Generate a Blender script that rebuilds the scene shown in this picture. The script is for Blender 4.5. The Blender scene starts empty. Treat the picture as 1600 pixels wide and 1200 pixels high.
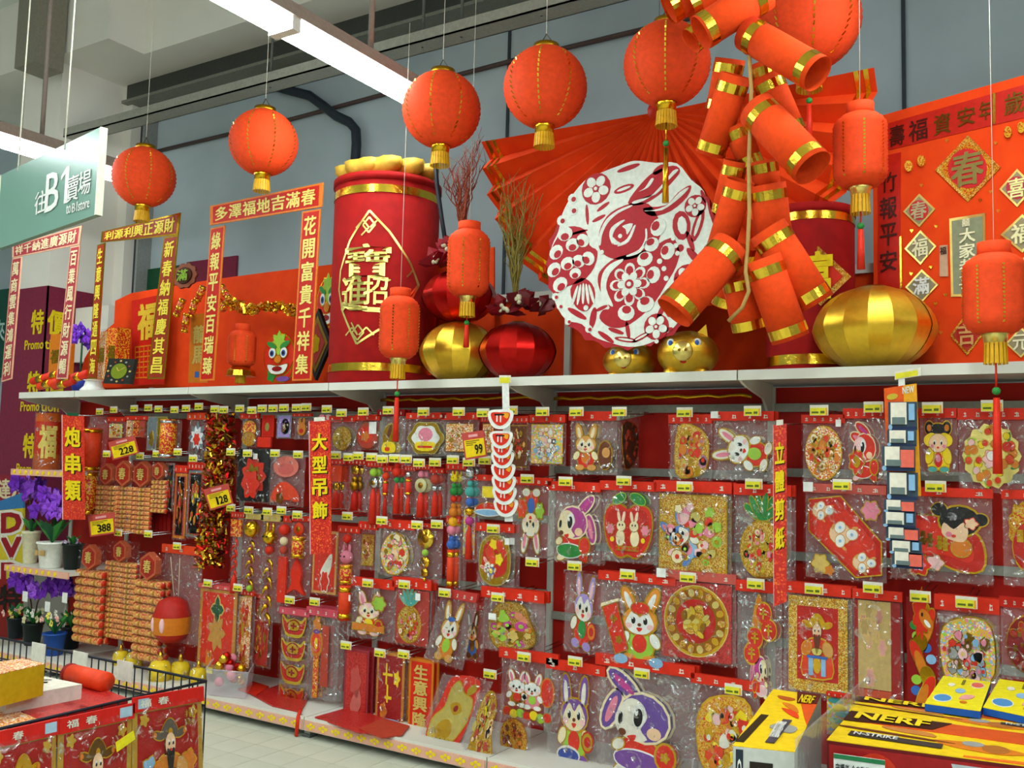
import bpy, math, random
from mathutils import Vector, Matrix
R_ = random.Random(7)
scene = bpy.context.scene
COL = scene.collection
PI = math.pi
# ------------------------------------------------------------------ camera
F_PX = 1470.0; YAW, PIT, ROL = math.radians(31.8), math.radians(4.73), math.radians(1.4); EYE = Vector((0, 0, 1.70))
_fw = Vector((-math.sin(YAW)*math.cos(PIT), math.cos(YAW)*math.cos(PIT), math.sin(PIT)))
_rt = Vector((math.cos(YAW), math.sin(YAW), 0)); _up = _rt.cross(_fw)
_r2 = math.cos(ROL)*_rt + math.sin(ROL)*_up; _u2 = -math.sin(ROL)*_rt + math.cos(ROL)*_up
cam_data = bpy.data.cameras.new('camera'); cam = bpy.data.objects.new('camera', cam_data); COL.objects.link(cam)
cam_data.sensor_width = 36; cam_data.lens = F_PX/1600*36; cam_data.clip_start = .05
mw = Matrix((_r2, _u2, -_fw)).transposed().to_4x4(); mw.translation = EYE; cam.matrix_world = mw
scene.camera = cam
# ------------------------------------------------------------------ world and exposure
w = bpy.data.worlds.new('store_ambient'); scene.world = w; w.use_nodes = True
w.node_tree.nodes['Background'].inputs[0].default_value = (.82, .95, .95, 1)
w.node_tree.nodes['Background'].inputs[1].default_value = .32
scene.view_settings.view_transform = 'Standard'; scene.view_settings.look = 'None'
scene.view_settings.gamma = 1; scene.view_settings.use_curve_mapping = False
scene.view_settings.exposure = 0.12
TUBE_POWER = 31.0
try:
    scene.cycles.transparent_max_bounces = 12; scene.cycles.max_bounces = 6; scene.cycles.diffuse_bounces = 3; scene.cycles.glossy_bounces = 3
    scene.cycles.sample_clamp_indirect = 4.0; scene.cycles.caustics_reflective = False; scene.cycles.caustics_refractive = False
except Exception: pass

# ------------------------------------------------------------------ geometry of the place (metres; X along the shelf wall, Y into it)
Y_TOP, Y_BASE, Y_PANEL, Y_UPPER = 4.45, 4.35, 4.99, 5.16      # front of top shelf, front of base shelf, back panel, back panel above the shelf
Z_TOP, Z_BASE = 2.168, .118
def ray(px, py): return (px-800)/F_PX*_r2 - (py-600)/F_PX*_u2 + _fw
def at(px, py, Y):
    d = ray(px, py); return EYE + d*(Y/d.y)
def atz(px, py, Z):
    d = ray(px, py); return EYE + d*((Z-EYE.z)/d.z)
def ppm(p): return F_PX/((p-EYE).dot(_fw))                     # pixels per metre at a point

# ------------------------------------------------------------------ materials
def lin(c): return c/12.92 if c <= .04045 else ((c+.055)/1.055)**2.4
def rgb(h): return tuple(lin(int(h[i:i+2], 16)/255) for i in (0, 2, 4))+(1,)
PAL = dict(red='C41E0E', dred='8C0E0C', brick='9E1A14', hred='DC2E16', orange='E4421A', lantern='EC4818', cracker='E8460C', yellow='F4D414', cream='F0DDB0', white='EDEDE6',
  black='16120F', brown='6A3414', pink='E8849A', lpink='F2C0C0', purple='7A4A9A', lilac='A890D0', blue='3C68B8', sky='8CB8DC', green='2E8A3C', dgreen='1E5434', lime='9CC83C',
  tan='D89A50', fox='E8922A', peach='F2C8A0', maroon='8A2C46', grey='9A9A94', steel='A8A89C', teal='4CA8A0', magenta='C43C8C', card='B8402C', straw='D8B860', ivory='E8E2D0', amber='D87A1C')
METAL = dict(gold=('E8B428', .24), foil=('F0C840', .2), dgold=('A87818', .35), redfoil=('C01E1A', .34), melongold=('EEC03C', .38), chrome=('B8BCC0', .25), silver=('D0D4D8', .2), bronze=('7A5A24', .4), palegold=('F2DC7C', .3))
ROUGH = dict(lantern=.75, cracker=.85, redcloth=.9, steel=.45)
_M = {}
def mat(key):
    if key in _M: return _M[key]
    m = bpy.data.materials.new(key); m.use_nodes = True; _M[key] = m
    nt = m.node_tree; b = nt.nodes['Principled BSDF']
    if key in METAL: col, ro = METAL[key]; b.inputs['Metallic'].default_value = 1
    else: col, ro = PAL.get(key, key), ROUGH.get(key, .48)
    c = rgb(col); b.inputs['Roughness'].default_value = ro; b.inputs['Specular IOR Level'].default_value = .22
    tc = nt.nodes.new('ShaderNodeTexCoord'); nz = nt.nodes.new('ShaderNodeTexNoise'); nz.inputs['Scale'].default_value = 38; nz.inputs['Detail'].default_value = 3
    nt.links.new(tc.outputs['Object'], nz.inputs['Vector'])
    rp = nt.nodes.new('ShaderNodeValToRGB'); nt.links.new(nz.outputs['Fac'], rp.inputs['Fac'])
    rp.color_ramp.elements[0].position = .3; rp.color_ramp.elements[1].position = .72
    k = .82 if key not in METAL else .88
    rp.color_ramp.elements[0].color = (c[0]*k, c[1]*k, c[2]*k, 1); rp.color_ramp.elements[1].color = c
    nt.links.new(rp.outputs['Color'], b.inputs['Base Color'])
    if key in METAL:
        bp = nt.nodes.new('ShaderNodeBump'); bp.inputs['Strength'].default_value = .12; bp.inputs['Distance'].default_value = .01
        nt.links.new(nz.outputs['Fac'], bp.inputs['Height']); nt.links.new(bp.outputs['Normal'], b.inputs['Normal'])
    return m
def mat_print(key, cols, scale=60, rough=.4, metal=0.0):
    """fine printed pattern: cells of several colours"""
    if key in _M: return _M[key]
    m = bpy.data.materials.new(key); m.use_nodes = True; _M[key] = m
    nt = m.node_tree; b = nt.nodes['Principled BSDF']; b.inputs['Roughness'].default_value = rough; b.inputs['Metallic'].default_value = metal
    tc = nt.nodes.new('ShaderNodeTexCoord'); v = nt.nodes.new('ShaderNodeTexVoronoi'); v.inputs['Scale'].default_value = scale
    nt.links.new(tc.outputs['Object'], v.inputs['Vector'])
    sp = nt.nodes.new('ShaderNodeSeparateColor'); nt.links.new(v.outputs['Color'], sp.inputs['Color'])
    rp = nt.nodes.new('ShaderNodeValToRGB'); rp.color_ramp.interpolation = 'CONSTANT'; nt.links.new(sp.outputs['Red'], rp.inputs['Fac'])
    for i, h in enumerate(cols):
        e = rp.color_ramp.elements[i] if i < 2 else rp.color_ramp.elements.new(.5)
        e.position = i/len(cols); e.color = rgb(PAL.get(h, METAL[h][0] if h in METAL else h))
    nt.links.new(rp.outputs['Color'], b.inputs['Base Color'])
    return m
def mat_emit(key, col, s):
    m = bpy.data.materials.new(key); m.use_nodes = True; nt = m.node_tree; _M[key] = m
    b = nt.nodes['Principled BSDF']; b.inputs['Base Color'].default_value = (0.8, .8, .8, 1)
    b.inputs['Emission Color'].default_value = rgb(col); b.inputs['Emission Strength'].default_value = s
    return m
def mat_clear(key, tint, body, gl, rough, bump, scale, crease=0.0):
    """thin clear plastic film: transparent, faintly milky, with glossy creases"""
    m = bpy.data.materials.new(key); m.use_nodes = True; nt = m.node_tree; _M[key] = m
    for n in list(nt.nodes): nt.nodes.remove(n)
    N = nt.nodes.new; out = N('ShaderNodeOutputMaterial'); tr = N('ShaderNodeBsdfTransparent'); g = N('ShaderNodeBsdfGlossy'); d = N('ShaderNodeBsdfDiffuse')
    tr.inputs[0].default_value = tint; g.inputs['Roughness'].default_value = rough; d.inputs[0].default_value = (.9, .92, .92, 1)
    tc = N('ShaderNodeTexCoord'); nz = N('ShaderNodeTexNoise'); nz.inputs['Scale'].default_value = scale; nz.inputs['Detail'].default_value = 2; nz.inputs['Distortion'].default_value = 1.2
    nt.links.new(tc.outputs['Object'], nz.inputs['Vector'])
    bp = N('ShaderNodeBump'); bp.inputs['Strength'].default_value = bump; bp.inputs['Distance'].default_value = .06
    nt.links.new(nz.outputs['Fac'], bp.inputs['Height']); nt.links.new(bp.outputs['Normal'], g.inputs['Normal'])
    m1 = N('ShaderNodeMixShader'); m1.inputs[0].default_value = body; nt.links.new(tr.outputs[0], m1.inputs[1]); nt.links.new(d.outputs[0], m1.inputs[2])
    lw = N('ShaderNodeLayerWeight'); lw.inputs['Blend'].default_value = .25; nt.links.new(bp.outputs['Normal'], lw.inputs['Normal'])
    n2 = N('ShaderNodeTexNoise'); n2.inputs['Scale'].default_value = scale*1.05; n2.inputs['Detail'].default_value = 3; n2.inputs['Distortion'].default_value = 2.5; nt.links.new(tc.outputs['Object'], n2.inputs['Vector'])
    rp = N('ShaderNodeValToRGB'); rp.color_ramp.elements[0].position = .56; rp.color_ramp.elements[1].position = .70; rp.color_ramp.elements[1].color = (crease, crease, crease, 1); nt.links.new(n2.outputs['Fac'], rp.inputs['Fac'])
    m0 = N('ShaderNodeMath'); m0.operation = 'MULTIPLY_ADD'; m0.inputs[1].default_value = .10; nt.links.new(lw.outputs['Facing'], m0.inputs[0]); nt.links.new(rp.outputs['Color'], m0.inputs[2])
    ma = N('ShaderNodeMath'); ma.operation = 'ADD'; ma.inputs[1].default_value = gl; ma.use_clamp = True; nt.links.new(m0.outputs[0], ma.inputs[0])
    m2 = N('ShaderNodeMixShader'); nt.links.new(ma.outputs[0], m2.inputs[0]); nt.links.new(m1.outputs[0], m2.inputs[1]); nt.links.new(g.outputs[0], m2.inputs[2])
    nt.links.new(m2.outputs[0], out.inputs[0]); return m
mat_clear('bag', (1, 1, 1, 1), .004, .012, .16, 1.0, 13, .6)
mat_print('crackerprint', ['C4483A', 'E4B050', 'B02C20', 'D88A48', 'E0B85C', 'BC3A2C'], 95, .45)
mat_clear('bagback', (.93, .9, .88, 1), .10, .02, .22, 1.0, 12, .5)
mat_clear('tub', (.97, .90, .95, 1), .22, .08, .2, .1, 8)
mat_clear('clearbox', (.95, .97, .96, 1), .10, .10, .1, .2, 8)
mat_print('busy', ['red', 'gold', 'cream', 'amber', 'white', 'hred'], 190)
mat_print('busyfoil', ['gold', 'amber', 'foil', 'hred', 'cream'], 220, .25, .6)
mat_print('redgold', ['red', 'red', 'gold', 'hred', 'dred'], 120)
mat_print('motley', ['pink', 'sky', 'cream', 'gold', 'red', 'lime', 'white'], 130)
mat_print('goldlace', ['gold', 'dgold', 'palegold', 'amber'], 280, .3, .7)
mat_print('crimson', ['B01818', 'C42420', '981010', 'B8382C'], 160)
mat_print('confetti', ['red', 'hred', 'red', 'orange', 'red', 'hred', 'E86A20', 'red'], 120)

# ------------------------------------------------------------------ mesh building
def grow(pts, g):
    n = len(pts); a = sum(pts[i][0]*pts[(i+1) % n][1]-pts[(i+1) % n][0]*pts[i][1] for i in range(n)); s = 1 if a > 0 else -1; out = []
    for i in range(n):
        (x0, y0), (x1, y1), (x2, y2) = pts[i-1], pts[i], pts[(i+1) % n]
        ax, ay, bx, by = x1-x0, y1-y0, x2-x1, y2-y1
        la, lb = math.hypot(ax, ay) or 1, math.hypot(bx, by) or 1
        nx, ny = (ay/la+by/lb)*s, (-ax/la-bx/lb)*s; l = math.hypot(nx, ny) or 1
        out.append((x1+nx/l*g, y1+ny/l*g))
    return out
def El(cx, cy, rx, ry=None, rot=0, n=14):
    ry = rx if ry is None else ry; c, s = math.cos(math.radians(rot)), math.sin(math.radians(rot))
    return [(cx+rx*math.cos(t)*c-ry*math.sin(t)*s, cy+rx*math.cos(t)*s+ry*math.sin(t)*c) for t in (2*PI*i/n for i in range(n))]
def Re(x0, y0, x1, y1): return [(x0, y0), (x1, y0), (x1, y1), (x0, y1)]
def Sm(*p, k=3):
    p = list(p); n = len(p); o = []
    for i in range(n):
        a, b, c, d = p[i-1], p[i], p[(i+1) % n], p[(i+2) % n]
        for j in range(k):
            t = j/k
            o.append(tuple(.5*(2*b[q]+(c[q]-a[q])*t+(2*a[q]-5*b[q]+4*c[q]-d[q])*t*t+(3*b[q]-a[q]-3*c[q]+d[q])*t**3) for q in (0, 1)))
    return o
def Fl(cx, cy, r, n=6, dep=.25, k=6, rot=0):
    return [(cx+r*(1-dep*(.5-.5*math.cos(n*t)))*math.cos(t+rot), cy+r*(1-dep*(.5-.5*math.cos(n*t)))*math.sin(t+rot)) for t in (2*PI*i/(n*k) for i in range(n*k))]
class MB:
    def __init__(s): s.v = []; s.f = []; s.mi = []; s.m = []; s.sm = []
    def idx(s, m):
        if m not in s.m: s.m.append(m)
        return s.m.index(m)
    def add(s, v, f, m, smooth=False):
        o = len(s.v); s.v += [tuple(p) for p in v]; k = s.idx(m)
        for q in f: s.f.append([i+o for i in q]); s.mi.append(k); s.sm.append(smooth)
        return s
    def hexa(s, p, m):
        """8 points: bottom 4 then top 4"""
        return s.add(p, [(3, 2, 1, 0), (4, 5, 6, 7), (0, 1, 5, 4), (1, 2, 6, 5), (2, 3, 7, 6), (3, 0, 4, 7)], m)
    def box(s, x0, x1, y0, y1, z0, z1, m):
        return s.hexa([(x0, y0, z0), (x1, y0, z0), (x1, y1, z0), (x0, y1, z0), (x0, y0, z1), (x1, y0, z1), (x1, y1, z1), (x0, y1, z1)], m)
    def plate(s, pts, y0, y1, m, back=True):
        """outline in (x,z), front at y0 (towards -Y), back at y1"""
        n = len(pts); a = sum(pts[i][0]*pts[(i+1) % n][1]-pts[(i+1) % n][0]*pts[i][1] for i in range(n))
        if a < 0: pts = pts[::-1]
        v = [(x, y0, z) for x, z in pts]+[(x, y1, z) for x, z in pts]
        f = [list(range(n))]+[[i+n, (i+1) % n+n, (i+1) % n, i] for i in range(n)]
        if back: f.append([n+i for i in range(n)][::-1])
        return s.add(v, f, m)
    def lathe(s, prof, m, c=(0, 0, 0), n=20, smooth=True, axis='z', cap=True, rmod=None):
        v = []; f = []
        for r, z in prof:
            for i in range(n):
                t = 2*PI*i/n; rr = r*(rmod(t) if rmod else 1); a, b = rr*math.cos(t), rr*math.sin(t)
                v.append({'z': (c[0]+a, c[1]+b, c[2]+z), 'x': (c[0]+z, c[1]+a, c[2]+b), 'y': (c[0]+b, c[1]+z, c[2]+a)}[axis])
        k = len(prof)
        for j in range(k-1):
            for i in range(n): f.append((j*n+i, j*n+(i+1) % n, (j+1)*n+(i+1) % n, (j+1)*n+i))
        if cap: f += [tuple(range(n))[::-1], tuple((k-1)*n+i for i in range(n))]
        return s.add(v, f, m, smooth)
    def ball(s, c, rx, m, ry=None, rz=None, n=12, k=7):
        ry = rx if ry is None else ry; rz = rx if rz is None else rz; v = []; f = []
        for j in range(k+1):
            p = PI*j/k
            for i in range(n): t = 2*PI*i/n; v.append((c[0]+rx*math.sin(p)*math.cos(t), c[1]+ry*math.sin(p)*math.sin(t), c[2]-rz*math.cos(p)))
        for j in range(k):
            for i in range(n): f.append((j*n+i, j*n+(i+1) % n, (j+1)*n+(i+1) % n, (j+1)*n+i))
        return s.add(v, f, m, True)
    def tube(s, path, r, m, n=6, r1=None, cap=True, smooth=True):
        path = [Vector(p) for p in path]; v = []; f = []; k = len(path); prev = None
        for j, p in enumerate(path):
            d = (path[min(j+1, k-1)]-path[max(j-1, 0)]).normalized()
            if prev is None: a = d.orthogonal().normalized()
            else: a = (prev-d*prev.dot(d)).normalized() if (prev-d*prev.dot(d)).length > 1e-6 else d.orthogonal().normalized()
            prev = a; b = d.cross(a); rr = r if r1 is None else r+(r1-r)*j/(k-1)
            for i in range(n): t = 2*PI*i/n; v.append(p+(a*math.cos(t)+b*math.sin(t))*rr)
        for j in range(k-1):
            for i in range(n): f.append((j*n+i, j*n+(i+1) % n, (j+1)*n+(i+1) % n, (j+1)*n+i))
        if cap: f += [tuple(range(n))[::-1], tuple((k-1)*n+i for i in range(n))]
        return s.add(v, f, m, smooth)
    def xf(s, fn): s.v = [tuple(fn(Vector(p))) for p in s.v]; return s
    def mesh(s, name):
        me = bpy.data.meshes.new(name); me.from_pydata([tuple(p) for p in s.v], [], s.f)
        for m in s.m: me.materials.append(mat(m) if isinstance(m, str) else m)
        if s.mi:
            me.polygons.foreach_set('material_index', s.mi); me.polygons.foreach_set('use_smooth', s.sm)
        me.update(); return me
    def build(s, name, parent=None, loc=(0, 0, 0), rot=(0, 0, 0)):
        o = bpy.data.objects.new(name, s.mesh(name)); COL.objects.link(o); o.location = loc; o.rotation_euler = rot
        if parent: o.parent = parent
        return o
def tag(o, label, cat, group=None):
    o['label'] = label; o['category'] = cat
    if group: o['group'] = group
    return o
def thing(name, label, cat, loc=(0, 0, 0), rot=(0, 0, 0), group=None):
    o = bpy.data.objects.new(name, None); COL.objects.link(o); o.empty_display_size = .05; o.location = loc; o.rotation_euler = rot
    return tag(o, label, cat, group)
def struct(o): o['kind'] = 'structure'; return o
def clone(o, parent=None):
    c = o.copy(); COL.objects.link(c); c.parent = parent
    for ch in o.children: clone(ch, c)
    return c
# ------------------------------------------------------------------ lettering
_G = {}
def glyphs(s, bold=.02):
    if (s, bold) in _G: return _G[s, bold]
    c = bpy.data.curves.new('glyph', 'FONT'); c.body = s; c.resolution_u = 2
    o = bpy.data.objects.new('glyph', c); me = bpy.data.meshes.new_from_object(o)
    v = [(p.co.x, p.co.y) for p in me.vertices]; f = [tuple(p.vertices) for p in me.polygons]
    bpy.data.objects.remove(o); bpy.data.curves.remove(c); bpy.data.meshes.remove(me)
    xs = [p[0] for p in v] or [0, 1]; ys = [p[1] for p in v] or [0, 1]
    x0, x1, y0, y1 = min(xs), max(xs), min(ys), max(ys); sx, sy = (x1-x0) or 1, (y1-y0) or 1
    V = []; Fc = []
    for k, (dx, dy) in enumerate(((0, 0),)+(((1, .8), (-1, .8), (1, -.8), (-1, -.8)) if bold > .004 else ())):   # heavier strokes, laid over each other a hair apart
        n = len(V); V += [((x+dx*bold*.62-x0)/sx*2-1, (y+dy*bold*.62-y0)/sy*2-1, .0005*k) for x, y in v]; Fc += [tuple(i+n for i in q) for q in f]
    _G[s, bold] = (V, Fc); return V, Fc
class Quad:
    """flat face of a thing: corners tl,tr,br,bl in world space; u,v in -1..1, d metres off the face"""
    def __init__(s, tl, tr, br, bl):
        s.c = [Vector(p) for p in (tl, tr, br, bl)]; s.base = (s.c[2]+s.c[3])/2
        s.n = ((s.c[3]-s.c[0]).cross(s.c[1]-s.c[0])).normalized()
        s.w = (s.c[1]-s.c[0]).length; s.h = (s.c[3]-s.c[0]).length
    def p(s, u, v, d=0):
        a, b = (u+1)/2, (1-v)/2; t = s.c[0].lerp(s.c[1], a); q = s.c[3].lerp(s.c[2], a)
        return t.lerp(q, b)+s.n*d-s.base
    def sub(s, u0, v0, u1, v1, d=0):
        B = s.base; return Quad(s.p(u0, v1, d)+B, s.p(u1, v1, d)+B, s.p(u1, v0, d)+B, s.p(u0, v0, d)+B)
    def plate(s, mb, pts, d0, d1, m, back=True, ref=None):
        o = (ref or s).base; b = s.base-o; n = len(pts)
        a = sum(pts[i][0]*pts[(i+1) % n][1]-pts[(i+1) % n][0]*pts[i][1] for i in range(n))
        if a < 0: pts = pts[::-1]
        v = [s.p(x, y, d1)+b for x, y in pts]+[s.p(x, y, d0)+b for x, y in pts]
        f = [list(range(n))]+[[i+n, (i+1) % n+n, (i+1) % n, i] for i in range(n)]
        if back: f.append([n+i for i in range(n)][::-1])
        return mb.add(v, f, m)
    def text(s, mb, t, u0, v0, u1, v1, m, d=.002, bold=.02, vert=False, gap=.16, ref=None):
        b = s.base-(ref or s).base; n = len(t)
        cells = [(t, u0, v0, u1, v1)] if not vert else [(ch, u0, v1-(v1-v0)*(i+1-gap/2)/n, u1, v1-(v1-v0)*(i+gap/2)/n) for i, ch in enumerate(t)]
        for ch, a0, b0, a1, b1 in cells:
            if not ch.strip(): continue
            v, f = glyphs(ch, bold)
            mb.add([s.p(a0+(x+1)/2*(a1-a0), b0+(y+1)/2*(b1-b0), d+e)+b for x, y, e in v], f, m)
        return mb
def pquad(x0, y0, x1, y1, Y):
    """upright rectangle parallel to the wall in the plane Y that the photo shows within these pixels"""
    xm, ym = (x0+x1)/2, (y0+y1)/2; X0, X1 = at(x0, ym, Y).x, at(x1, ym, Y).x; z1, z0 = at(xm, y0, Y).z, at(xm, y1, Y).z
    return Quad((X0, Y, z1), (X1, Y, z1), (X1, Y, z0), (X0, Y, z0))
def cquad(pts, Y):
    """four corners (tl,tr,br,bl) in the plane Y"""
    return Quad(*[at(x, y, Y) for x, y in pts])
# ================================================================== the setting
def wallmat(key, c0, c1, scale, rough=.85):
    m = bpy.data.materials.new(key); m.use_nodes = True; _M[key] = m; nt = m.node_tree; b = nt.nodes['Principled BSDF']; b.inputs['Roughness'].default_value = rough; b.inputs['Specular IOR Level'].default_value = .2
    tc = nt.nodes.new('ShaderNodeTexCoord'); n1 = nt.nodes.new('ShaderNodeTexNoise'); n1.inputs['Scale'].default_value = scale; n1.inputs['Detail'].default_value = 5
    nt.links.new(tc.outputs['Object'], n1.inputs['Vector']); rp = nt.nodes.new('ShaderNodeValToRGB'); nt.links.new(n1.outputs['Fac'], rp.inputs['Fac'])
    rp.color_ramp.elements[0].position = .35; rp.color_ramp.elements[1].position = .7; rp.color_ramp.elements[0].color = rgb(c0); rp.color_ramp.elements[1].color = rgb(c1)
    nt.links.new(rp.outputs['Color'], b.inputs['Base Color']); return m
wallmat('plaster', 'E8E2D6', 'F0EBE0', 1.2); wallmat('bluewall', 'AEBCC2', 'BAC8CE', 1.5); wallmat('ceilpaint', 'DADCD6', 'E2E4DE', .8)
wallmat('tile', 'BFC2AE', 'C9CBB8', 3, .3); wallmat('grout', '8E9082', '9A9C8C', 8); wallmat('panelred', 'B41A10', 'C4200F', 6, .55); wallmat('clothred', 'DE3C0A', 'E8460E', 9, .9)
wallmat('shelfwhite', 'CFCDC0', 'D8D6CA', 4, .4); wallmat('strippink', 'D8A08C', 'E0AC94', 12, .45)
# floor: a grout bed and square tiles in the aisle the photo shows
fl = MB().box(-16, 8, -11, 7, -.05, -.004, 'grout').build('floor'); struct(fl)
tme = MB().box(-.0985, .0985, -.0985, .0985, -.006, 0, 'tile').mesh('floor_tile')
o0 = Vector((-4.354, 3.989, 0))
for i in range(-4, 12):
    for j in range(-9, 5):
        t = bpy.data.objects.new('floor_tile', tme); COL.objects.link(t); t.parent = fl; t.location = (o0.x+i*.2, o0.y+j*.2, 0)
far = MB()
far.box(-16, o0.x-4.5*.2, -11, 7, -.0035, -.001, 'tile'); far.box(o0.x+11.5*.2, 8, -11, 7, -.0035, -.001, 'tile')
far.box(o0.x-4.5*.2, o0.x+11.5*.2, -11, o0.y-9.5*.2, -.0035, -.001, 'tile'); far.box(o0.x-4.5*.2, o0.x+11.5*.2, o0.y+4.5*.2, 7, -.0035, -.001, 'tile')
far.build('distant_tiling', fl)
# walls, ceiling, beams, column
struct(MB().box(-16, 8, 6.45, 6.6, 0, 6.4, 'bluewall').build('wall_back'))
struct(MB().box(-16.2, -16, -11, 6.6, 0, 6.4, 'bluewall').build('wall_left'))
struct(MB().box(-16, 8, -11, 6.6, 6.4, 6.5, 'ceilpaint').build('ceiling'))
ZB = 5.65
struct(MB().box(-7.95, 5, 5.73, 6.45, ZB, 6.4, 'plaster').build('trim_1'))                      # beam over the back wall
struct(MB().box(-14.5, -7.95, 5.33, 6.45, ZB, 6.4, 'plaster').build('trim_2'))                  # beam over the column
ch = MB(); ch.box(-8.8, 5, 6.16, 6.2, 5.46, ZB, '4A4C46'); ch.box(-8.8, 5, 6.1, 6.3, 5.43, 5.46, '8A8A7E')
struct(ch.build('trim_3'))
post = MB(); post.box(-8.87, -8.72, 6.18, 6.45, 0, ZB, 'plaster'); post.box(-8.72, -8.66, 6.3, 6.45, 0, 5.46, '3A4048'); post.box(-8.66, -8.63, 6.28, 6.45, 0, 5.46, '9A9C98')
struct(post.build('trim_4'))
for k, px in enumerate((795, 1412)):
    p = at(px, 100, 6.44); struct(MB().box(p.x-.012, p.x+.012, 6.435, 6.452, 2, 5.5, '3C444A').build('trim_%d' % (5+k)))
colm = struct(MB().box(-9.52, -8.87, 5.46, 6.45, 0, ZB, 'plaster').build('wall_column'))
# maroon promotional wrap on the column
XF, YF = -8.87, 5.46
q0 = [at(73, 447, YF).z]; ztop = q0[0]
wrap = thing('promotion_wrap', 'maroon promotion wrap with gold lettering around the white column', 'sign', (XF, YF, .6))
mb = MB(); mb.box(-.68, .015, -.015, 0, 0, ztop-.6, 'maroon'); mb.box(0, .015, -.015, .5, 0, ztop-.6, 'maroon'); mb.build('wrap_panel', wrap)
ft = Quad((XF-.65, YF-.015, ztop), (XF+.015, YF-.015, ztop), (XF+.015, YF-.015, .6), (XF-.65, YF-.015, .6))
rt = Quad((XF+.015, YF-.015, ztop), (XF+.015, YF+.5, ztop), (XF+.015, YF+.5, .6), (XF+.015, YF-.015, .6))
hz = ztop-.6
class _O: base = Vector((XF, YF, .6))
def wl(q, t, *a, bold=.05): mb = MB(); q.text(mb, t, *a, 'yellow', .004, bold, ref=_O); mb.build('gold_lettering', wrap)
for k in range(3):
    zc = 1-2*(.36+k*.62)/hz; e = .19/hz*2
    wl(ft, '特', .30, zc-e*.62, .90, zc+e*.62); wl(rt, '價', -.92, zc-e*.62, -.08, zc+e*.62); wl(rt, '特', .62, zc-e*.62, .98, zc+e*.62)
    wl(ft, 'Promo', .02, zc-e*1.45, .98, zc-e*.95, bold=.03); wl(rt, 'tion', -.98, zc-e*1.45, -.25, zc-e*.95, bold=.03)
struct(MB().box(-8.84, -8.3, 5.75, 6.4, 2.6, at(150, 520, 5.8).z+.26, 'plaster').build('wall_ledge'))
# far bands low on the back wall
a, b = at(206, 425, 6.44), at(292, 450, 6.44); a2 = at(372, 405, 6.44)
bd = thing('wall_banner', 'green and maroon banner low on the grey back wall', 'banner', (b.x, 6.44, 2.4))
MB().box(a.x-b.x, 0, -.02, 0, 0, a.z-2.4, 'dgreen').build('green_band', bd); MB().box(0, a2.x-b.x, -.02, 0, 0, a.z-2.4+.02, 'maroon').build('maroon_band', bd)
# cable tray, its rods and the pipe on the wall
zt = at(600, 90, 5.6).z
tr = thing('cable_tray', 'long perforated grey cable tray hung below the ceiling', 'cable tray', (-4.5, 5.6, zt))
MB().box(-4.6, 6, -.09, .09, 0, .012, 'steel').box(-4.6, 6, -.09, -.08, 0, .09, 'steel').box(-4.6, 6, .08, .09, 0, .09, 'steel').build('tray', tr)
for px in (425, 660, 720, 845, 1010): 
    p = at(px, 80, 5.6); MB().tube([(p.x+4.5, 0, 0), (p.x+4.5, 0, 6.4-zt)], .012, '6A6A64').build('hanger_rod', tr)
mb = MB(); mb.tube([at(x, y, 6.36) for x, y in ((395, 122), (430, 135), (455, 142), (483, 149), (505, 165), (525, 181), (546, 191), (556, 203), (557, 225), (552, 300))], .045, '2E3640', 8)
tag(mb.build('drain_pipe'), 'dark bent pipe running down the grey back wall', 'pipe')
mb = MB(); mb.tube([at(x, y, 6.42) for x, y in ((230, 240), (452, 187), (590, 150), (800, 95), (1000, 47), (1130, 16))], .02, '5C4A48', 6)
tag(mb.build('wall_conduit'), 'thin brown conduit running along the grey back wall', 'pipe')
# duct drop at the upper left
p0, p1 = at(54, 100, 5.2), at(84, 108, 5.2)
MB_ = MB().box(p0.x, p1.x, 5.0, 5.3, p1.z, 6.4, '8E8878'); tag(MB_.build('duct'), 'square beige duct dropping from the ceiling at upper left', 'duct')
# ------------------------------------------------------------------ ceiling lamps: rows of fluorescent battens running towards the shelf wall
mat_emit('tubelight', 'F4FFFF', TUBE_POWER)
ZL = 4.0
def batten(x, y0, y1, label, hang=True):
    L = y1-y0; o = thing('fluorescent_batten', label, 'ceiling light', (x, y0, ZL))
    mb = MB(); mb.hexa([(-.10, 0, .045), (.10, 0, .045), (.10, L, .045), (-.10, L, .045), (-.06, 0, .14), (.06, 0, .14), (.06, L, .14), (-.06, L, .14)], 'A8968A'); mb.build('housing', o)
    mb = MB(); mb.hexa([(-.05, .03, -.03), (.05, .03, -.03), (.05, L-.03, -.03), (-.05, L-.03, -.03), (-.085, .03, .044), (.085, .03, .044), (.085, L-.03, .044), (-.085, L-.03, .044)], 'tubelight'); mb.build('lit_tube', o)
    MB().box(-.09, .09, 0, .03, -.03, .05, 'white').build('end_cap', o); MB().box(-.09, .09, L-.03, L, -.03, .05, 'white').build('end_cap', o)
    if hang: MB().tube([(0, L*.55, .13), (0, L*.55, 6.4-ZL)], .018, '9C8E84').build('hanger', o)
x1 = atz(500, 76, ZL).x; yj = atz(446, 45, ZL).y
batten(x1, yj, 4.78, 'lit white fluorescent batten ending behind the third round lantern')
batten(x1, yj-1.6, yj, 'lit white fluorescent batten leaving the frame at the top')
x2 = atz(60, 240, ZL).x
batten(x2, 3.2, 4.9, 'lit fluorescent batten behind the hanging green store sign')
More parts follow.
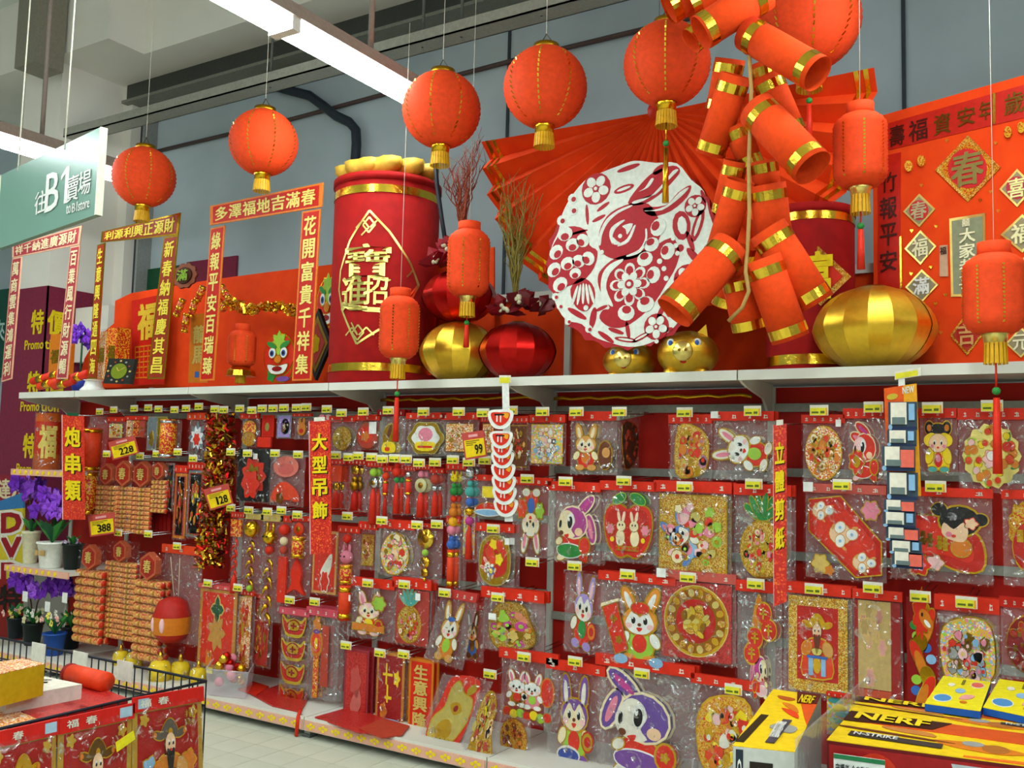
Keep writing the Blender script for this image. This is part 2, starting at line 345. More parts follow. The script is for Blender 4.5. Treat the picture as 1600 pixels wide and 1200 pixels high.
for k, (xx, ya, yb) in enumerate(((x1, -3.4, yj-1.62), (x1+3.3, 1.3, 4.4), (x1+3.3, -3.4, 1.2), (x2, -2, 3.1), (x1, -9.5, -3.5), (x1+3.3, -9.5, -3.5), (x1+6.6, -9.5, 2.5))):  # last three are unseen, added so frontal light fills the display's shadows
    batten(xx, ya, yb, ['long lit batten continuing the middle lamp row over the aisle', 'lit batten above the orange firecrackers near the wall', 'lit batten of the right lamp row above the aisle', 'lit batten continuing the left lamp row over the aisle', 'unseen batten added behind the camera in the middle row for frontal light', 'unseen batten added behind the camera in the right row for frontal light', 'unseen outer batten added right of the camera for frontal light'][k])
# ------------------------------------------------------------------ gondola shelving, bay by bay
XB = [-7.55, -6.79, -5.46, -4.13, -2.80, -1.471, -.14, 1.19]
RAILS = [[], [2.0, 1.66], [2.0, 1.72, 1.28], [2.02, 1.73, 1.36, .92], [2.02, 1.66, 1.22, .80], [2.02, 1.68, 1.25, .80], [2.02, 1.68, 1.2]]
NB = ['half-width end bay of white shelving with potted plants', 'white shelving bay hung with firecracker strings', 'white shelving bay holding the gold tinsel garland', 'white shelving bay behind the large red drum',
      'white shelving bay under the papercut rabbit disc', 'white shelving bay under the big golden melon lantern', 'white shelving bay at the right edge of the photo']
for k in range(7):
    xa, xb = XB[k]+.004, XB[k+1]-.004; W = xb-xa
    o = thing('shelving_bay', NB[k], 'shelving', (xa, Y_PANEL, 0))
    mb = MB().box(0, W, 0, .03, .1, Z_TOP-.04, 'panelred'); mb.build('back_panel', o)
    mb = MB().box(0, W, Y_UPPER-Y_PANEL, Y_UPPER-Y_PANEL+.03, Z_TOP, 2.74, 'clothred'); mb.build('upper_panel', o)
    MB().box(0, W, Y_UPPER-Y_PANEL-.02, Y_UPPER-Y_PANEL+.04, 2.74, 2.79, 'shelfwhite').build('top_rail', o)
    mb = MB(); mb.box(-.012, .03, -.012, 0, .02, Z_TOP-.04, 'shelfwhite'); mb.box(-.012, .03, Y_UPPER-Y_PANEL-.025, Y_UPPER-Y_PANEL, Z_TOP, 2.74, 'shelfwhite'); mb.build('upright', o)
    f = Y_TOP-Y_PANEL
    mb = MB().box(0, W, f+.012, Y_UPPER-Y_PANEL, Z_TOP-.02, Z_TOP, 'shelfwhite').box(0, W, f, f+.012, Z_TOP-.045, Z_TOP+.004, 'shelfwhite').box(0, W, f+.012, f+.03, Z_TOP-.04, Z_TOP-.02, 'shelfwhite'); mb.build('top_shelf', o)
    mb = MB(); pr = [(f+.02, Z_TOP-.022), (0, Z_TOP-.022), (0, Z_TOP-.22), (-.05, Z_TOP-.2), (-.16, Z_TOP-.11), (f+.1, Z_TOP-.07), (f+.02, Z_TOP-.05)]
    for xx in (0, .012): pass
    n = len(pr); v = [(0, y, z) for y, z in pr]+[(.014, y, z) for y, z in pr]
    mb.add(v, [list(range(n)), [n+i for i in range(n)][::-1]]+[[(i+1) % n, i, i+n, (i+1) % n+n] for i in range(n)], 'shelfwhite'); mb.build('shelf_bracket', o)
    fb = Y_BASE-Y_PANEL
    MB().box(0, W, fb+.01, 0, Z_BASE-.02, Z_BASE, 'shelfwhite').box(0, W, fb+.004, fb+.012, Z_BASE-.075, Z_BASE+.006, 'shelfwhite').build('base_shelf', o)
    st = MB().box(.005, W-.005, fb-.004, fb+.004, Z_BASE-.07, Z_BASE-.012, 'strippink').build('price_strip', o)
    mb = MB(); x = .06
    while x < W-.06:
        for dx, dz, r in ((-.022, 0, .013), (.022, .003, .013), (0, .012, .011), (0, -.012, .011)): mb.plate(El(x+dx, Z_BASE-.042+dz, r, r*.8, 0, 8), fb-.006, fb-.004, 'yellow', False)
        x += .1
    mb.build('yellow_blossom_print', st)['kind'] = 'stuff'
    MB().box(-.02, .025, fb+.03, 0, .01, Z_BASE-.02, 'steel').box(-.03, .035, fb+.02, fb+.09, 0, .02, '5A5E5A').build('foot', o)
    for z in RAILS[k]: MB().box(.03, W, -.022, 0, z-.022, z+.022, 'steel').build('hook_rail', o)
    if k == 0:
        for z in (at(60, 735, 4.42).z, at(60, 890, 4.42).z):
            MB().box(.0, W+.1, 4.44-Y_PANEL, 0, z-.025, z, 'shelfwhite').build('plant_shelf', o)
            s_ = MB().box(.0, W+.1, 4.425-Y_PANEL, 4.44-Y_PANEL, z-.045, z+.004, 'strippink').build('price_strip', o)
            mb = MB(); x = .05
            while x < W: mb.plate(Fl(x, z-.02, .02, 5, .4, 3), 4.42-Y_PANEL, 4.425-Y_PANEL, 'yellow', False); x += .08
            mb.build('yellow_blossom_print', s_)['kind'] = 'stuff'
# gold tinsel wire under the shelf
for k in (3, 4):
    mb = MB(); z = at(680, 624, 4.9).z if k == 3 else at(1000, 621, 4.9).z
    mb.tube([(XB[k]+.06+i*.06, 4.9+.004*(i % 2), z+.006*math.sin(i*2.1)) for i in range(21)], .011, 'gold', 5)
    tag(mb.build('tinsel_wire'), ['gold tinsel line under the shelf beneath the red drum', 'gold tinsel line under the shelf beneath the papercut disc'][k-3], 'garland')
# ------------------------------------------------------------------ hanging store sign
def dep(px, py, D): d = ray(px, py); return EYE+d*D
tr_ = dep(158, 198, 4.4); tl_ = dep(1, 274, (tr_.z-EYE.z)/ray(1, 274).z)
hgt = 140/F_PX*4.4
sq = Quad(tl_, tr_, tr_-Vector((0, 0, hgt)), tl_-Vector((0, 0, hgt)))
wallmat('signgreen', '6E9484', '7A9E90', .7, .25)
sg = thing('store_sign', 'pale green hanging sign pointing to the B1 store', 'sign', sq.base)
mb = MB(); sq.plate(mb, Re(-1, -1, 1, 1), -.03, 0, 'signgreen'); mb.build('board', sg)
mb = MB(); sq.plate(mb, Re(.985, -1, 1.004, 1.0), -.031, .002, 'F2F2D8'); sq.plate(mb, Re(-1.0, -1, -.985, 1), -.031, .002, 'F2F2D8'); mb.build('edge_trim', sg)
def uvpx(q, px, py):
    d = ray(px, py); n = q.n; o = q.c[3]; t = (o-EYE).dot(n)/d.dot(n); p = EYE+d*t-o
    ax, az = q.c[2]-q.c[3], q.c[0]-q.c[3]
    aa_, ab_, bb_ = ax.dot(ax), ax.dot(az), az.dot(az); pa_, pb_ = p.dot(ax), p.dot(az); de = aa_*bb_-ab_*ab_
    return ((pa_*bb_-pb_*ab_)/de*2-1, (pb_*aa_-pa_*ab_)/de*2-1)
def sgt(t, x0, x1, y0, y1, bold):      # left, right, and top and bottom at the middle of the lettering, in pixels
    xm = (x0+x1)/2; ym = (y0+y1)/2; mb = MB(); sq.text(mb, t, uvpx(sq, x0, ym)[0], uvpx(sq, xm, y1)[1], uvpx(sq, x1, ym)[0], uvpx(sq, xm, y0)[1], 'white', .003, bold); mb.build('lettering', sg)
sgt('往', 56, 73, 299, 333, .015); sgt('B', 73, 93, 270, 328, .012); 
ua, ub, uc = (uvpx(sq, x, 290)[0] for x in (96, 102.5, 107)); vt, vb = uvpx(sq, 104.5, 261)[1], uvpx(sq, 104.5, 317)[1]
mb = MB(); sq.plate(mb, [(ub, vb), (uc, vb), (uc, vt), (ub+(uc-ub)*.3, vt), (ua, vt-(vt-vb)*.2), (ua, vt-(vt-vb)*.32), (ub, vt-(vt-vb)*.18)], 0, .004, 'white'); mb.build('lettering', sg)
sgt('賣', 106, 124, 275, 314, .012); sgt('場', 124, 143, 267, 304, .012); sgt('to', 105, 112, 320, 334, .006); sgt('B1', 114, 122, 317, 331, .006); sgt('store', 124, 141, 314, 327, .006)
mb = MB()
p = sq.p(.36, .86); mb.tube([p, p+Vector((.02, 0, 6.4-(p.z+sq.base.z)))], .004, 'ivory'); p = sq.p(-.6, .9); mb.tube([p, p+Vector((.02, 0, 6.4-(p.z+sq.base.z)))], .004, 'ivory'); mb.build('hanging_cord', sg)
# ================================================================== cut-paper art (layers of card, each raised a little over the last)
class Art:
    def __init__(s): s.L = []
    def add(s, name, m, pts, lvl=1, edge=None, g=.05):
        if edge: s.L.append((name, edge, grow(pts, g), lvl-.4))
        s.L.append((name, m, pts, lvl)); return s
    def put(s, q, parent, d0=0.0, step=.003, ref=None, split=False):
        g = {}
        if split:
            for name, m, pts, lv in s.L: mb = MB(); d = d0+step*lv; q.plate(mb, pts, d-step*1.1, d, m, lv < 1, ref); mb.build(name, parent)
            return
        for name, m, pts, lv in s.L:
            mb = g.setdefault(name, MB()); d = d0+step*lv
            q.plate(mb, pts, d-step*1.1, d, m, lv < 1, ref)
        for name, mb in g.items(): mb.build(name, parent)
    def flip(s, fx=1, fy=1, rot=0, sc=1, dx=0, dy=0):
        c, n = math.cos(math.radians(rot)), math.sin(math.radians(rot)); L = []
        for name, m, pts, lv in s.L: L.append((name, m, [((x*fx*c-y*fy*n)*sc+dx, (x*fx*n+y*fy*c)*sc+dy) for x, y in pts], lv))
        s.L = L; return s
    def __add__(s, o): s.L += o.L; return s
def eyes(A, xs, y, r=.09, c='black', wink=False):
    for i, x in enumerate(xs):
        if wink and i == 0: A.add('eye', 'black', Sm((x-r*1.2, y), (x, y-r*.5), (x+r*1.2, y), (x, y-r*.25)), 3.4); continue
        A.add('eye', 'white', El(x, y, r*1.15, r*1.6, 0, 10), 3.2); A.add('eye', c, El(x, y-.02, r*.85, r*1.2, 0, 10), 3.6); A.add('eye', 'white', El(x-.02, y+r*.5, r*.3, r*.35, 0, 6), 4)
def rabbit(m='fox', inn='cream', face='cream', cloth='red', cloth2='yellow', prop='gold', wink=False, spread=16, edge='gold', nose='brown'):
    A = Art()
    for s in (-1, 1):
        A.add('ear', m, El(s*.34, .62, .16, .38, -s*spread), 1, edge); A.add('ear', inn, El(s*.34, .6, .08, .27, -s*spread), 2)
        A.add('foot', m, El(s*.3, -.86, .22, .12), 1.4, edge, .03); A.add('arm', face, El(s*.46, -.36, .13, .2, s*35), 2.4, edge, .03)
    A.add('body', cloth, El(0, -.52, .42, .36), 1.2, edge); A.add('body', cloth2, El(0, -.46, .22, .24), 2)
    A.add('head', m, El(0, .12, .5, .36), 2, edge); A.add('head', face, Sm((0, .2), (.18, .38), (.34, .22), (.42, 0), (.2, -.2), (-.2, -.2), (-.42, 0), (-.34, .22), (-.18, .38)), 2.6)
    A.add('head', 'lpink', El(-.32, -.02, .1, .07), 3); A.add('head', 'lpink', El(.32, -.02, .1, .07), 3)
    eyes(A, (-.18, .18), .14, .075, wink=wink); A.add('nose', nose, El(0, .02, .06, .045, 0, 8), 3.6); A.add('mouth', 'hred', Sm((-.09, -.07), (0, -.05), (.09, -.07), (0, -.16)), 3.4)
    if prop: A.add('held_charm', prop, El(.52, -.42, .2), 3, 'red', .04); A.add('held_charm', 'red', El(.52, -.42, .12), 3.6)
    return A
def bunny_side(m='purple', inn='cream', face='cream', cloth='green', cloth2='hred', e1=(.5, .62, -50), e2=(.72, -.05, 15)):
    """big-headed rabbit looking left, one ear up and one hanging"""
    A = Art()
    A.add('ear', m, El(*e1[:2], .16, .42, e1[2]), 1, 'cream', .05); A.add('ear', 'magenta', El(*e1[:2], .07, .3, e1[2]), 2)
    A.add('ear', m, El(*e2[:2], .17, .42, e2[2]), 1, 'cream', .05); A.add('ear', 'pink', El(*e2[:2], .08, .3, e2[2]), 2)
    A.add('body', cloth2, El(-.1, -.55, .45, .3), 1.2, 'gold'); A.add('body', cloth, Sm((-.6, -.62), (-.2, -.52), (.3, -.6), (.35, -.8), (-.1, -.92), (-.55, -.82)), 2.2, 'white', .03)
    A.add('foot', face, El(-.45, -.9, .2, .1, 20), 1.6, 'gold', .03); A.add('foot', 'hred', El(.42, -.85, .22, .13, -40), 1.6, 'gold', .03)
    A.add('head', m, El(.02, .12, .55, .45, -10), 2, 'cream'); A.add('head', face, Sm((-.35, .45), (-.05, .42), (.1, .15), (-.05, -.1), (.1, -.28), (-.2, -.34), (-.55, -.2), (-.62, .1)), 2.6)
    A.add('head', 'peach', El(.25, -.15, .16, .12), 3)
    A.add('eye', 'white', El(-.08, .16, .15, .24, -8), 3.2); A.add('eye', 'black', El(-.1, .12, .1, .18, -8), 3.6); A.add('eye', 'white', El(-.14, .2, .035, .05), 4)
    A.add('eye', 'black', El(-.5, .06, .05, .12, -8), 3.6)
    A.add('nose', 'brown', El(-.46, -.2, .09, .07), 3.6); A.add('mouth', 'hred', Sm((-.35, -.27), (-.15, -.22), (-.2, -.34)), 3.4)
    A.add('held_charm', 'hred', El(.5, -.55, .2, .24), 3, 'gold'); A.add('arm', face, El(-.55, -.45, .14, .1, 30), 2.6, 'gold', .03)
    return A
def cluster(outline, base, pal, n=26, seed=1, name='relief', rr=(.08, .2), edge='gold'):
    A = Art(); r = random.Random(seed); n = int(n*1.7); rr = (rr[0]*.85, rr[1]*.85); A.add('backing', {'straw': 'goldlace', 'cream': 'motley', 'tan': 'goldlace', 'silver': 'motley', 'yellow': 'busyfoil', 'palegold': 'goldlace', 'card': 'busy', 'ivory': 'motley', 'amber': 'busyfoil'}.get(base, base), outline, 0, edge, .05)
    xs = [p[0] for p in outline]; ys = [p[1] for p in outline]; cx, cy = sum(xs)/len(xs), sum(ys)/len(ys); wx, wy = (max(xs)-min(xs))/2, (max(ys)-min(ys))/2
    for i in range(n):
        a = r.random()*2*PI; d = math.sqrt(r.random())*.8; x, y = cx+wx*d*math.cos(a), cy+wy*d*math.sin(a); q = r.uniform(*rr); c = pal[i % len(pal)]
        A.add(name, c, Fl(x, y, q, r.choice((3, 5, 6)), r.uniform(.1, .4), 3, r.random()*6) if i % 3 else El(x, y, q, q*r.uniform(.5, 1), r.random()*180, 9), 1+(i % 5)*.5, 'gold' if i % 2 else None, .025)
        if i % 3 == 0: A.add(name, pal[(i+2) % len(pal)], El(x, y, q*.4, n=7), 3.6)
    return A
def apple():
    A = Art(); A.add('apple', 'hred', Sm((0, .5), (.35, .62), (.8, .5), (.92, .05), (.75, -.55), (.35, -.9), (0, -.82), (-.35, -.9), (-.75, -.55), (-.92, .05), (-.8, .5), (-.35, .62)), 0, 'gold', .06)
    A.add('apple', 'red', Sm((0, .42), (.4, .5), (.72, .4), (.8, 0), (.62, -.5), (.3, -.75), (-.3, -.75), (-.62, -.5), (-.8, 0), (-.72, .4), (-.4, .5)), .8)
    A.add('leaf', 'green', El(-.34, .8, .26, .13, 25), 1, 'lime', .03); A.add('leaf', 'green', El(.38, .8, .3, .14, -20), 1, 'lime', .03); A.add('stem', 'brown', Re(-.04, .5, .04, .88), 1)
    for s in (-1, 1):
        A.add('rabbit_relief', 'cream', El(s*.25, .0, .17, .15), 2, 'gold', .02); A.add('rabbit_relief', 'cream', El(s*.28, -.35, .17, .24), 1.6, 'gold', .02)
        for t in (-1, 1): A.add('rabbit_relief', 'cream', El(s*.25+t*.09, .26, .05, .17, -t*14), 1.8, 'pink', .015); A.add('rabbit_relief', 'black', El(s*.25+t*.06, .03, .025, .035, 0, 6), 3)
        A.add('blossom', 'pink', Fl(s*.68, -.1, .16), 2, 'gold', .02); A.add('blossom', 'yellow', El(s*.6, -.4, .08, n=8), 2)
    A.add('basket', 'gold', Re(-.45, -.72, .45, -.58), 2)
    for i in range(7): A.add('basket', 'hred', El(-.4+i*.133, -.65, .045, n=6), 2.6)
    return A
def pineapple(body='palegold', leaf='green', seed=3):
    A = cluster(El(0, -.28, .82, .68, 0, 22), body, ['palegold', 'foil', 'hred', 'cream', 'gold', 'pink'], 30, seed, 'scale_relief', (.08, .15))
    for i, a in enumerate((-62, -36, -14, 14, 36, 62)):
        A.add('leaf', leaf, El(math.sin(math.radians(a))*.42, .5+.28*math.cos(math.radians(a)), .11, .36, -a), 1.5+i % 2, 'foil', .03)
    return A
def medallion(ring='gold', inn='red', mid='foil', txt=None):
    A = Art(); A.add('medallion', ring, El(0, 0, .95, .95, 0, 30), 0, 'palegold', .03); A.add('medallion', 'dgold', El(0, 0, .88, .88, 0, 30), .6)
    for i in range(18):
        t = 2*PI*i/18; A.add('fish_scale', ['goldlace', 'gold', 'palegold'][i % 3], El(.77*math.cos(t), .77*math.sin(t), .12, .1, math.degrees(t), 8), 1.2, 'red', .015)
    A.add('centre', inn, El(0, 0, .6, .6, 0, 26), 1.2)
    A.add('coin_fish', mid, Fl(0, .02, .42, 5, .35, 5), 2, 'palegold', .03); A.add('coin_fish', 'gold', Fl(.06, 0, .26, 6, .3, 4, .4), 3); 
    for i in range(12): t = i*2.4; A.add('coin_fish', ['palegold', 'dgold', 'foil', 'goldlace'][i % 4], El(.12*math.sqrt(i)*math.cos(t), .12*math.sqrt(i)*math.sin(t), .13, .07, i*50, 9), 3.2+.15*i, 'dgold', .012)
    return A
def wreath(pal, seed=2, base='palegold', n=26):
    A = Art(); r = random.Random(seed); A.add('backing', base, Fl(0, 0, .96, 14, .1, 4), 0)
    for k in range(n):
        t = 2*PI*k/n+r.uniform(-.1, .1); d = r.uniform(.35, .8); c = pal[k % len(pal)]
        A.add('leaf', ['green', 'lime', 'straw'][k % 3], El(d*math.cos(t)*1.05, d*math.sin(t)*1.05, .16, .06, math.degrees(t)+40, 8), 1+.3*(k % 3))
        A.add('fruit', c, El(d*math.cos(t+.1), d*math.sin(t+.1), r.uniform(.09, .15), n=10), 2+.4*(k % 3), 'gold', .02)
    A.add('fruit', 'lpink', Fl(0, -.1, .3, 6, .3, 4), 2.6, 'gold', .03); A.add('fruit', 'white', El(0, 0, .14), 3.4, 'red', .02)
    return A
def child(hat='black', suit='yellow'):
    A = Art()
    for s in (-1, 1):
        A.add('hat', hat, El(s*.5, .68, .25, .24), 1, 'gold'); A.add('hat', 'amber', El(s*.5, .68, .13), 2); A.add('shoe', 'teal', El(s*.34, -.86, .26, .1), 1.6, 'gold', .03)
        A.add('sleeve', suit, El(s*.5, -.35, .22, .32, s*25), 1.6, 'gold', .03)
    A.add('suit', suit, Sm((-.45, -.1), (.45, -.1), (.6, -.75), (0, -.86), (-.6, -.75)), 1, 'gold'); A.add('suit', 'hred', El(0, -.5, .24, .28), 2); A.add('suit', 'pink', El(0, -.45, .14), 3)
    A.add('hat', hat, El(0, .5, .62, .34), 1.4, 'gold'); A.add('hat', suit, Sm((-.8, .3), (-.4, .5), (0, .42), (.4, .5), (.8, .3), (.6, 0), (-.6, 0)), 2)
    A.add('face', 'peach', El(0, .12, .52, .34), 2.6, 'gold', .02); eyes(A, (-.2, .2), .14, .06); A.add('face', 'pink', El(-.34, 0, .1, .07), 3.2); A.add('face', 'pink', El(.34, 0, .1, .07), 3.2); A.add('mouth', 'hred', El(0, -.05, .07, .04), 3.4)
    return A
def fan_girl():
    A = Art(); A.add('fan_leaf', 'red', Sm((-.95, .5), (-.5, .55), (.1, .5), (.7, .2), (.9, -.2), (.85, -.7), (.4, -.75), (-.1, -.55), (-.6, -.55), (-.95, -.6), k=3), 0, 'gold', .05)
    A.add('fan_leaf', 'hred', Sm((-.8, .35), (-.2, .4), (.5, .1), (.7, -.3), (.6, -.55), (.1, -.4), (-.5, -.4), (-.8, -.42)), .8)
    A.add('head', 'black', El(.42, .45, .42, .36, 0, 16), 1.6, 'gold'); A.add('head', 'black', El(.0, .72, .16), 1.4, 'gold', .03); A.add('head', 'black', El(.85, .5, .15), 1.4, 'gold', .03)
    A.add('face', 'peach', Sm((.1, .4), (.3, .25), (.5, .42), (.6, .2), (.5, -.05), (.2, 0), (.05, .15)), 2.6); A.add('face', 'pink', El(.2, .12, .07, n=8), 3); A.add('mouth', 'hred', El(.3, .08, .05, .04, 0, 8), 3.2)
    A.add('hair_flower', 'peach', Fl(.66, .4, .15, 5, .35, 4), 3, 'hred', .02)
    for i, (x, y) in enumerate(((-.5, 0), (-.35, .05), (-.2, 0), (0, -.05), (.12, -.08))): A.add('gold_character', 'gold', Re(x-.05, y-.22, x+.05, y+.12), 2); A.add('gold_character', 'gold', Re(x-.09, y-.06-.1*(i % 2), x+.09, y-.01-.1*(i % 2)), 2.1)
    A.add('peony', 'hred', Fl(-.45, -.68, .28, 6, .3, 4), 2.6, 'gold', .03); A.add('peony', 'pink', Fl(-.45, -.68, .17, 6, .3, 4), 3); A.add('peony', 'green', El(-.75, -.55, .2, .1, 30), 1.8); A.add('peony', 'lpink', Fl(-.1, -.6, .2, 5, .3, 4), 2.4, 'gold', .02)
    A.add('pouch', 'amber', El(.45, -.2, .2, .22), 2.4, 'gold', .03)
    return A
def diamond_rabbits():
    A = Art(); A.add('diamond', 'red', [(-.95, .85), (-.1, .95), (.95, -.1), (.95, -.85), (.3, -.95), (-.95, .1)], 0, 'gold', .04); A.add('diamond', 'hred', [(-.85, .72), (-.1, .8), (.82, -.15), (.82, -.72), (.28, -.82), (-.82, .05)], .8)
    for x, y, s in ((-.55, .6, .3), (0, .05, .42), (.55, -.6, .32)):
        A.add('rabbit_relief', 'peach', El(x-.1, y, s*.7, s*.6), 1.4, 'gold', .02)
        for k in range(3): A.add('rabbit_relief', 'white', El(x+s*.5*math.cos(k*2.1), y+s*.45*math.sin(k*2.1), s*.36, s*.3, k*40), 2+k*.4, 'tan', .02); A.add('rabbit_relief', 'tan', El(x+s*.8*math.cos(k*2.1+.5), y+s*.8*math.sin(k*2.1+.5), s*.2, s*.09, k*70), 1.8)
        for k in range(3): A.add('rabbit_relief', 'sky', El(x+s*.5*math.cos(k*2.1), y+s*.45*math.sin(k*2.1), s*.1, n=6), 3.6)
    A.add('corner_blossom', 'pink', Fl(.7, .65, .25, 6, .3, 4), 1, 'gold', .03); A.add('corner_blossom', 'straw', Fl(-.65, -.7, .25, 6, .3, 4), 1, 'gold', .03); A.add('corner_blossom', 'amber', Fl(-.4, -.85, .14, 5, .3, 4), 1.2)
    return A
def ingots(n=4):
    A = Art()
    for i in range(n):
        y = .78-i*(1.56/(n-1)) if n > 1 else 0; h = .7/n
        A.add('ingot', 'red', Sm((-.85, y+h), (-.55, y+h*.35), (0, y+h*.55), (.55, y+h*.35), (.85, y+h), (.6, y-h*.8), (0, y-h*1.1), (-.6, y-h*.8)), 1, 'foil', .07)
        A.add('ingot', 'gold', Sm((-.4, y+h*.2), (0, y+h*.7), (.4, y+h*.2), (.3, y-h*.5), (-.3, y-h*.5)), 2, 'dred', .03); A.add('ingot', 'dred', Re(-.05, y-h*.4, .05, y+h*.4), 2.5); A.add('ingot', 'dred', Re(-.22, y-.02, .22, y+.02), 2.6)
    return A
def pouch():
    A = Art(); A.add('pouch', 'amber', El(0, -.15, .75, .6), 1, 'gold', .06); A.add('pouch', 'orange', El(0, -.15, .6, .46), 1.6); A.add('pouch', 'amber', Fl(0, .6, .55, 7, .3, 4), 1.2, 'gold', .04); A.add('ribbon', 'purple', El(0, .38, .4, .1), 2.4); A.add('gold_character', 'yellow', El(0, -.15, .2, .26), 2.4)
    return A
def god(hat='black', robe='red', beard='black', s=1.0):
    """old official with winged hat, long beard and robe"""
    A = Art(); A.add('robe', robe, Sm((-.35, .15), (.35, .15), (.62, -.2), (.7, -.95), (-.7, -.95), (-.62, -.2)), 1, 'gold')
    A.add('robe', 'sky', Re(-.42, -.95, -.2, -.35), 2); A.add('robe', 'sky', Re(.2, -.95, .42, -.35), 2); A.add('robe', 'gold', El(0, -.62, .2, .26), 2); A.add('belt', 'blue', Re(-.5, -.42, .5, -.34), 2.4)
    for k in (-1, 1):
        A.add('sleeve', ['amber', 'tan'][k > 0], El(k*.52, -.12, .26, .2, -k*30), 2, 'gold', .03); A.add('hat', hat, El(k*.5, .62, .24, .08, k*12), 1.4, 'gold', .03); A.add('hat', 'amber', El(k*.66, .65, .07, .06, 0, 8), 2)
    A.add('hat', hat, Sm((-.3, .55), (-.34, .72), (-.12, .92), (.12, .92), (.34, .72), (.3, .55)), 1.6, 'gold', .03); A.add('hat', 'gold', El(0, .66, .1), 2.2)
    A.add('face', 'peach', El(0, .42, .22, .24), 2.4, 'brown', .02); eyes(A, (-.09, .09), .46, .035); A.add('beard', beard, Sm((-.16, .32), (0, .28), (.16, .32), (.1, -.05), (0, -.28), (-.1, -.05)), 3); A.add('mouth', 'hred', El(0, .3, .05, .03, 0, 8), 3.6)
    A.add('held_ingot', 'palegold', Sm((-.25, -.15), (0, -.1), (.25, -.15), (.15, -.3), (-.15, -.3)), 3, 'brown', .02)
    return A
def god_panel(q, parent, base='red', frame='goldlace', text=None, hat='black', d0=0):
    mb = MB(); q.plate(mb, Re(-1, -1, 1, 1), d0-.004, d0+.002, frame); mb.build('frame', parent)
    mb = MB(); q.plate(mb, Re(-.8, -.86, .8, .86), d0+.002, d0+.0035, base); mb.build('ground', parent)
    god(hat).flip(sc=.8).put(q.sub(-.95, -.95, .95, .95), parent, d0+.004, ref=q)
def dragon(seed=1):
    A = Art(); r = random.Random(seed); A.add('backing', 'dred', Re(-.95, -.98, .95, .98), 0)
    for i in range(9):
        y = .75-i*.2; x = .35*math.sin(i*1.2); A.add('dragon_coil', ['gold', 'hred', 'amber'][i % 3], El(x, y, .45, .17, 30*math.sin(i)), 1+.2*i, 'foil', .03); A.add('cloud', ['sky', 'green', 'lime', 'blue'][i % 4], El(-x*1.4, y-.08, .3, .09), 1.2)
    A.add('dragon_head', 'hred', Fl(-.1, .68, .5, 9, .35, 4), 2.4, 'gold', .03); A.add('dragon_head', 'amber', El(.2, .6, .4, .16, -15), 3); A.add('dragon_head', 'white', El(.3, .52, .2, .05, -15), 3.6); A.add('dragon_head', 'black', El(0, .68, .06, .04), 4)
    return A
def lion(seed=1):
    A = Art(); A.add('head', 'hred', El(0, 0, .9, .8, 0, 20), 0, 'gold', .06); A.add('mane', 'lime', Fl(0, .45, .5, 8, .35, 4), 1, 'gold', .03)
    for s in (-1, 1): A.add('eye', 'white', El(s*.35, .1, .2), 2, 'gold', .04); A.add('eye', 'blue', El(s*.35, .08, .12), 2.6); A.add('eye', 'black', El(s*.35, .08, .07), 3); A.add('brow', 'green', El(s*.4, .4, .3, .1, s*20), 2, 'gold', .02)
    A.add('nose', 'amber', El(0, -.15, .2, .14), 2, 'gold', .03); A.add('mouth', 'white', Sm((-.6, -.35), (0, -.42), (.6, -.35), (.35, -.68), (-.35, -.68)), 2, 'gold', .03); A.add('mouth', 'dred', El(0, -.52, .3, .1), 2.6)
    return A
def two_rabbits():
    A = rabbit('white', 'pink', 'white', 'gold', 'hred', None, edge='tan').flip(sc=.62, dx=-.4, dy=.08)
    A = A + rabbit('white', 'pink', 'white', 'pink', 'lime', None, edge='tan').flip(sc=.62, dx=.18, dy=.06); A.add('held_fan', 'hred', El(.72, .1, .22, .45), 1, 'amber', .05)
    for i in range(7): A.add('gourd', ['hred', 'yellow', 'lime'][i % 3], El(-.75+i*.25, -.72-.06*(i % 2), .15), 1.6+.2*i, 'gold', .02)
    return A
def fox_scroll():
    A = rabbit('fox', 'white', 'white', 'lime', 'hred', None, spread=28).flip(sc=.95, dx=.12)
    A.add('hat', 'hred', El(.14, .42, .26, .14), 4, 'gold', .03); A.add('scroll', 'hred', [(-.95, .35), (-.55, .5), (-.2, -.6), (-.55, -.75)], 4.4, 'gold', .04)
    A.add('scroll', 'gold', Fl(-.62, .1, .12, 4, .4, 4), 5); A.add('scroll', 'gold', Fl(-.46, -.4, .12, 5, .4, 4), 5); A.add('scroll', 'cream', [(-1, .36), (-.5, .55), (-.48, .62), (-1.0, .45)], 5); A.add('cloud', 'sky', El(-.4, -.85, .2, .12), 4); A.add('cloud', 'sky', El(.6, -.85, .2, .12), 4); return A
def chars_rabbit():
    A = bunny_side('magenta', 'cream', 'cream', 'lpink', 'pink').flip(-1, 1, 0, .52, .1, -.55)
    for i, (x, y) in enumerate(((.25, .62), (.5, .3), (-.15, .12), (-.3, -.2))): A.add('round_character', 'hred', El(x, y, .36, .2), 1.5+.3*i, 'gold', .04); A.add('round_character', 'gold', Re(x-.04, y-.12, x+.04, y+.12), 3.4); A.add('round_character', 'gold', Re(x-.18, y-.03, x+.18, y+.01), 3.4); A.add('round_character', 'gold', Re(x-.14, y+.06, x+.14, y+.09), 3.4)
    A.add('vine', 'amber', El(-.1, .4, .18, .6, -15), .6, 'gold', .03); return A
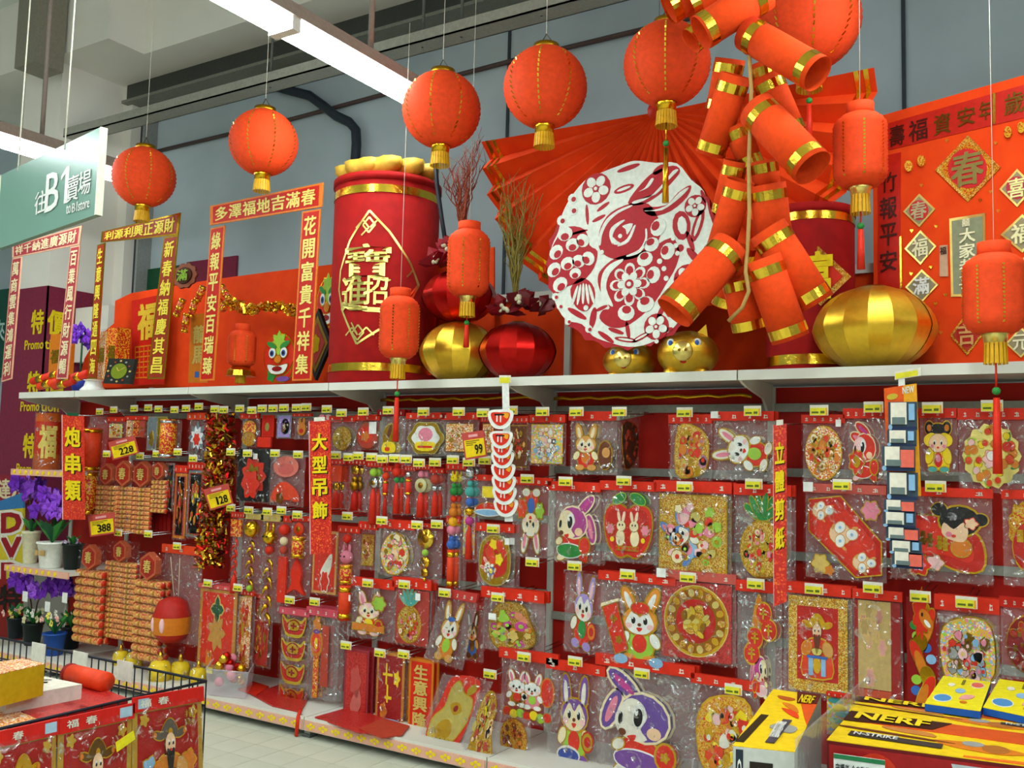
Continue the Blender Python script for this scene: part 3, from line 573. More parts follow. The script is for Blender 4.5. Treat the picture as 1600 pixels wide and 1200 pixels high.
def flower_basket(pal=('hred', 'orange', 'yellow')):
    A = Art(); A.add('basket', 'gold', Sm((-.75, .6), (0, .9), (.75, .6), (.85, -.4), (.4, -.85), (-.4, -.85), (-.85, -.4)), 0, 'palegold', .05); A.add('basket', 'red', Sm((-.6, .5), (0, .75), (.6, .5), (.7, -.3), (.3, -.6), (-.3, -.6), (-.7, -.3)), .7)
    for i in range(6): A.add('blossom', pal[i % len(pal)], Fl(.1+.36*math.cos(i*1.05), .3+.3*math.sin(i*1.05), .24, 5, .3, 4, i), 1.4+.2*i, 'gold', .03)
    A = A + rabbit('peach', 'pink', 'white', 'blue', 'yellow', None).flip(sc=.45, dx=-.35, dy=-.3, rot=60); return A
def gold_rabbit(seed=1):
    A = Art(); A.add('backing', 'hred', Sm((-.55, .95), (.6, .95), (.8, .2), (.75, -.7), (.4, -.95), (-.6, -.95), (-.85, -.5), (-.7, .3)), 0)
    A.add('gold_relief', 'palegold', Sm((-.2, .85), (.15, .55), (.6, .4), (.7, -.1), (.5, -.6), (.2, -.9), (-.6, -.85), (-.75, -.3), (-.4, .1), (-.4, .6)), 1, 'foil', .05); A.add('gold_relief', 'foil', El(.45, .7, .2, .14, 30), 1.6); A.add('gold_relief', 'gold', Sm((-.2, .2), (.1, .3), (.35, .1), (.1, -.05)), 2); A.add('gold_relief', 'dred', El(.08, .13, .09), 2.6); A.add('gold_relief', 'gold', El(-.1, -.5, .35, .3), 2, 'palegold', .03)
    for i in range(5): A.add('gold_relief', 'foil', El(-.4+.2*i, -.75, .12, .07), 2.4)
    return A
def sheet_characters(q, parent, txt, m='gold', d=.004, box=(-.45, -.9, .45, .9), bold=.03, name='lettering'):
    mb = MB(); q.text(mb, txt, *box, m, d, bold, vert=True); return mb.build(name, parent)
# ================================================================== things hanging above and standing on the top shelf
def ribbed(R, H, k=20, shape='round'):
    pr = []
    for i in range(k*2+1):
        t = i/(k*2); rib = 1+.026*(1 if i % 2 else -1)
        if shape == 'round': a = .30+t*(PI-.60); pr.append((R*math.sin(a)*rib, -H*math.cos(a)))
        else:
            z = -H+2*H*t; e = max(0, abs(z)/H-.62)/.38; pr.append((R*(1-.42*e**2.2)*rib, z))
    return pr
def lantern(c, R, H, label, shape='round', tassel=.35, tcol='gold', string=1.0, group=None):
    o = thing('paper_lantern', label, 'lantern', c, group=group)
    pr = ribbed(R, H, 20, shape); MB().lathe(pr, 'lantern', n=32).build('paper_shade', o)
    mb = MB()
    for j in range(8):
        t = 2*PI*j/8+.35
        for i in range(4, 34, 2):
            r, z = pr[i]; r2, z2 = pr[i+1]; a = Vector((math.cos(t)*(r+.0035), math.sin(t)*(r+.0035), z)); b = Vector((math.cos(t)*(r2+.0035), math.sin(t)*(r2+.0035), z2)); s = Vector((-math.sin(t), math.cos(t), 0))*.004
            mb.add([a-s, a+s, b+s, b-s], [(0, 1, 2, 3)], 'foil')
    st = mb.build('gold_stitching', o); st['kind'] = 'stuff'
    r0, z0 = pr[0]; r1, z1 = pr[-1]
    if shape == 'round':
        MB().lathe([(r1*1.0, z1-.01), (r1*1.12, z1), (r1*1.12, z1+.025), (r1*.9, z1+.03)], 'dgold', n=20).build('top_cap', o)
        MB().tube([(-r1*.8, 0, z1+.02), (0, 0, z1+.09), (r1*.8, 0, z1+.02)], .003, '5A4A30', 5).build('wire_loop', o); zt = z1+.09
        MB().lathe([(r0*.78, z0-.05), (r0*.82, z0-.01), (r0*.95, z0+.012)], 'gold', n=20).build('collar', o)
        mb = MB(); n = 22
        for i in range(n):
            t0, t1 = 2*PI*i/n, 2*PI*(i+.85)/n; l = .075
            mb.add([(r0*.8*math.cos(t0), r0*.8*math.sin(t0), z0-.045), (r0*.8*math.cos(t1), r0*.8*math.sin(t1), z0-.045), (r0*.9*math.cos(t1), r0*.9*math.sin(t1), z0-.045-l), (r0*.9*math.cos(t0), r0*.9*math.sin(t0), z0-.045-l)], [(0, 1, 2, 3)], 'E0A818')
        f = mb.build('gold_fringe', o); f['kind'] = 'stuff'; mb = MB()
        for i in range(5): mb.box(-.03+.012*i, .04+.006*i, -r0*1.0-.02*i, -r0*1.0-.02*i+.012, z0+.005+.022*i, z0+.017+.022*i, 'foil')
        zb = z0-.09
    else:
        MB().lathe([(r1*1.0, z1-.004), (r1*.92, z1+.02), (r1*.95, z1+.05)], 'lantern', n=20).build('top_collar', o); zt = z1+.05
        MB().lathe([(r0*.62, z0-.04), (r0*.7, z0-.012), (r0*.9, z0+.008)], 'palegold', n=16).build('collar', o)
        mb = MB(); n = 16
        for i in range(n):
            t0, t1 = 2*PI*i/n, 2*PI*(i+.8)/n; l = .09
            mb.add([(r0*.62*math.cos(t0), r0*.62*math.sin(t0), z0-.03), (r0*.62*math.cos(t1), r0*.62*math.sin(t1), z0-.03), (r0*.68*math.cos(t1), r0*.68*math.sin(t1), z0-.03-l), (r0*.68*math.cos(t0), r0*.68*math.sin(t0), z0-.03-l)], [(0, 1, 2, 3)], 'E0A818')
        f = mb.build('gold_fringe', o); f['kind'] = 'stuff'; zb = z0-.1
    if tassel:
        mb = MB(); mb.tube([(0, 0, zb), (0, 0, zb-tassel*.25)], .004, tcol, 5); mb.ball((0, 0, zb-tassel*.28), .016, 'green'); mb.lathe([(.018, zb-tassel), (.012, zb-tassel*.34)], tcol, n=8); mb.build('tassel', o)
    if string: MB().tube([(0, 0, zt), (0, 0, zt+string)], .0016, 'ivory', 4).build('string', o)
    return o
RL = [(225, 277, 47, .0, 'leftmost round orange-red paper lantern in the hanging row', 'gold'), (412, 223, 52, .0, 'round paper lantern above the red door couplet frame', 'gold'), (690, 172, 60, .0, 'round paper lantern covering the end of the batten lamp', 'gold'),
      (852, 137, 64, .0, 'round paper lantern left of the big red fan centre', 'gold'), (1042, 100, 66, .42, 'round paper lantern right above the big red fan', 'gold'), (1264, 33, 77, .3, 'large round paper lantern behind the orange firecracker cluster', 'hred')]
for x, y, r, ts, lb, tc in RL:
    p = at(x, y, 4.3 if x < 1200 else 4.6); R = r/ppm(p); lantern(p, R, R*1.0, lb, 'round', ts, tc, 1.2)
for x, y, rx, ry, ts, Y, lb in ((732, 412, 33, 52, .2, 4.5, 'cylindrical orange lantern hanging over the red foil melon'), (624, 512, 31, 48, .38, 4.24, 'cylindrical orange lantern hanging before the red drum'),
                            (1344, 236, 40, 58, .27, 4.3, 'cylindrical orange lantern beside the orange firecracker cluster'), (1554, 460, 46, 62, .45, 4.12, 'cylindrical red lantern in front of the couplet board')):
    p = at(x, y, Y); k = ppm(p); lantern(p, rx/k, ry/k, lb, 'tall', ts, 'hred', 1.6)
# ------------------------------------------------------------------ big pleated fan and papercut rabbit disc
pv = at(1018, 167, 4.8); zf = at(1040, 167, 4.75).z; FXc, FYc, FR = -2.05, 4.8, 1.165
fan = thing('pleated_fan', 'huge red pleated paper fan with gold foil bands on its rim', 'fan', (FXc, FYc, zf))
NP = 42
def fp(a, r, k, off=0): t = PI+PI*a; z = .05*(1 if k % 2 else -1)*min(1, r/FR); return (r*math.cos(t), z-off, r*math.sin(t))
me_l = []
for i in range(NP):
    mb = MB(); a0, a1 = i/NP, (i+1)/NP
    v = [fp(a0, .04, i), fp(a1, .04, i+1), fp(a1, FR, i+1), fp(a0, FR, i)]; mb.add(v+[(x, y+.004, z) for x, y, z in v], [(3, 2, 1, 0), (4, 5, 6, 7), (2, 3, 7, 6), (0, 1, 5, 4), (0, 4, 7, 3), (1, 2, 6, 5)], 'clothred')
    pl = mb.build('pleat', fan); mb = MB()
    for ra, rb in ((.955, .975), (.915, .935)):
        mb.add([fp(a0, FR*ra, i, .003), fp(a1, FR*ra, i+1, .003), fp(a1, FR*rb, i+1, .003), fp(a0, FR*rb, i, .003)], [(3, 2, 1, 0)], 'foil')
    mb.build('gold_band', pl)
MB().tube([(0, 0, -.02), (0, 0, 2.2)], .003, '5A5A5A', 4).build('hanging_wire', fan)
MB().lathe([(.05, -.04), (.05, .03)], 'hred', axis='y', n=14).build('pivot', fan)
dc = at(983, 399, 4.62); HS = .523
dq = Quad(dc+Vector((-HS, 0, HS)), dc+Vector((HS, 0, HS)), dc+Vector((HS, 0, -HS)), dc+Vector((-HS, 0, -HS)))
disc = thing('papercut_disc', 'round white and red papercut of a rabbit among flowers', 'decoration', dq.base)
K = lambda x, y: ((x-610)/520, (600-y)/520)
D = Art(); PR = 'B4202A'; PW = 'E6EBDF'
def kS(*p): return Sm(*[K(*a) for a in p])
def kE(x, y, rx, ry=None, rot=0, n=12): u, v = K(x, y); return El(u, v, rx/520, (rx if ry is None else ry)/520, rot, n)
D.add('white_ground', PR, Fl(0, 0, 1.0, 24, .05, 3), 0); D.add('white_ground', PW, kS((240, 240), (330, 150), (420, 120), (560, 90), (640, 80), (760, 110), (880, 130), (960, 230), (1030, 300), (1060, 420), (1085, 520), (1040, 660), (1000, 800), (930, 930), (860, 1020), (740, 1085), (620, 1100), (500, 1070), (400, 1030), (330, 960), (230, 930), (160, 830), (120, 700), (110, 600), (130, 500), (170, 420), (190, 330)), 1)
D.add('rabbit', PR, kS((425, 500), (440, 420), (500, 350), (620, 315), (720, 330), (770, 400), (800, 470), (765, 560), (690, 605), (600, 625), (500, 605), (440, 560)), 2)
D.add('rabbit', PR, kS((600, 310), (670, 220), (750, 160), (860, 140), (900, 175), (860, 225), (780, 290), (680, 330)), 2); D.add('rabbit', PR, kS((690, 350), (820, 350), (890, 290), (960, 260), (940, 320), (850, 385), (740, 400)), 2)
D.add('rabbit', PR, kS((450, 660), (540, 605), (720, 580), (850, 530), (900, 600), (880, 690), (830, 770), (770, 860), (690, 935), (590, 990), (500, 985), (440, 935), (460, 890), (500, 880), (440, 780), (425, 710)), 2)
def petal(x, y, r, rot=0, inn=.55): D.add('cut_petal', PW, kE(x, y, r, r*.86, rot), 3); c, s = math.cos(math.radians(rot-90)), -math.sin(math.radians(rot-90)); D.add('cut_petal', PR, kE(x+c*r*.35, y+s*r*.35, r*inn, r*inn*.8, rot, 9), 4)
D.add('rabbit_eye', PW, kS((512, 530), (492, 480), (505, 435), (560, 405), (585, 405), (535, 440), (512, 480)), 3); D.add('rabbit_eye', PW, kS((570, 435), (632, 428), (600, 485), (590, 455)), 3); D.add('rabbit_eye', PW, kS((512, 490), (520, 532), (565, 532), (540, 515)), 3)
D.add('rabbit_eye', PW, kS((548, 545), (610, 525), (648, 445), (635, 445), (600, 508), (550, 533)), 3); D.add('rabbit_eye', PW, kE(557, 489, 12), 3)
D.add('cut_line', PW, kS((425, 520), (432, 460), (470, 390), (540, 345), (620, 325), (618, 335), (540, 362), (480, 410), (448, 470), (440, 525)), 3); D.add('cut_line', PW, kS((600, 600), (670, 575), (705, 520), (705, 470), (715, 470), (715, 530), (680, 590), (610, 608)), 3)
D.add('cut_line', PW, kS((635, 305), (760, 285), (830, 220), (890, 170), (860, 170), (800, 235), (720, 300), (640, 320)), 3); D.add('cut_line', PW, kS((665, 255), (720, 240), (750, 200), (735, 195), (700, 240)), 3); D.add('cut_line', PW, kS((705, 365), (800, 375), (900, 320), (950, 272), (900, 290), (820, 355), (720, 370)), 3)
D.add('cut_line', PW, kS((445, 770), (455, 690), (500, 640), (570, 618), (572, 632), (500, 690), (478, 770), (520, 865), (505, 870), (460, 830)), 3)
for x, y, r, rot in ((742, 555, 44, 200), (705, 630, 46, 190), (835, 600, 46, 250), (755, 720, 46, 260), (600, 915, 50, 170), (712, 875, 50, 190), (780, 465, 50, 240)): petal(x, y, r, rot)
for i in range(8): t = i*PI/4; D.add('centre_flower', PW, kE(618+82*math.cos(t), 760+82*math.sin(t), 36, 30, -math.degrees(t)), 3); D.add('centre_flower', PR, kE(618+74*math.cos(t), 760+74*math.sin(t), 27, 22, -math.degrees(t), 9), 4)
for i in range(6): t = i*PI/3; D.add('centre_flower', PW, kE(618+44*math.cos(t), 760+44*math.sin(t), 27, 22, -math.degrees(t)), 5)
D.add('centre_flower', PR, kE(618, 760, 26), 6); D.add('centre_flower', PW, kE(618, 760, 13), 7)
D.add('peony', PR, kS((110, 560), (170, 450), (240, 400), (340, 430), (370, 520), (420, 560), (400, 650), (330, 720), (240, 740), (150, 780), (110, 680)), 2)
for x, y, r, rot in ((215, 440, 48, 0), (160, 540, 46, 40), (265, 508, 44, 0), (328, 490, 42, -40), (148, 640, 46, 40), (235, 612, 44, 10), (305, 605, 42, -20), (365, 595, 42, -50), (285, 672, 36, 0), (190, 728, 48, 30)): petal(x, y, r, rot)
D.add('lotus_bud', PR, kS((255, 760), (320, 700), (390, 740), (410, 820), (360, 890), (290, 860)), 2)
for i in range(5): D.add('lotus_bud', PW, kE(285+i*26, 790+abs(i-2)*4, 9, 60, (2-i)*-9), 3)
D.add('lotus_bud', PW, kE(357, 872, 15), 4)
def flower(x, y, r): 
    D.add('blossom', PR, kE(x, y, r*1.15, n=16), 2)
    for i in range(5): t = i*2*PI/5+.3; D.add('blossom', PW, kE(x+r*.62*math.cos(t), y+r*.62*math.sin(t), r*.4, r*.34, -math.degrees(t)), 3)
    D.add('blossom', PR, kE(x, y, r*.26), 4); D.add('blossom', PW, kE(x, y, r*.14, n=8), 5)
flower(405, 205, 78); flower(775, 1000, 62); flower(945, 755, 66); flower(985, 375, 52)
for x, y, r in ((258, 243, 30), (262, 310, 30), (190, 360, 30), (160, 795, 22), (190, 850, 20), (245, 940, 20), (375, 990, 22)): D.add('berry', PW, kE(x, y, r, n=10), 2.5); D.add('berry', PR, kE(x+8, y+4, r*.5, n=8), 3.2)
for x, y, rx, ry, rot in ((450, 312, 44, 11, 30), (425, 375, 44, 11, 20), (352, 345, 10, 60, 5), (575, 228, 62, 20, 12), (600, 115, 70, 14, 10), (780, 150, 40, 20, 30), (910, 470, 50, 80, 8), (1000, 480, 26, 90, -18), (905, 590, 20, 20, 0), (980, 640, 20, 60, 40), (960, 560, 14, 60, 20), (890, 800, 14, 60, 5),
   (300, 900, 70, 16, -30), (400, 930, 20, 60, -10), (480, 1040, 60, 14, -35), (600, 1060, 70, 14, -10), (690, 1050, 60, 14, 25), (610, 1010, 12, 50, 10), (540, 1010, 50, 12, -20), (830, 1020, 40, 12, 10), (800, 920, 14, 46, -25), (830, 910, 12, 46, 20), (450, 880, 40, 10, 20), (860, 900, 14, 40, 0), (1030, 330, 10, 40, 20), (300, 440, 60, 8, 8)):
    D.add('vine_leaf', PR, kE(x, y, rx, ry, rot), 2)
for x, y, rx, ry, rot in ((915, 470, 26, 50, 8), (1000, 480, 10, 60, -18), (880, 575, 14, 14, 0), (790, 650, 15, 15, 0), (815, 692, 14, 14, 0), (828, 745, 14, 14, 0), (865, 535, 12, 12, 0), (890, 617, 13, 13, 0), (448, 568, 13, 13, 0), (778, 1078, 12, 12, 0), (575, 228, 44, 8, 12), (600, 1060, 46, 6, -10), (690, 1050, 40, 6, 25)):
    D.add('cut_dot', PW, kE(x, y, rx, ry, rot, 9), 3)
D.put(dq, disc, 0, .0022, split=True)
# ------------------------------------------------------------------ hanging cluster of giant felt firecrackers
CR = [(1150, 117, 1095, 236, 21, 0), (1197, 120, 1229, 205, 21, .05), (1141, 92, 1118, 165, 20, .10), (1192, 98, 1202, 170, 18, .12), (1168, 52, 1285, 125, 23, -.06), (1195, -12, 1103, 76, 24, -.05), (1150, 8, 1087, 84, 18, .03), (1152, -28, 1083, 28, 22, .0), (1106, -22, 1053, 26, 22, .02),
      (1183, 172, 1277, 270, 26, -.06), (1150, 198, 1168, 252, 17, .09), (1150, 251, 1122, 330, 17, .10), (1157, 282, 1107, 400, 19, .02), (1193, 251, 1196, 300, 18, .12), (1199, 288, 1204, 385, 24, .06), (1199, 358, 1267, 474, 26, .0), (1190, 404, 1226, 530, 25.5, -.06), (1152, 430, 1163, 514, 22, .04), (1143, 386, 1067, 506, 27, -.07), (1160, 385, 1122, 478, 19, .08)]
YC = 4.0; rp = at(1170, 300, YC)
clu = thing('firecracker_cluster', 'hanging cluster of giant orange felt firecrackers on a rope', 'decoration', rp)
for i, (xa, ya, xb, yb, r, dy) in enumerate(CR):
    a, b = at(xa, ya, YC+dy), at(xb, yb, YC+dy); d = b-a; L = d.length; R = r*1.17/ppm(a); rot = Vector((0, 0, 1)).rotation_difference(d).to_euler()
    tl = -.42 if i in (5, 6, 7, 8, 18) else (.3 if i not in (4, 9) else -.15); d2 = (d+Vector((0, tl*L, 0))); rot = Vector((0, 0, 1)).rotation_difference(d2).to_euler()
    c = MB().lathe([(R*.95, .002), (R*.99, 0), (R, 0), (R, L), (R*.99, L), (R*.95, L-.002), (R*.95, .002)], 'cracker', n=26, cap=False).build('felt_cracker', clu, a-rp, rot)
    for z in (.1*L, .84*L):
        mb = MB(); n = 26
        for k in range(n):
            t0, t1 = 2*PI*k/n, 2*PI*(k+1)/n; q = R*1.012*(1+.006*(k % 3)); mb.add([(q*math.cos(t0), q*math.sin(t0), z), (q*math.cos(t1), q*math.sin(t1), z), (q*math.cos(t1), q*math.sin(t1), z+.042), (q*math.cos(t0), q*math.sin(t0), z+.042)], [(0, 1, 2, 3)], 'foil')
        mb.build('gold_band', c)
mb = MB(); mb.tube([at(x, y, Y+YC-4.33)-rp for x, y, Y in ((1205, -60, 4.3), (1172, 60, 4.3), (1171, 90, 4.25), (1174, 140, 4.25), (1172, 200, 4.24), (1170, 260, 4.24), (1171, 330, 4.24), (1168, 385, 4.24), (1165, 425, 4.2), (1170, 455, 4.18), (1160, 480, 4.18), (1138, 502, 4.18))], .009, 'B08A4A', 8)
mb.build('rope', clu)
# ------------------------------------------------------------------ drums
def drum(c, R, H, label, full=True):
    o = thing('gift_drum', label, 'drum', c)
    MB().lathe([(R*.99, 0), (R, .01), (R, H-.01), (R*.97, H)], 'redvelvet', n=44).build('body', o)
    MB().lathe([(R*1.012, H*.055), (R*1.012, H*.055+.05)], 'foil', n=44, cap=False).build('gold_band', o); MB().lathe([(R*1.012, H*.9), (R*1.012, H*.9+.05)], 'foil', n=44, cap=False).build('gold_band', o)
    MB().lathe([(R*1.03, H-.045), (R*1.03, H), (R*.2, H+.004)], 'redvelvet', n=44).build('lid', o)
    return o
wallmat('redvelvet', '900C0A', 'A2100C', 14, .8)
pb = at(598, 592, 4.8); pt = at(610, 272, 4.8); RD = 82/ppm(at(600, 450, 4.8)); HD = pt.z-.09-Z_TOP
dx = at(601, 450, 4.8).x
dr = drum((dx, 4.8, Z_TOP+.004), RD, HD, 'large red drum with gold fortune emblem and ingots on top')
for i in range(6):
    t = PI*1.08+i*.62; c = (RD*.68*math.cos(t), RD*.68*math.sin(t), HD)
    pr = [(0, .0), (.06, .008), (.095, .05), (.10, .105), (.055, .07), (.0, .1)]
    MB().lathe(pr, 'D0A83C', (c[0], c[1], c[2]+.004), 14, rmod=lambda a: 1+.42*math.cos(2*a)).build('gold_ingot', dr, rot=(0, 0, 0))
# emblem wrapped round the drum; faces the camera
phi = math.atan2(-4.8, -dx)-.16
def wrap_pt(u, v, d=0): t = phi+u/RD; return Vector(((RD+.004+d)*math.cos(t), (RD+.004+d)*math.sin(t), v))
mb = MB(); kx = ppm(Vector((dx, 4.5, 2.8)))
U = lambda px: (px-592)/kx*1.0; Vv = lambda py: at(592, py, 4.5).z-Z_TOP
def ribbon(mb, pts, wd, m='palegold'):
    pts = [(U(x), Vv(y)) for x, y in pts]; fine = []
    for i in range(len(pts)-1):
        n = max(1, int(math.hypot(pts[i+1][0]-pts[i][0], pts[i+1][1]-pts[i][1])/.03))
        for j in range(n): fine.append((pts[i][0]+(pts[i+1][0]-pts[i][0])*j/n, pts[i][1]+(pts[i+1][1]-pts[i][1])*j/n))
    fine.append(pts[-1])
    for i in range(len(fine)-1):
        (xa, ya), (xb, yb) = fine[i], fine[i+1]; l = math.hypot(xb-xa, yb-ya) or 1; nx, ny = -(yb-ya)/l*wd/2, (xb-xa)/l*wd/2
        mb.add([wrap_pt(xa-nx, ya-ny), wrap_pt(xb-nx, yb-ny), wrap_pt(xb+nx, yb+ny), wrap_pt(xa+nx, ya+ny)], [(0, 1, 2, 3)], m)
ribbon(mb, [(578, 330), (545, 375), (526, 420), (524, 450), (535, 485), (565, 538)], .014); ribbon(mb, [(578, 330), (610, 362), (645, 408), (662, 440), (640, 480), (600, 515), (565, 538)], .014)
for (x, y) in ((578, 352), (566, 520)): ribbon(mb, [(x-10, y), (x, y-12), (x+10, y), (x, y+12), (x-10, y)], .011); ribbon(mb, [(x-22, y+4), (x-10, y-8), (x, y+4), (x-12, y+16 if y < 400 else y-16)], .01); ribbon(mb, [(x+2, y+4), (x+14, y-8), (x+26, y+4)], .01)
ribbon(mb, [(640, 430), (650, 418), (660, 440), (646, 458), (656, 468)], .01); mb.build('diamond_border', dr)
for ch, x0, y0, x1, y1, b in (('寶', 536, 382, 614, 440, .018), ('進', 533, 432, 580, 486, .022), ('招', 574, 432, 610, 476, .022)):
    v, f = glyphs(ch, b); mb = MB(); mb.add([wrap_pt(U(x0)+(x+1)/2*(U(x1)-U(x0)), Vv(y1)+(y+1)/2*(Vv(y0)-Vv(y1)), .002+e) for x, y, e in v], f, 'palegold'); mb.build('gold_character', dr)
mb = MB(); ribbon(mb, [(533, 474), (550, 478), (580, 484), (606, 485)], .03); mb.build('brush_stroke', dr)
p2 = at(1266, 450, 4.92); R2 = 66/ppm(p2)
d2 = drum((p2.x, 4.92, Z_TOP+.004), R2, at(1266, 332, 4.9).z-Z_TOP, 'smaller red drum half hidden behind the firecrackers and golden melon')
q = cquad(((1278, 384), (1330, 432), (1282, 478), (1240, 428)), 4.92-R2*.92)
mb = MB(); q.plate(mb, Re(-1, -1, 1, 1), -.004, 0, 'goldlace', ref=q); cd = mb.build('diamond_card', d2, q.base-Vector(d2.location)); mb = MB(); q.plate(mb, Re(-.75, -.75, .75, .75), 0, .002, 'hred'); mb.build('red_field', cd)
q2 = pquad(1258, 394, 1300, 466, 4.91-R2*.92); mb = MB(); q2.text(mb, '富', -1, -1, 1, 1, 'yellow', .004, .05, ref=q); mb.build('gold_character', cd)
# ------------------------------------------------------------------ foil melon lanterns
def melon(c, rx, rz, m, label, n=14, rot=0):
    o = thing('foil_lantern', label, 'lantern', c, (0, 0, rot))
    pr = []
    for i in range(15):
        t = -1+2*i/14; e = math.sqrt(max(0, 1-(t*.97)**2)); pr.append((rx*(e**.85)*(1-.10*abs(t)), rz*t))
    for k in range(n):
        t0, t1 = 2*PI*k/n, 2*PI*(k+1)/n; v = []; f = []; S = 2; tw = random.Random(k*13+n).uniform(-.03, .03)
        for r, z in pr:
            for s in range(S+1):
                t = t0+(t1-t0)*s/S; bulge = math.cos(PI/n)/math.cos(t-(t0+t1)/2); b = r*bulge*(1+tw*(s/S-.5)); v.append((b*math.cos(t), b*math.sin(t), z))
        for j in range(len(pr)-1):
            for s in range(S): a = j*(S+1)+s; f.append((a, a+1, a+S+2, a+S+1))
        MB().add(v, f, m, True).build('foil_panel', o)
    MB().lathe([(rx*.22, -rz-.008), (rx*.3, -rz+.02)], 'dgold', n=14).build('base_ring', o); MB().lathe([(rx*.3, rz-.02), (rx*.2, rz+.008)], 'dgold', n=14).build('top_ring', o)
    return o
def poinsettia(o, c, s, m='8A1420', seed=1):
    r = random.Random(seed)
    for i in range(9):
        a = r.random()*2*PI; el = r.uniform(-.1, 1.2); d = Vector((math.cos(a)*math.cos(el), math.sin(a)*math.cos(el), math.sin(el))); sd = d.orthogonal().normalized()*s*.32; mid = Vector(c)+d*s*.55+Vector((0, 0, .1*s)); tip = Vector(c)+d*s; b = Vector(c)
        up = sd.cross(d).normalized()*.006
        MB().add([b, mid-sd, tip, mid+sd, mid+up*4], [(0, 1, 4), (1, 2, 4), (2, 3, 4), (3, 0, 4), (0, 3, 2, 1)], m).build('petal', o)
    mb = MB()
    for i in range(5): mb.ball((c[0]+r.uniform(-.2, .2)*s, c[1]-.3*s, c[2]+r.uniform(.1, .4)*s), .014, 'C8C0A0', n=6, k=4)
    mb.build('flower_centre', o)
pm = at(1365, 507, 4.69); melon((pm.x, 4.69, Z_TOP+.205), .284, .198, 'melongold', 'big golden foil melon lantern at the right of the shelf', 16, .1)
pg = at(718, 545, 4.74); g1 = melon((pg.x, 4.74, Z_TOP+.195), .25, .187, 'melongold', 'golden foil melon lantern beneath the red one beside the drum', 14, .2)
pr_ = at(718, 452, 4.74); zr = Z_TOP+.195+.187+.165
r1 = melon((pr_.x, 4.74, zr), .235, .16, 'redfoil', 'red foil melon lantern stacked on the golden one', 14, .05)
po = at(684, 415, 4.6); poinsettia(r1, (po-Vector((pr_.x, 4.74, zr))), .13, seed=3); poinsettia(r1, (at(700, 395, 4.62)-Vector((pr_.x, 4.74, zr))), .11, seed=5)
p8 = at(809, 540, 4.7); r2 = melon((p8.x, 4.7, Z_TOP+.178), .232, .17, 'redfoil', 'red foil melon lantern topped with dark poinsettias', 14, .3)
for k, (x, y) in enumerate(((785, 492), (808, 478), (832, 486))): poinsettia(r2, at(x, y, 4.62)-Vector((p8.x, 4.7, Z_TOP+.178)), .13, '5E0C12' if k else '7A1018', 7+k)
def twigs(root, n, h, spread, m, label, seed):
    r = random.Random(seed); o = thing('twig_bunch', label, 'branches', root)
    for i in range(n):
        a = r.uniform(-1, 1)*spread; b = r.uniform(-.5, .5)*spread; hh = h*r.uniform(.6, 1); path = []; x = y = 0
        for j in range(9): t = j/8; path.append((a*t**1.4+r.uniform(-.018, .018)*(j > 0), b*t+r.uniform(-.012, .012)*(j > 0), hh*t))
        mb = MB().tube(path, .006, m, 4, .002)
        for s in range(3):
            j = r.randint(3, 7); p = Vector(path[j]); mb.tube([p, p+Vector((r.uniform(-.06, .06), 0, .06)), p+Vector((r.uniform(-.1, .1), r.uniform(-.03, .03), .16))], .003, m, 4, .001)
        mb.build('twig', o)
twigs(at(722, 360, 4.72), 20, at(722, 232, 4.72).z-at(722, 365, 4.72).z, .16, '8A3A22', 'bunch of curly reddish twigs behind the cylindrical lantern', 4)
twigs(at(805, 470, 4.72), 20, at(800, 265, 4.72).z-at(800, 470, 4.72).z, .15, '8A7A34', 'bunch of curly golden twigs above the poinsettias', 9)
mb = MB().tube([at(x, y, 4.6) for x, y in ((678, 225), (683, 290), (690, 340), (697, 385))], .014, '20242C', 8); tag(mb.build('black_stick'), 'dark stick rising beside the red drum to a lantern', 'stick')
# ------------------------------------------------------------------ golden pigs
def pig(c, R, H, label, yaw):
    o = thing('piggy_bank', label, 'piggy bank', c, (0, 0, yaw))       # faces -Y
    MB().ball((0, 0, H*.48), R, 'melongold', R*1.08, H*.46, 24, 14).build('body', o)
    for s in (-1, 1):
        MB().add([(s*R*.68, -R*.25, H*.72), (s*R*.3, -R*.3, H*.86), (s*R*.62, -R*.3, H*1.04), (s*R*.5, -R*.05, H*.8)], [(0, 1, 2), (1, 3, 2), (3, 0, 2), (0, 3, 1)], 'melongold').build('ear', o)
        e = MB().ball((s*R*.42, -R*.84, H*.64), R*.13, 'white', R*.1, R*.15, 10, 6).build('eye', o); MB().ball((s*R*.42, -R*.93, H*.64), R*.07, 'blue', R*.04, R*.09, 8, 5).build('pupil', e)
        MB().lathe([(R*.26, 0), (R*.28, H*.16)], 'melongold', (s*R*.45, -R*.35, 0), 12).build('foot', o); MB().lathe([(R*.26, 0), (R*.28, H*.16)], 'melongold', (s*R*.45, R*.45, 0), 12).build('foot', o)
    sn = MB().lathe([(R*.3, -R*1.18), (R*.32, -R*1.12), (R*.3, -R*.85)], 'palegold', (0, 0, H*.47), 16, axis='y', rmod=lambda a: 1).build('snout', o)
    for s in (-1, 1): MB().ball((s*R*.1, -R*1.18, H*.49), R*.05, 'dgold', n=8, k=5).build('nostril', sn)
    MB().ball((0, -R*.98, H*.28), R*.1, 'hred', R*.05, R*.07, 8, 5).build('mouth', o); MB().lathe([(R*.99, H*.46), (R*1.005, H*.48), (R*.99, H*.5)], 'melongold', n=24, cap=False).xf(lambda p: Vector((p.x*1.0, p.y*1.08, p.z))).build('seam', o)
pa, pb_ = at(984, 570, 4.8), at(1077, 560, 4.8)
pig((pa.x, 4.8, Z_TOP), .15, .225, 'smaller golden pig bank under the papercut disc', .2); pig((pb_.x, 4.78, Z_TOP), .165, .275, 'larger golden pig bank below the orange firecrackers', .22)
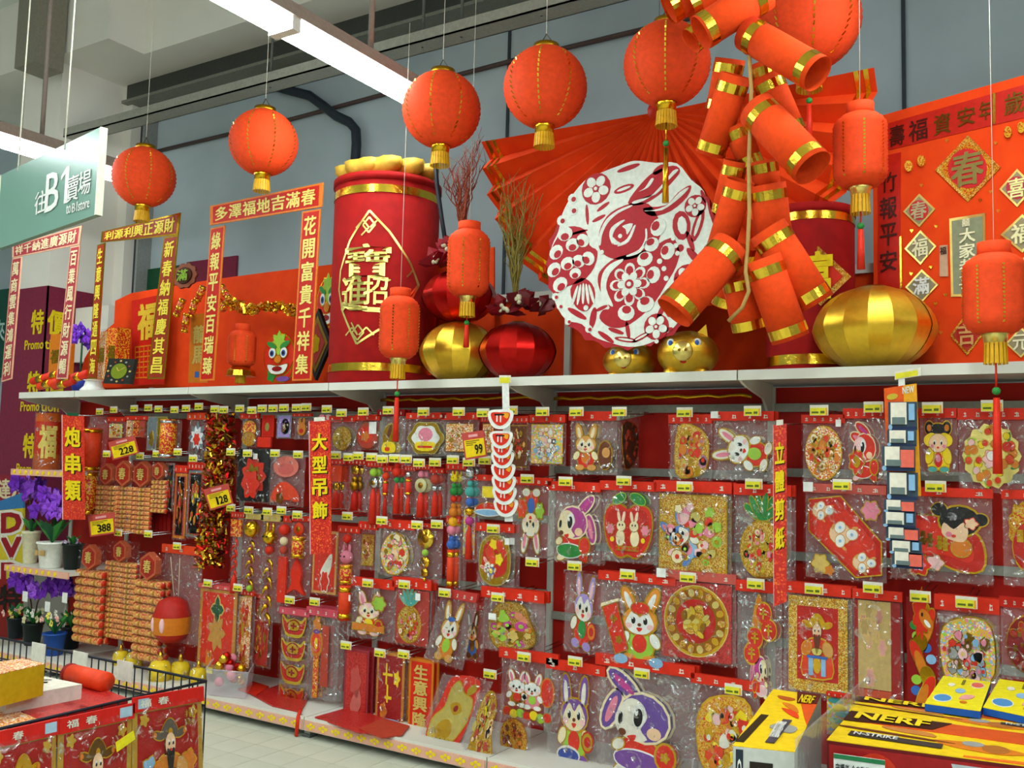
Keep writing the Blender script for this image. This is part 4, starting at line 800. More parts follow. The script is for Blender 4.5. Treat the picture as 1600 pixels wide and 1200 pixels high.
# ------------------------------------------------------------------ backdrop boards and couplet frames on the left
pts = [(150, 530), (178, 505), (180, 470), (205, 458), (330, 437), (420, 425), (520, 413), (640, 400), (772, 386), (772, 600), (120, 606), (132, 560)]
W = [at(x, y, 5.1) for x, y in pts]; o = W[-2]
mb = MB(); mb.plate([(p.x-o.x, p.z-o.z) for p in W], 0, .012, 'clothred'); tag(mb.build('backdrop_board', loc=(o.x, 5.1, o.z)), 'orange-red cloth backdrop behind the left half of the shelf display', 'backdrop')
def frame3(name, label, Y, top, left, right, tt, tl, tr_, m, tm, edge):
    qs = [cquad(q, Y) for q in (top, left, right)]; b = Vector((qs[2].base.x, Y, Z_TOP)); o = thing(name, label, 'couplet', b)
    for q, t, nm, vert in zip(qs, (tt, tl, tr_), ('lintel_strip', 'side_strip', 'side_strip'), (0, 1, 1)):
        mb = MB(); q.plate(mb, Re(-1, -1, 1, 1), -.008, 0, edge); s = mb.build(nm, o, q.base-b); mb = MB(); e = .16 if vert else .06; f = .02 if vert else .16; q.plate(mb, Re(-1+e, -1+f, 1-e, 1-f), 0, .0015, m); mb.build('red_field', s)
        n = len(t)
        for i, chh in enumerate(t):
            mb = MB()
            if vert: a = .95-1.9*(i+.08)/n; c = .95-1.9*(i+.9)/n; q.text(mb, chh, -.62, c, .62, a, tm, .003, .035)
            else: a = -.9+1.8*(i+.06)/n; c = -.9+1.8*(i+.94)/n; q.text(mb, chh, a, -.66, c, .66, tm, .003, .035)
            mb.build('gold_character', s)
frame3('door_couplet', 'red and gold door couplet frame, largest, left of the drum', 4.5, ((328, 322), (505, 285), (503, 323), (328, 352)), ((329, 357), (351, 352), (334, 594), (312, 595)), ((472, 331), (501, 326), (486, 594), (456, 595)), '多澤福地吉滿春', '綠報平安百瑞臻', '花開富貴千祥集', 'red', 'F0DC78', 'E07A28')
frame3('door_couplet', 'shiny gold foil door couplet frame, middle of three', 4.5, ((159, 362), (282, 332), (278, 367), (157, 379)), ((152, 383), (164, 379), (150, 592), (137, 592)), ((256, 371), (278, 367), (257, 592), (230, 592)), '利源利興正源財', '生意興隆通四海', '新春納福慶其昌', '9A3418', 'F0D848', 'gold')
frame3('door_couplet', 'pinkish red door couplet frame at far left of shelf', 4.5, ((19, 384), (128, 352), (124, 382), (19, 403)), ((19, 404), (34, 401), (18, 592), (2, 597)), ((110, 386), (125, 383), (105, 592), (88, 592)), '祥千納進廣源財', '萬商雲集鴻運利', '百業風行財源暢', 'B04048', 'cream', 'E8B090')
# ------------------------------------------------------------------ small things in the left shelf display
q = cquad(((206, 470), (262, 458), (256, 600), (206, 602)), 5.0); o = thing('fortune_sheet', 'red sheet with gold fortune character and lattice print', 'poster', q.base); mb = MB(); q.plate(mb, Re(-1, -1, 1, 1), -.008, 0, 'red'); mb.build('sheet', o)
mb = MB(); q.text(mb, '福', -.6, .05, .5, .85, 'D8B030', .003, .06); mb.build('gold_character', o); mb = MB()
for i in range(7): q.plate(mb, Re(-.8, -.85+i*.12, .8, -.82+i*.12), 0, .003, 'amber'); q.plate(mb, Re(-.8+i*.26, -.85, -.77+i*.26, -.1), 0, .003, 'amber')
mb.build('lattice_print', o)
q = cquad(((298, 492), (330, 488), (324, 598), (294, 598)), 4.75); o = thing('gold_scroll', 'amber card with gold character behind the largest couplet frame', 'card', q.base); mb = MB(); q.plate(mb, Re(-1, -1, 1, 1), -.006, 0, 'amber'); mb.build('card', o); sheet_characters(q, o, '龍馬', 'straw', .003, (-.6, -.5, .6, .7), .05); mb = MB(); q.plate(mb, Re(-.3, -.85, .1, -.68), 0, .003, 'blue'); mb.build('price_sticker', o)
q = pquad(271, 411, 309, 451, 4.7); o = thing('flower_plaque', 'carved flower-shaped plaque hanging above the shelf', 'plaque', q.base); Art().add('petal_rim', 'A05A40', Fl(0, 0, 1, 10, .12, 4), 1, '5A2418', .03).add('centre', '5A3018', El(0, 0, .62, n=18), 2, '2A1410', .03).put(q, o, 0, .01); mb = MB(); q.text(mb, '滿', -.42, -.42, .42, .42, 'lime', .032, .03); mb.build('gold_character', o)
for i, (xa, ya, xb, yb, lb) in enumerate(((286, 468, 275, 494, 'tilted gold-red cracker hanging leftmost below flower plaque'), (305, 470, 298, 495, 'gold-red cracker hanging second below flower plaque'), (292, 490, 288, 520, 'gold-red cracker hanging lowest below flower plaque'), (318, 448, 308, 470, 'gold-red cracker hanging beside left couplet strip'), (346, 448, 358, 468, 'gold-red cracker right of the left couplet strip, upper'), (342, 470, 350, 484, 'gold-red cracker right of the left couplet strip, lower'))):
    a, b = at(xa, ya, 4.7), at(xb, yb, 4.7); d = b-a; o = thing('small_cracker', lb, 'firecracker', a, Vector((0, 0, 1)).rotation_difference(d).to_euler()); L = d.length
    MB().lathe([(.026, 0), (.026, L)], 'redgold', n=12).build('tube', o)
    for z in (.0, L*.44, L*.86): MB().lathe([(.028, z), (.028, z+L*.13)], 'gold', n=12).build('gold_band', o)
pl = at(378, 545, 4.72); lo = lantern(pl, .1, .13, 'small orange shelf lantern with gold base by couplet frame', 'tall', 0, 'gold', 0); mb = MB().lathe([(.11, -.2), (.1, -.16), (.05, -.12)], 'foil', n=10, smooth=False).build('gold_stand', lo)
def tinsel(name, pts, rad, n, m, label, Y, seed=1):
    r = random.Random(seed); P = [at(x, y, Y) for x, y in pts]; o = P[-1]; mb = MB()
    for i in range(n):
        t = r.random()*(len(P)-1); k = int(t); c = P[k].lerp(P[min(k+1, len(P)-1)], t-k)-o; rr = rad*math.sqrt(r.random()); a = r.random()*2*PI
        c = c+Vector((rr*math.cos(a), rr*math.sin(a)*.8, r.uniform(-.02, .02))); u = Vector((r.gauss(0, 1), r.gauss(0, 1), r.gauss(0, 1))).normalized()*r.uniform(.012, .03); w_ = u.orthogonal().normalized()*r.uniform(.004, .010)
        mb.add([c-u-w_, c+u-w_, c+u+w_, c-u+w_], [(0, 1, 2, 3)], m[i % len(m)])
    b = mb.build(name, loc=o); tag(b, label, 'garland'); return b
tinsel('tinsel_garland', [(355, 470), (385, 485), (420, 478), (450, 480), (472, 492)], .07, 700, ['gold', 'foil', 'amber', 'gold'], 'gold tinsel garland draped across the left backdrop', 4.85, 3)
q = pquad(410, 514, 462, 597, 4.8); o = thing('lion_cutout', 'red lion cut-out standing behind the right couplet strip', 'decoration', q.base); A = lion(); A.add('body', 'hred', El(.1, -.6, .7, .4), -.5, 'gold').add('body', 'green', Fl(-.4, -.75, .28, 5, .3, 4), .4, 'gold', .03).add('body', 'purple', El(.3, -.9, .4, .1), .4); A.flip(sc=.98).put(q.sub(-1, -1, 1, 1), o, 0, .006)
q = pquad(494, 425, 530, 520, 4.95); o = thing('lion_cutout', 'colourful lion cut-out peeking out left of the drum', 'decoration', q.base); lion().put(q, o, 0, .006)
q = cquad(((497, 482), (517, 535), (492, 594), (474, 540)), 4.75); o = thing('diamond_plaque', 'dark framed diamond plaque leaning between frame and drum', 'plaque', q.base); mb = MB(); q.plate(mb, Re(-1, -1, 1, 1), -.03, 0, 'black'); mb.build('frame', o); mb = MB(); q.plate(mb, Re(-.8, -.8, .8, .8), 0, .003, 'bronze'); mb.build('inner_frame', o); mb = MB(); q.plate(mb, Re(-.6, -.6, .6, .6), .003, .006, 'A02818'); q.plate(mb, Fl(0, 0, .4, 5), .006, .009, 'gold'); mb.build('emblem', o)
q = cquad(((170, 560), (211, 561), (203, 600), (161, 599)), 4.52); o = thing('desk_clock', 'dark square shelf clock with a green dial', 'clock', q.base); mb = MB(); q.plate(mb, Re(-1, -1, 1, 1), -.03, 0, '2A2A26'); mb.build('case', o); mb = MB(); q.plate(mb, El(0, 0, .58, .62, 0, 24), 0, .004, '7A8A1E'); mb.build('dial', o); mb = MB(); q.plate(mb, [(-.02, 0), (.02, 0), (.42, .3), (.4, .34)], .004, .006, 'straw'); mb.build('hand', o); mb = MB(); q.plate(mb, [(-.03, 0), (.03, 0), (-.18, .3), (-.22, .28)], .004, .006, 'straw'); mb.build('hand', o)
for i in range(12):
    t = i*PI/6; mb = MB(); q.plate(mb, El(.82*math.cos(t), .82*math.sin(t), .08, n=6), 0, .003, ['straw', 'A03C28', 'grey'][i % 3]); mb.build('hour_mark', o)
p = at(146, 598, 4.6); o = thing('white_vase_foot', 'white ceramic foot under the middle couplet frame', 'stand', (p.x, 4.6, Z_TOP)); MB().lathe([(.09, 0), (.1, .02), (.07, .05), (.06, .09)], 'white', n=20).build('foot', o); MB().lathe([(.06, .09), (.075, .1), (.04, .105)], 'ivory', n=20).build('rim', o)
r = random.Random(5)
for i, (x, y, w_) in enumerate(((66, 592, 30), (88, 586, 28), (108, 592, 30), (124, 589, 22), (76, 600, 30), (100, 600, 30))):
    a = at(x-w_/2, y+4, 4.55); b = at(x+w_/2, y-5, 4.55); d = b-a; o = thing('cracker_stick', ['leftmost', 'second', 'third', 'rightmost', 'front left', 'front right'][i]+' red firecracker stick lying at the shelf end', 'firecracker', a, Vector((0, 0, 1)).rotation_difference(d).to_euler()); L = d.length
    MB().lathe([(.03, 0), (.032, .01), (.032, L)], ['hred', 'orange', 'C83018'][i % 3], n=12).build('tube', o); MB().lathe([(.034, L*.3), (.034, L*.6)], 'gold', n=12).build('gold_label', o)
def blooms(parent, c, n, sp, s, m, seed):
    r = random.Random(seed)
    for i in range(n):
        x, y, z = c[0]+r.uniform(-1, 1)*sp[0], c[1]+r.uniform(-1, 1)*sp[1], c[2]+r.uniform(-1, 1)*sp[2]; mb = MB()
        for k in range(5):
            a = 2*PI*k/5+r.random(); p = Vector((math.cos(a)*s, -.3*s*r.random(), math.sin(a)*s)); t = Vector((-math.sin(a), 0, math.cos(a)))*s*.5
            b = Vector((x, y, z)); mb.add([b, b+p*.6-t, b+p*1.1, b+p*.6+t, b+p*.6+Vector((0, -.25*s, 0))], [(0, 1, 4), (1, 2, 4), (2, 3, 4), (3, 0, 4), (0, 3, 2, 1)], m[i % len(m)])
        mb.build('bloom', parent)
p = at(128, 540, 4.8); o = thing('shelf_orchid', 'purple silk flower behind the far left couplet frame', 'flower', (p.x, 4.8, Z_TOP)); zz = at(128, 525, 4.8).z-Z_TOP; blooms(o, (0, 0, zz), 7, (.1, .04, .05), .07, ['6A2CC0', '8A3CD8'], 4); MB().tube([(0, 0, 0), (0, 0, zz)], .008, 'dgreen').build('stem', o); MB().lathe([(.05, 0), (.07, .14)], '2A3C9A', n=12).build('vase', o)
for i, (x0, y0, x1, y1, m, lb) in enumerate(((150, 518, 165, 592, 'busy', 'narrow patterned gift box beside the middle couplet frame'), (166, 512, 182, 592, 'redgold', 'tall red gift box behind the shelf clock'), (77, 522, 96, 592, 'amber', 'amber gift box with gold character at the shelf end'))):
    q = pquad(x0, y0, x1, y1, 4.8); o = thing('gift_box', lb, 'box', q.base); mb = MB(); q.plate(mb, Re(-1, -1, 1, 1), -.12, 0, m); mb.build('carton', o); mb = MB(); q.text(mb, '福', -.7, -.3, .7, .3, 'gold', .003, .04); mb.build('gold_character', o)
# ------------------------------------------------------------------ couplet board angled on the right
aa = math.radians(18.5); bl = at(1366, 577, 5.0); bl.z = Z_TOP; dv = Vector((math.cos(aa), -math.sin(aa), 0)); zt = at(1372, 183, 5.0).z; BW = 1.25
bq = Quad(Vector((bl.x, bl.y, zt)), Vector((bl.x, bl.y, zt))+dv*BW, bl+dv*BW, bl)
board = thing('couplet_board', 'tall orange-red board pinned with couplets and fortune squares', 'display board', bq.base)
mb = MB(); bq.plate(mb, Re(-1, -1, 1, 1), -.03, 0, 'clothred'); mb.build('board', board)
def onb(px, py): return uvpx(bq, px, py)
def bpoly(name, pts, m, d0, d1, parent=None):
    mb = MB(); bq.plate(mb, [onb(*p) for p in pts], d0, d1, m); return mb.build(name, parent or board)
def bchar(ch, x0, y0, x1, y1, m, d, parent=None, bold=.02, name='character'):
    a, b = onb(x0, (y0+y1)/2), onb(x1, (y0+y1)/2); t, u = onb((x0+x1)/2, y0), onb((x0+x1)/2, y1); mb = MB(); bq.text(mb, ch, a[0], u[1], b[0], t[1], m, d, bold); return mb.build(name, parent or board)
s1 = bpoly('lintel_strip', [(1384, 194), (1610, 130), (1610, 182), (1384, 236)], 'red', 0, .003); bpoly('gold_edge', [(1552, 146), (1556, 145), (1556, 193), (1552, 194)], 'foil', .003, .005, s1)
for chh, x0, y0, x1, y1, m in (('壽', 1391, 196, 1414, 228, '4A1408'), ('福', 1421, 187, 1450, 220, '4A1408'), ('資', 1460, 178, 1486, 210, 'bronze'), ('安', 1497, 168, 1524, 196, 'bronze'), ('年', 1531, 158, 1549, 188, 'bronze'), ('歲', 1570, 144, 1600, 178, 'bronze')): bchar(chh, x0, y0, x1, y1, m, .005, s1)
s2 = bpoly('side_strip', [(1372, 246), (1408, 238), (1406, 470), (1372, 476)], 'red', 0, .003); bpoly('gold_edge', [(1406, 370), (1409, 369), (1410, 450), (1407, 451)], 'foil', .003, .005, s2)
for chh, y0, y1 in (('竹', 270, 300), ('報', 308, 342), ('平', 350, 384), ('安', 392, 424)): bchar(chh, 1376, y0, 1402, y1, '4A1408', .005, s2)
def dia(cx, cy, hw, hh, ch, fm, cm, rim, gm='9A8C6A'):
    p = bpoly('fortune_square', [(cx-hw, cy+2), (cx, cy-hh), (cx+hw, cy-2), (cx, cy+hh)], rim, .001, .006); bpoly('field', [(cx-hw*.84, cy+2), (cx, cy-hh*.84), (cx+hw*.84, cy-2), (cx, cy+hh*.84)], gm, .006, .008, p)
    if fm: bpoly('red_disc', [(cx+hw*.6*math.cos(t), cy+hh*.6*math.sin(t)) for t in [i*PI/8 for i in range(16)]], fm, .008, .0095, p)
    bchar(ch, cx-hw*.48, cy-hh*.5, cx+hw*.48, cy+hh*.5, cm, .011, p, .03)
for a in ((1513, 264, 51, 52, '春', 'D02828', '8C7A40', 'goldlace', 'busyfoil'), (1437, 329, 25, 26, '春', 'D02828', 'BCA880', 'straw'), (1439, 387, 25, 27, '福', None, 'F0E8B8', 'palegold'), (1441, 447, 26, 26, '滿', None, 'F0EEE0', 'palegold'), (1590, 294, 28, 30, '喜', 'C03040', 'F2E8A0', 'palegold'), (1598, 365, 34, 30, '福', None, 'F2E8B0', 'palegold'), (1512, 522, 27, 34, '吉', 'B82820', 'D8A060', 'goldlace', 'B84028'), (1596, 535, 24, 24, '元', None, 'F0E8C0', 'palegold'), (1602, 430, 24, 30, '財', None, 'F0E8C0', 'palegold')): dia(*a)
p = bpoly('banner_card', [(1484, 342), (1540, 333), (1542, 463), (1487, 464)], 'palegold', .001, .006); bpoly('field', [(1488, 346), (1536, 338), (1538, 459), (1491, 460)], 'motleyblue' if 0 else '8E9070', .006, .008, p)
for chh, y0, y1 in (('大', 357, 379), ('家', 381, 403), ('恭', 405, 427), ('喜', 430, 452)): bchar(chh, 1501, y0, 1525, y1, 'F4ECC0', .011, p, .035)
bchar('囍', 1505, 342, 1517, 354, 'F4ECC0', .011, p, .02)
for i, (x, y) in enumerate(((1425, 361), (1463, 354), (1455, 418), (1424, 428), (1478, 461), (1462, 475), (1532, 313), (1548, 300), (1480, 220), (1556, 224), (1500, 230), (1440, 290), (1402, 500), (1470, 520), (1560, 330))):
    bpoly('confetti_heart', [(x, y+3), (x+3, y-1), (x+1.5, y-3), (x, y-1.5), (x-1.5, y-3), (x-3, y-1)], 'foil' if i < 7 else 'amber', .001, .004)
for x, y in ((1421, 260), (1441, 252), (1576, 207), (1597, 200)): bpoly('foil_balloon', [(x+6*math.cos(t), y+9*math.sin(t)) for t in [i*PI/6 for i in range(12)]], 'busyfoil', .002, .012)
for x, y0, y1 in ((1475, 384, 432), (1550, 376, 400)):
    p = bpoly('small_card', [(x-6, y0), (x+6, y0-1), (x+7, y1), (x-6, y1)], 'C8A080', .002, .006); bchar('福', x-5, y0+2, x+5, y0+14, '3A1408', .008, p)
# ================================================================== goods hanging on the hooks
Y_TAG, Y_GOODS = 4.56, 4.63
def hook(tx, ty, what, Yt=Y_TAG):
    p = at(tx, ty, Yt); o = thing('display_hook', ('price-tagged hook: ' if len(what.split()) > 11 else 'wire display hook and yellow price tag: ')+what, 'hook', p)
    w, h = .043, .025; L = Y_PANEL-Yt-.005
    rods = MB().tube([(-.012, 0, 0), (-.012, L, .02)], .003, 'chrome', 5); rods.build('wire', o); MB().tube([(.012, 0, -.012), (.012, L, .008)], .003, 'chrome', 5).build('wire', o)
    MB().box(-w, w, -.004, 0, -h, h, 'ivory').build('tag_holder', o)
    t = MB().box(-w*.95, w*.9, -.0055, -.004, -h*.92, h*.45, 'E6DC30').build('price_paper', o)
    m = MB(); m.box(-w*.8, -w*.05, -.0065, -.0055, -h*.6, -h*.25, '5A6A20'); m.box(w*.15, w*.6, -.0065, -.0055, -h*.6, -h*.15, '5A6A20'); m.box(w*.72, w*.88, -.0065, -.0055, -h*.92, h*.45, 'E89A40'); k = m.build('price_print', t); k['kind'] = 'stuff'
    return o
def film(q, parent, top=1.0, bot=-1.0, bulge=.03, seed=0, name='clear_bag', side=1.0, nx=6, ny=8):
    r = random.Random(seed); v = []; f = []
    for j in range(ny+1):
        for i in range(nx+1):
            u, w_ = -1+2*i/nx, -1+2*j/ny; e = (1-u**4)*(1-w_**4); d = bulge*(.35+.65*e)*(1 if 0 < i < nx and 0 < j < ny else .3)+r.uniform(-.006, .008)*(e > .01)
            v.append(q.p(u*side+r.uniform(-.02, .02), bot+(top-bot)*(w_+1)/2+(r.uniform(-.012, .012) if j in (0, ny) else 0), d))
    for j in range(ny):
        for i in range(nx): a = j*(nx+1)+i; f.append((a, a+1, a+nx+2, a+nx+1))
    return MB().add(v, f, 'bag', True).build(name, parent)
def header(q, parent, m, h, marks=True, seed=0):
    mb = MB(); q.plate(mb, Re(-1.0, 1-h, 1.0, 1), -.009, .012, m); hd = mb.build('header_card', parent)
    if marks:
        r = random.Random(seed); mb = MB(); n = r.choice((3, 4, 5))
        for i in range(n):
            x = -.75+1.5*i/(n-1); s = r.uniform(.05, .09); y = 1-h*.55; s *= .8; q.plate(mb, Re(x-s, y-h*.2, x+s, y-h*.12), .012, .0135, 'ivory'); q.plate(mb, Re(x-s*(.2+.5*(i % 2)), y-h*.22, x+s*(.2-.5*(i % 2)), y+h*.2), .012, .0135, 'ivory'); q.plate(mb, Re(x+s*.5, y-h*.2, x+s*.8, y+h*.1*(i % 3)), .012, .0135, 'ivory'); q.plate(mb, Re(x-s*.8, y+h*.06, x+s*.8, y+h*.14), .012, .0135, 'ivory')
        k = mb.build('white_print', hd); k['kind'] = 'stuff'
    return hd
NSEED = [0]
def goods(x0, y0, x1, y1, desc, art, tags=(), hdr='hred', hh=.14, n=1, dy=0, name='bagged_decoration', cat='decoration', bag=True, q=None, box=(-.9, -.92, .9, None), pre='', sticker=None):
    NSEED[0] += 1; hh *= 1.9; Y = Y_GOODS+dy; q = q or pquad(x0, y0, x1, y1, Y)
    o = thing(name, pre+desc, cat, q.base)
    v1 = 1-hh*1.15 if hdr else .97
    if callable(art): art(q.sub(box[0], box[1], box[2], box[3] if box[3] is not None else v1), o, q)
    elif art: art.put(q.sub(box[0], box[1], box[2], box[3] if box[3] is not None else v1), o, .006, .0025, q)
    if hdr: header(q, o, hdr, hh, seed=NSEED[0])
    if sticker: mb = MB(); u, v_ = sticker; q.plate(mb, Re(u-.12, v_-.1, u+.12, v_+.1), .03, .032, 'white'); mb.build('white_sticker', o)
    if bag:
        film(q, o, 1.0 if not hdr else 1-hh*.6, seed=NSEED[0]); rb = random.Random(NSEED[0]+900); v = []; f = []
        for j in range(6):
            for i in range(5): v.append(q.p(-.97+1.94*i/4, -.97+1.9*j/5, -.012+rb.uniform(-.004, .004)))
        for j in range(5):
            for i in range(4): a = j*5+i; f.append((a, a+1, a+6, a+5))
        MB().add(v, f, 'bagback', True).build('bag_back', o)
    for k in range(1, n):
        c = clone(o); c.location = q.base+Vector((.012*k, .035*k, .006*((k*7) % 3-1))); c['label'] = ('next ' if k == 1 else 'rear ')+'spare bag hanging behind the '+desc
        if len(c['label'].split()) > 16: c['label'] = ('next ' if k == 1 else 'rear ')+'bag behind '+desc
    for i, t in enumerate(tags): hook(t[0], t[1], desc if len(tags) == 1 else desc+[', left one', ', right one', ', third one'][i])
    return o
# ------------------------------------------------------------------ art written for one face only
def cards(cols, ch=None):
    def f(q, o, ref):
        n = len(cols)
        for i, c in enumerate(cols):
            mb = MB(); a = -1+2*i/n; q.plate(mb, Re(a+.06, -1, a+2/n-.06, 1), 0, .012, c, ref=ref); k = mb.build('strip_card', o); mb = MB(); q.plate(mb, Fl(a+1/n, .1, .5/n, 5, .3, 4), .012, .014, 'gold', ref=ref); k2 = mb.build('gold_motif', k)
    return f
def panel(base, edge, chars=None, cm='gold', extra=None, bold=.03):
    def f(q, o, ref):
        mb = MB(); q.plate(mb, Re(-1, -1, 1, 1), -.004, .004, edge, ref=ref); mb.build('border', o); mb = MB(); q.plate(mb, Re(-.84, -.92, .84, .92), .004, .006, base, ref=ref); mb.build('field', o)
        if chars:
            n = len(chars)
            for i, c in enumerate(chars): mb = MB(); q.text(mb, c, -.55, .86-1.72*(i+.94)/n, .55, .86-1.72*(i+.06)/n, cm, .008, bold, ref=ref); mb.build('gold_character', o)
        if extra: extra.put(q, o, .006, .003, ref)
    return f
def beads(spec):
    """3-D ornaments threaded on a cord: (kind, material, size) from the top down"""
    def f(q, o, ref):
        b = q.base-ref.base; W = q.w/2; H = q.h; tot = sum(s[2] for s in spec); z = H
        MB().tube([b+Vector((0, -.02, 0)), b+Vector((0, -.02, H))], .003, 'hred', 4).build('cord', o)
        for kd, m, s in spec:
            h = H*s/tot; c = b+Vector((0, -.022, z-h/2)); z -= h; mb = MB()
            if kd == 'ball': r = min(W*.8, h*.48); mb.ball(c, r, m, n=10, k=6)
            elif kd == 'gourd': r = min(W*.7, h*.35); mb.ball(c+Vector((0, 0, -h*.18)), r, m, n=10, k=6).ball(c+Vector((0, 0, h*.25)), r*.62, m, n=10, k=6)
            elif kd == 'disc': r = min(W*.9, h*.48); mb.lathe([(r, -.006), (r, .006)], m, c, 16, axis='y').lathe([(r*.45, -.008), (r*.45, -.006)], 'dgold', c, 10, axis='y')
            elif kd == 'tassel': r = min(W*.45, .025); mb.lathe([(r*1.1, -h/2), (r*.8, h*.3), (r*.3, h/2)], m, c, 9)
            elif kd == 'tube': r = W*.5; mb.lathe([(r, -h*.48), (r, h*.48)], m, c, 12).lathe([(r*1.04, h*.3), (r*1.04, h*.42)], 'gold', c, 12).lathe([(r*1.04, -h*.42), (r*1.04, -h*.3)], 'gold', c, 12)
            elif kd == 'pepper':
                for i in range(7): zz = h*.42-h*.84*i/6; sx = (-1)**i; mb.tube([c+Vector((0, 0, zz)), c+Vector((sx*W*.3, -.006, zz-h*.04)), c+Vector((sx*W*.5, -.01, zz-h*.16))], W*.2, m, 6, .002)
            elif kd == 'rabbit':
                r = min(W*.8, h*.34); mb.ball(c+Vector((0, 0, -h*.15)), r, m, n=10, k=6)
                for s2 in (-1, 1): mb.ball(c+Vector((s2*r*.55, 0, h*.28)), r*.25, m, r*.2, h*.22, 8, 5); mb.ball(c+Vector((s2*r*.35, -r*.9, -h*.1)), r*.14, 'black', n=6, k=4)
            elif kd == 'plaque': mb.box(c.x-W*.8, c.x+W*.8, c.y-.006, c.y+.006, c.z-h*.46, c.z+h*.46, m)
            elif kd == 'fish':
                mb.plate([(c.x+x*W*.9, c.z+y*h*.48) for x, y in Sm((0, 1), (.6, .3), (.5, -.4), (1, -1), (0, -.7), (-1, -1), (-.5, -.4), (-.6, .3))], c.y-.012, c.y+.006, m)
            mb.build({'ball': 'bead', 'gourd': 'gourd_bead', 'disc': 'coin', 'tassel': 'tassel', 'tube': 'cracker_tube', 'pepper': 'pepper_cluster', 'rabbit': 'rabbit_head', 'plaque': 'plaque', 'fish': 'fish'}[kd], o)
    return f
def tubeart(m='red', cap='gold', taper=1.0):
    def f(q, o, ref):
        b = q.base-ref.base; R = q.w*.42; H = q.h
        MB().lathe([(R, 0), (R*taper, H)], m, b+Vector((0, -R*.6, 0)), 18).build('paper_tube', o)
        for z in (.02*H, .9*H): MB().lathe([(R*1.03, z), (R*1.03, z+.07*H)], cap, b+Vector((0, -R*.6, 0)), 18).build('gold_band', o)
    return f
RB = rabbit
G = goods
# --- top row, left to right
G(135, 648, 166, 736, 'red cracker cylinder in a twisted clear bag', tubeart('orange'), [(156, 643)], None, box=(-.8, -1, .8, .5))
G(168, 652, 196, 688, 'little gold charms in a small clear bag', cluster(Re(-.8, -.8, .8, .8), 'cream', ['gold', 'amber', 'hred'], 8, 4), [(178, 640)], 'hred', .2)
G(197, 650, 231, 684, 'three small red gift strips', cards(['busy', 'redgold', 'card']), [(210, 638)], 'hred', .2, 2)
G(230, 650, 246, 706, 'narrow silver foil strip', panel('silver', 'steel', None, extra=Art().add('gold_motif', 'gold', Fl(0, -.3, .5, 5), 1)), [(232, 637)], None)
G(245, 650, 262, 704, 'narrow gold foil strip', panel('gold', 'palegold'), [(248, 639)], None)
G(258, 655, 281, 718, 'silver topped red ribbon roll', tubeart('redgold', 'silver'), [(273, 640)], None)
G(293, 645, 326, 716, 'silver petal rosette with red centre', Art().add('petals', 'silver', Fl(0, .05, .95, 8, .45, 4), 0).add('petals', 'E8E8EC', Fl(0, .05, .7, 8, .4, 4, .3), 1.5).add('rosette_centre', 'hred', Fl(0, -.05, .38, 6, .3, 4), 3), [(291, 638), (311, 635)], 'orange', .16)
tinsel('tinsel_garland', [(345, 650), (344, 720), (336, 780), (330, 840), (326, 885)], .115, 2600, ['gold', 'bronze', 'foil', 'redfoil', 'card', 'brown', 'redfoil', 'dgold'], 'long red and gold tinsel garland hanging between the firecracker strings and bags', 4.66, 8)
hook(336, 639, 'tinsel garland, left one'); hook(350, 640, 'tinsel garland, right one')
G(376, 646, 405, 700, 'red and gold sequin pouch', Art().add('pouch', 'redgold', El(0, .3, .8, .6), 0, 'gold').add('pouch', 'busyfoil', El(0, -.45, .8, .5), 1, 'gold'), [(375, 638), (394, 641)], 'hred', .16)
G(409, 648, 429, 684, 'red box with one gold figure', panel('red', 'hred', None, extra=Art().add('gold_figure', 'palegold', El(0, -.1, .35, .4), 1)), [(410, 638), (427, 638)], None, bag=False, name='hanging_box')
G(400, 682, 427, 700, 'low plain red gift box', panel('hred', 'dred'), [], None, bag=False, name='hanging_box')
G(432, 648, 457, 686, 'lilac and silver charm card', panel('lilac', 'silver', None, extra=cluster(El(.2, 0, .6, .7), 'silver', ['gold', 'cream', 'purple'], 9, 7)), [(444, 637)], None)
G(458, 646, 487, 687, 'gold rabbit charm in silver bag', Art().add('rabbit_charm', 'amber', El(0, -.1, .5, .6), 1, 'gold').add('rabbit_charm', 'amber', El(-.25, .6, .12, .3), .8, 'gold').add('rabbit_charm', 'amber', El(.25, .6, .12, .3), .8, 'gold').add('rabbit_charm', 'red', El(0, -.3, .25, .2), 2), [(464, 637), (479, 636)], 'hred', .12)
G(498, 644, 521, 660, 'pink ribbon bow above the red banner', Art().add('bow', 'pink', El(-.5, 0, .45, .6), 1).add('bow', 'lpink', El(.5, 0, .45, .6), 1.5).add('bow', 'hred', El(0, 0, .2, .3), 2), [(511, 639)], None, bag=False)
G(515, 650, 556, 707, 'gold oval egg charm under red header', cluster(El(0, -.1, .75, .8, 0, 18), 'palegold', ['gold', 'foil', 'straw'], 12, 11), [(534, 645)], 'hred', .17, 2)
G(556, 648, 594, 704, 'round red charm with white label', Art().add('round_charm', 'card', El(0, -.05, .92, .92, 0, 20), 0, 'gold').add('round_charm', 'hred', El(-.1, 0, .6), 1).add('round_charm', 'amber', Fl(-.15, -.1, .4, 5), 2).add('white_label', 'white', Re(.2, .1, .85, .95), 2.5), [(568, 643)], 'hred', .17)
G(590, 640, 633, 712, 'tilted gold gift cord bundle', Art().add('bundle', 'gold', El(-.1, 0, .5, .65, -20), 0, 'palegold').add('bundle', 'brown', El(-.1, .2, .12, .4, -20), 1).add('bundle', 'yellow', Sm((-.6, -.9), (.4, -.9), (.3, -.4), (-.5, -.4)), 1.5).add('bundle', 'orange', El(-.2, -.75, .2, .12), 2), [(607, 641)], 'dred', .15, 2)
